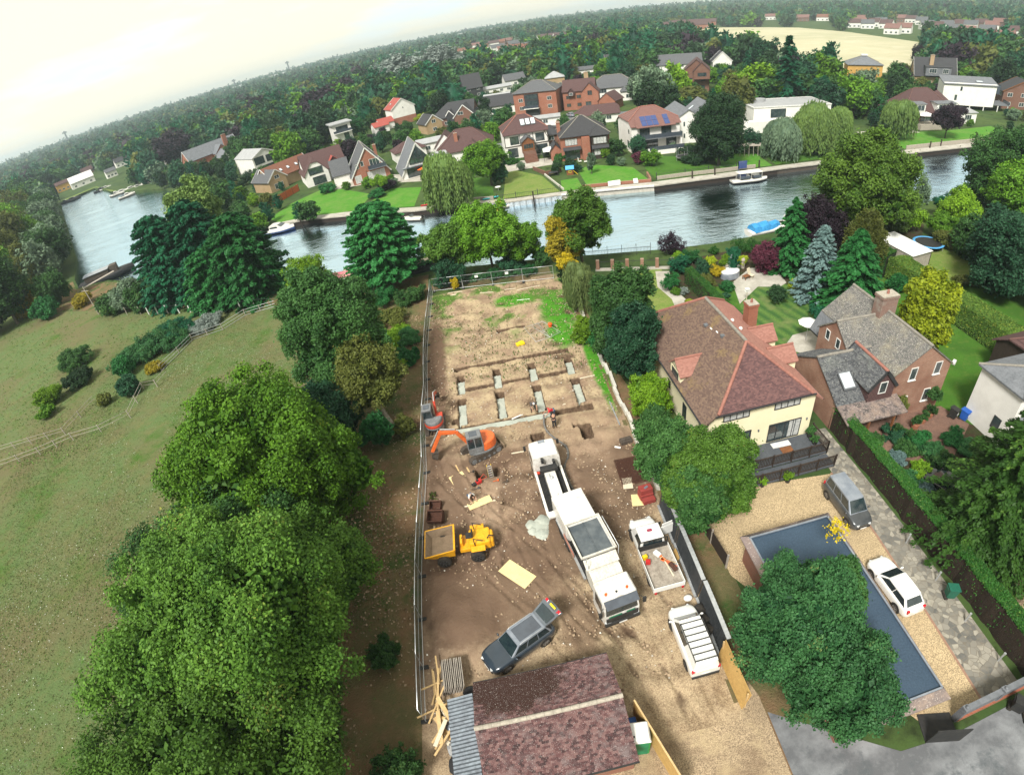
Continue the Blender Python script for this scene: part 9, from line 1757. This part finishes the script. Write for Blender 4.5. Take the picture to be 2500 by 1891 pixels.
for i,(px,py)in enumerate([(2270,362),(2296,357),(2382,340),(1690,436),(1745,428),(1853,410),(735,545),(770,530),(1303,487)]):
 b=B();b.bar((0,0,-1),(0,0,1.6),.22,.22);o=P('mooring_post',b,'timber_dark_and_shade');o.location=(*G(px,py),0);tag(o,'dark mooring post on the far quay','mooring post','mooring posts along the far quay')
b=B();b.box(-1.5,-1,0,1.5,1,.6);o=P('deck_box',b,'boat_cream');o.location=(*G(744,533),0);tag(o,'upright pale orange board on the quay by the cruiser','board');o.scale=(.4,.3,2.2)
t=T('board_fence','bright orange slatted fence beside the first lawn','fence',(-52.5,140.5,0),atan2(10.6,4.6));b=B();b.bar((0,0,.95),(11.5,0,.95),.06,1.8);P('panel',b,'orange_fence',t)
for i in range(5):b=B();b.bar((i*2.87,0,0),(i*2.87,0,2.0),.14,.14);P('post',b,'timber_brown',t)
t=T('gazebo','white pavilion tent on posts beside the timbered house','gazebo',(19.2,129.4,0),R(-6));b=B();b.add([(-2,-2,2.3),(2,-2,2.3),(2,2,2.3),(-2,2,2.3),(-.8,-.8,2.9),(.8,-.8,2.9),(.8,.8,2.9),(-.8,.8,2.9)],[(0,1,5,4),(1,2,6,5),(2,3,7,6),(3,0,4,7),(4,5,6,7),(3,2,1,0)]);P('canopy',b,'paint_white',t)
for x in(-1.9,1.9):
 for y in(-1.9,1.9):b=B();b.bar((x,y,0),(x,y,2.3),.08,.08);P('post',b,'frame_dark',t)
t=T('playhouse','plastic playhouse with brown walls and pale blue roof on the lawn','playhouse',(20.3,113.6,0),R(-12));b=B();b.box(-.7,-.7,0,.7,.7,1.3);P('wall',b,'timber_brown',t);b=B();b.slab([(-.9,-.9,1.3),(.9,-.9,1.3),(.9,0,1.9),(-.9,0,1.9)],.06);b.slab([(-.9,0,1.9),(.9,0,1.9),(.9,.9,1.3),(-.9,.9,1.3)],.06);P('roof',b,'blue_pad',t);b=B();b.slab([(.7,-.9,1.0),(.7,-.5,1.0),(1.6,-.5,.05),(1.6,-.9,.05)][::-1],.06);P('slide',b,'yellow_plastic',t);win(t,'S',0,-.7,.5,.6,.5,2,'yellow_plastic')
for i,(x,y)in enumerate([(24.2,121.6),(26.4,121.9),(25.3,120.6)]):
 t=T('garden_chair','white garden chair on the patio of the dark brick house, %s'%('left','right','front')[i],'chair',(x,y,0),i*1.5);b=B();b.cb(0,0,.45,.7,.6,.1);P('seat',b,'white_plastic',t);b=B();b.cb(-.35,0,.85,.1,.6,.8);P('backrest',b,'white_plastic',t)
t=T('garden_table','white round table with chairs under the bright green far bank tree','table',(4.6,110.6,0));b=B();b.cyl((0,0,.7),(0,0,.76),.6,14);P('table_top',b,'white_plastic',t);b=B();b.cyl((0,0,0),(0,0,.7),.06,8);P('leg',b,'white_plastic',t)
t=T('garden_table','dark patio table by the playhouse','table',(16.9,114.6,0));b=B();b.box(-1,-.6,.7,1,.6,.78);P('table_top',b,'frame_dark',t)
for x in(-.9,.9):b=B();b.bar((x,0,0),(x,0,.7),.08,1.0);P('leg',b,'frame_dark',t)
b=B();b.cb(0,0,.6,2.4,.5,.9);o=P('quay_bench',b,'white_plastic',bevel=.05);o.location=(26.3,100.6,0);tag(o,'white covered bench on the quay below the dark brick house','bench')
b=B();b.cb(0,0,.45,.9,.5,.5);b.cb(0,.2,.8,.9,.1,.5);o=P('bench',b,'white_plastic',bevel=.03);o.location=(30.4,100.0,0);tag(o,'small white seat on the quay right of the covered bench','bench')
t=T('pergola','grey slatted pergola by the water left of the willows','pergola',(60.0,110.5,0),R(-20));b=B();b.box(-2.6,-1.3,2.2,2.6,1.3,2.32);P('roof',b,'weathered_board',t)
for i in range(6):
 for y in(-1.2,1.2):b=B();b.bar((-2.4+i*.96,y,0),(-2.4+i*.96,y,2.2),.1,.1);P('post',b,'weathered_board',t)
b=B();b.cb(0,0,1.4,1.9,.1,1.5);b.bar((-.9,0,-.4),(-.9,0,2.1),.1,.1);o=P('blue_sign',b,'solar_blue');o.location=(52.3,99.2,0);tag(o,'dark blue notice screen behind the white launch','screen')
# far wood, distant houses, horizon
hypot2=hypot
HOUSES=[(o.location.x,o.location.y,9.5)for o in bpy.data.objects if o.get('category')=='house' and o.location.y>90]
frs=np.random.RandomState(21)
def smallhouse(lab,x,y,rot,w,d,ze,zr,wl,rf_,grp):house(lab,x,y,rot,w,d,ze,zr,'x',0,0,wl,rf_,1,3,ww=2.0,wh=1.6,name='house').__setitem__('group',grp)
FH=[]
for px,py in[(1640,62),(1655,58),(1668,64),(1685,60),(1700,56),(1715,62),(1728,55)]:FH.append((px,py,'brick_red' if px>1665 else 'render_white','tile_brown',24))
for px,py in[(2085,58),(2100,55),(2118,60),(2135,56),(2150,54),(2165,60),(2225,48),(2250,52),(2262,62),(2285,66),(2310,62),(2345,60),(2370,62),(2395,58),(2420,64),(2440,56),(2465,78),(2452,92),(2200,46),(2100,47),(2180,72),(2208,70),(2410,76),(2360,78),(2330,74)]:FH.append((px,py,['render_white','brick_brown','render_white'][px%3],['tile_pink','tile_brown','tile_grey','tile_brown'][px%4],13))
for px,py in[(1205,107),(1222,104),(1240,100),(1215,118),(1232,122),(1258,120),(1275,116),(1290,118),(1160,112),(1178,118),(1325,92),(1345,90),(1365,88),(1385,90),(1400,86),(1255,108),(1420,84),(1150,128),(1130,126),(1960,45),(2010,44),(1880,42)]:FH.append((px,py,['render_white','brick_brown','render_white'][px%3],['tile_pink','tile_brown','tile_rust','tile_grey'][px%4],17))
FHW=[]
for px,py,wl,rf_,w_ in FH:
 x,y=G(px,py,4);D=hypot(x,y);FHW.append((x,y,w_*.7));smallhouse('tiny %s house with a %s roof in the distant settlement'%({'render_white':'white','brick_red':'red brick','brick_brown':'brown brick'}[wl],rf_.split('_')[1]),x,y,-math.degrees(atan2(x,y))+frs.uniform(-25,25),w_,9,5,9,wl,rf_,'houses of the distant settlement')
FIELD=GL([(1690,78),(1735,68),(1950,68),(2074,79),(2165,92),(2262,106),(2230,118),(2060,118),(1905,112),(1830,92)])
FP_=[(1690,78),(1735,68),(1950,68),(2074,79),(2165,92),(2262,106)];FNEAR=[(2262,120),(2060,120),(1905,114),(1830,96),(1690,84)]
FIELD=GL(FP_)+[(a*.62,c*.62)for a,c in GL(FNEAR)]
GARD=[(-60,118),(-30,114),(0,103),(30,96),(60,97),(96,100),(140,102),(200,112),(172,128),(158,150),(128,140),(100,124),(92,128),(70,128),(62,140),(36,140),(34,150),(0,160),(-20,155),(-36,168),(-60,185),(-84,212),(-92,190),(-66,150)]
ROAD=[(-12,148),(24,148),(32,172),(64,170),(66,186),(30,190),(14,162),(-12,162)]
RIVER=NEAR_SHORE+FAR_SHORE[::-1]
def blocked(x,y,h,r):
 if inpoly(x,y,RIVER)or inpoly(x,y,FIELD)or inpoly(x,y,GARD)or inpoly(x,y,ROAD):return True
 if y<135 and x>-220:return True
 if x<-95 and y<300 and inpoly(x,y,[(-330,420),(-225,322),(-95,190),(-60,128),(-60,60),(-330,60)]):return True
 d=hypot(x,y)
 for hx,hy,hr in HOUSES+FHW:
  hd=hypot(hx,hy);dx,dy=x-hx,y-hy
  if dx*dx+dy*dy<(hr*.9+r)**2:return True
  if d<hd:
   lat=abs(x*hy-y*hx)/hd
   if lat<hr*.75+r*.8:
    sight=CAM_Z-(CAM_Z-3.0)*d/hd
    if h>sight:return True
 return False
protos=[]
PK=[('leaf_mid','broad',12,5.4,'mid green rounded tree'),('leaf_dark','broad',13.5,5.2,'dark green rounded tree'),('leaf_bright','broad',11.5,5.6,'fresh green rounded tree'),('leaf_teal','broad',14,5.4,'blue-green rounded tree'),('leaf_purple','broad',13,5.8,'dark purple copper beech'),('leaf_lime','broad',9.5,4.4,'light yellow-green tree'),('leaf_conifer','tuft',15,4.4,'dark evergreen'),('leaf_olive','broad',11.5,5.0,'olive green tree'),('leaf_conifer','spruce',17,4.0,'pointed dark conifer'),('leaf_willow_grey','broad',11.5,5.4,'grey-green willow tree'),('leaf_grey','broad',14,6.5,'pale grey leafed poplar'),('leaf_conifer','tuft',19,1.9,'slender columnar poplar')]
for mi,(mat,kd,h,r,nm)in enumerate(PK):
 for k in range(2 if mi<4 else 1):
  n={'broad':2600,'tuft':2400,'spruce':3000}[kd];kw=dict(lobes=18,subs=7,bottom=.02)if kd=='broad' else(dict(power=.7)if kd=='tuft' else dict(tiers=18,per=8))
  (V,Q,A),c=KIND[kd](500+mi*7+k,r,h,n,.95 if kd!='spruce' else 1.0,**kw);V,c=fit(V,c,r,h);protos.append((mi,mesh_np('crown',V,Q,mat,A),None,h,r,nm));tb=B();tb.tube([(0,0,-.3),(0,0,h*.5)],[.35,.2],6);protos[-1]=protos[-1][:2]+(tb,)+protos[-1][3:]
tmesh=[]
for p in protos:
 me=bpy.data.meshes.new('trunk');me.from_pydata(p[2].v,[],p[2].f);me.materials.append(MATS['bark']);tmesh.append(me)
MIX=[0,1,2,3,4,5,6,7,8,9];WT=np.array([.27,.17,.11,.15,.035,.015,.08,.08,.03,.06]);WT/=WT.sum()
cnt=0;TREES=[]
def placetree(pq,x,y,s,lab=None,grp='trees of the wood beyond the river'):
 mi,me,_,h,r,nm=protos[pq];t=T('tree',lab or(nm+' in the wood behind the riverside houses'),'tree',(x,y,0),frs.uniform(0,6.28),grp if not lab else None);t.scale=(s*frs.uniform(.9,1.15),s*frs.uniform(.9,1.15),s*frs.uniform(.88,1.15));link('crown',me,t);link('trunk',tmesh[pq],t)
byk={}
for i,p in enumerate(protos):byk.setdefault(p[0],[]).append(i)
NAMED=[(1000,125,1000,215,10,68,'large pale grey poplar in the middle of the wood'),(1070,108,1078,200,10,62,'tallest pale grey poplar in the middle of the wood'),(945,145,948,215,10,44,'left pale grey poplar in the wood'),(1122,132,1126,190,10,30,'right pale grey poplar in the wood'),(425,312,440,402,4,44,'dark purple copper beech above the grey roofed house on the left'),(640,228,650,300,4,38,'purple beech in the wood on the left'),(780,212,792,300,4,58,'wide dark purple beech near the middle of the wood'),(2235,108,2240,150,4,14,'purple tree at the right end of the yellow field'),(2292,198,2300,236,4,26,'purple tree behind the brown hipped house'),(1915,88,1918,285,8,42,'tall black-green cedar beside the large round tree'),(2003,132,1998,250,2,52,'large round green tree left of the ochre house'),(1832,152,1838,268,5,52,'yellow-green tree left of the black-green cedar'),(1778,200,1790,268,2,38,'fresh green tree above the tall oval tree'),(1652,150,1656,258,5,28,'bright lime upright tree beside the tall brown house'),(1682,212,1688,276,7,44,'golden olive tree below the tall brown house'),(1592,158,1594,266,9,44,'silver-blue willow tree behind the solar panel house'),(1552,186,1556,248,9,28,'lower silver-blue willow tree'),(1110,200,1113,276,6,42,'large dark evergreen left of the dark steep house'),(1475,142,1478,202,2,27,'bright rounded tree behind the wide grey roofed house'),(1330,166,1334,212,2,19,'fresh green tree above the three storey brick house'),(1283,205,1286,250,0,22,'mid green tree left of the three storey brick house'),(1240,170,1243,205,3,26,'dark tree between the steep house and the pale bungalow'),(500,226,508,250,11,6,'left of the slender poplars on the horizon of the wood'),(604,204,611,234,11,6,'middle slender poplar on the horizon of the wood'),(668,190,675,226,11,8,'right slender poplar on the horizon of the wood'),(1734,6,1736,46,11,6,'tall slender poplar near the horizon on the right'),(2102,166,2108,246,9,31,'small weeping tree before the ochre house'),(2382,152,2388,214,7,34,'olive tree behind the tall white stilt house'),(2442,156,2450,212,0,28,'green tree at the right edge behind the stilt house'),(2062,206,2066,246,3,30,'low dark rounded tree below the ochre house'),(1100,292,1102,322,8,12,'pointed dark conifer left of the pink roofed house')]
for tx,ty,bx,by,k,hw,lab in NAMED:
 x,y=G(bx,by);dv=ray(tx,ty);ht=CAM_Z+dv.z*(x*dv.x+y*dv.y)/(dv.x**2+dv.y**2);pq=byk[k][0];D=hypot(x,y);placetree(pq,x,y,1,lab)
 for o in bpy.data.objects:
  if o.get('label')==lab:o.scale=(hw/1350*D/protos[pq][4],hw/1350*D/protos[pq][4],ht/protos[pq][3])
 TREES.append((x,y,hw/1350*D*.8));cnt+=1
def mixk(u,x,y):
 return MIX[int(np.searchsorted(np.cumsum(WT),u))]
cand=[]
d=128.0
while d<330:
 st=6.9+d*.010;na=int(2*math.radians(66)*d/st)
 for i in range(na):a=-math.radians(64)+2*math.radians(66)*(i+frs.uniform(0,1))/na;q=d+frs.uniform(-.5,.5)*st;cand.append((q*sin(a),q*cos(a)))
 d+=st*.92
FARWOOD=[]
for x,y in cand:
 s=frs.uniform(.72,1.12);k=mixk(frs.rand(),x,y);pq=byk[k][frs.randint(len(byk[k]))];h,r=protos[pq][3]*s,protos[pq][4]*s*.75
 low=0
 while blocked(x,y,h,r)and low<2:s*=.62;h*=.62;r*=.62;low+=1
 if blocked(x,y,h,r):continue
 if any((x-a)**2+(y-b_)**2<(r*.6+c)**2*.55 for a,b_,c in TREES):continue
 px_ok=True
 if cnt<298 and hypot(x,y)<330:placetree(pq,x,y,s);TREES.append((x,y,r));cnt+=1
 else:FARWOOD.append((x,y,s,k));TREES.append((x,y,r))if hypot(x,y)<330 else None
d=330.0
while d<3600:
 st=(8.5+(d-330)*.004+max(0,d-900)*.006);na=int(2*math.radians(66)*d/st)
 for i in range(na):
  a=-math.radians(64)+2*math.radians(66)*(i+frs.uniform(0,1))/na;q=d+frs.uniform(-.5,.5)*st;x,y=q*sin(a),q*cos(a)
  if d<1000:
   if blocked(x,y,11,5):continue
  FARWOOD.append((x,y,frs.uniform(.75,1.2)*(1+max(0,d-900)*.0004),mixk(frs.rand(),x,y)))
 d+=st*.95
gk=[byk[k][0]for k in(0,1,2,3,7,5,9,6)];ng=0
for _ in range(900):
 if ng>=95:break
 x,y=frs.uniform(-88,172),frs.uniform(108,214)
 if not inpoly(x,y,GARD+[])or y<106+abs(x)*.02 or any((x-a)**2+(y-b_)**2<64 for a,b_,c in HOUSES)or any(inpoly(x,y,p_)for p_,m_ in FL)or inpoly(x,y,ROAD):continue
 q_=gk[frs.randint(8)];s=frs.uniform(.16,.42)
 if any(abs(x*hy-y*hx)/hypot2(hx,hy)<7 and 0<hypot2(hx,hy)-hypot2(x,y)<22 and s>.26 for hx,hy,_r in HOUSES):s*=.55
 mi,me,_,h,r,nm=protos[q_];t=T('shrub','%s shrub in the gardens between the riverside houses'%nm.rsplit(' ',1)[0],'shrub',(x,y,0),frs.uniform(0,6.28),'garden shrubs between the riverside houses');t.scale=(s*1.15,s*1.15,s);link('foliage',me,t);ng+=1
groups={}
for x,y,s,k in FARWOOD:groups.setdefault(k,[]).append((x,y,s))
slots=[];allV,allQ,allA,allM=[],[],[],[];off=0
for k,lst in groups.items():
 mat,kd,h,r,nm=PK[k];slots.append(mat);lods=[]
 for(nl,lf,lb)in((420,2.1,9),(130,3.4,6),(36,5.4,4)):
  if kd=='broad':(V,Q,A),_=crown_broad(900+k,r*1.12,h,nl,lf,bottom=.02,lobes=lb,subs=5)
  else:(V,Q,A),_=crown_tuft(900+k,r,h,nl,lf,bottom=.02)
  lods.append((V,Q,A))
 for x,y,s in lst:
  D=hypot(x,y);V,Q,A=lods[0 if D<520 else(1 if D<1000 else 2)];a=frs.uniform(0,6.28);c,sn=cos(a),sin(a)
  V2=V*np.array([s,s,s*frs.uniform(.85,1.15)]);V2=np.stack([c*V2[:,0]-sn*V2[:,1]+x,sn*V2[:,0]+c*V2[:,1]+y,V2[:,2]],-1)
  allV.append(V2);allQ.append(Q+off);allA.append(np.clip(.30+(A-.35)*.45+frs.uniform(-.22,.30),0,1));allM.append(np.full(len(Q),len(slots)-1));off+=len(V2)
me=mesh_np('distant_wood',np.concatenate(allV),np.concatenate(allQ),slots,np.concatenate(allA));me.polygons.foreach_set('material_index',np.concatenate(allM).astype(np.int32))
o=link('distant_wood',me);o['kind']='stuff'
print('trees',cnt,'wood',len(FARWOOD),'quads',len(me.polygons))
pm('haze_white',(.75,.76,.78),None,.01,.8)
for i,(px,py,L_,h_)in enumerate([(1200,78,260,14),(1130,90,200,14),(1020,108,160,12),(900,128,240,14),(760,162,200,14),(690,178,160,16),(560,218,140,14)]):
 dv=ray(px,py);az=atan2(dv.x,dv.y);D=2300;b=B();b.box(-L_/2,-20,0,L_/2,20,h_);o=P('warehouse',b,'haze_white');o.location=(D*sin(az),D*cos(az),9);o.rotation_euler.z=-az;tag(o,'long pale warehouse on the hazy horizon','warehouse','pale warehouses on the horizon')
for px,h_ in((700,62),(555,50),(160,60),(1150,40)):
 dv=ray(px,150 if px>500 else 330);az=atan2(dv.x,dv.y);b=B();b.tube([(0,0,0),(0,0,h_)],[5,2.5],8);b.box(-6,-6,h_-8,6,6,h_-3);o=P('mast',b,'lead_grey');o.location=(2400*sin(az),2400*cos(az),0);tag(o,'thin mast on the hazy horizon','mast','masts on the horizon')
def tufts(name,n,area,size,mat,seed,cut=None,up=1.0):
 rs=np.random.RandomState(seed);x=rs.uniform(area[0],area[2],n);y=area[1]+(area[3]-area[1])*rs.uniform(0,1,n)**1.3
 cl=np.sin(x*.21+1)*np.sin(y*.17)+np.sin(x*.53+y*.31)*.6;k=rs.uniform(-1.4,1.6,n)<cl
 if cut is not None:k&=cut(x,y)
 x,y=x[k],y[k];n=len(x);c=np.stack([x,y,np.full(n,size*.35)],-1);a=rs.normal(0,.5,(n,3));a[:,2]=up;a/=np.linalg.norm(a,axis=1,keepdims=True);b_=np.cross(a,unit(rs,n));b_/=np.linalg.norm(b_,axis=1,keepdims=True)
 s=size*rs.uniform(.5,1.4,(n,1))*.5;V,Q=quads(c,a*s,b_*s*(.35 if up>.5 else .9));o=link(name,mesh_np(name,V,Q,mat,np.repeat(rs.uniform(0,1,n),4)));o['kind']='stuff'
FO('blade_dry',(.12,.12,.045),(.20,.19,.085));FO('blade_green',(.07,.13,.03),(.13,.20,.05));stonemat('petal',(.45,.5,.42),(.9,.92,.85))
MEA=(-62,0,-11,76);
tufts('meadow_grass',130000,MEA,.11,'blade_green',1,up=.2);tufts('dry_grass',90000,MEA,.10,'blade_dry',2,up=.2);tufts('meadow_flowers',16000,(-50,0,-20,66),.06,'petal',3,up=.1)
tufts('far_meadow_grass',30000,(-130,45,-50,112),.2,'blade_green',4,up=.3)
tufts('strip_leaf_litter',9000,(-17,4,-9,62),.16,'clods',5,up=.1)
tufts('site_weeds',5000,(-8,44,9,66),.26,'blade_green',6,cut=notr)
# haze
hz=B();hz.box(-4200,-400,-3.5,4200,4200,70)
o=P('haze',hz,[]);m=bpy.data.materials.new('haze');m.use_nodes=True;t_=m.node_tree;t_.nodes.clear();oo=t_.nodes.new('ShaderNodeOutputMaterial');pv=t_.nodes.new('ShaderNodeVolumePrincipled')
pv.inputs['Color'].default_value=(.74,.88,1,1);pv.inputs['Density'].default_value=.00024;pv.inputs['Anisotropy'].default_value=.3;t_.links.new(pv.outputs[0],oo.inputs['Volume']);o.data.materials.append(m);o['kind']='stuff'
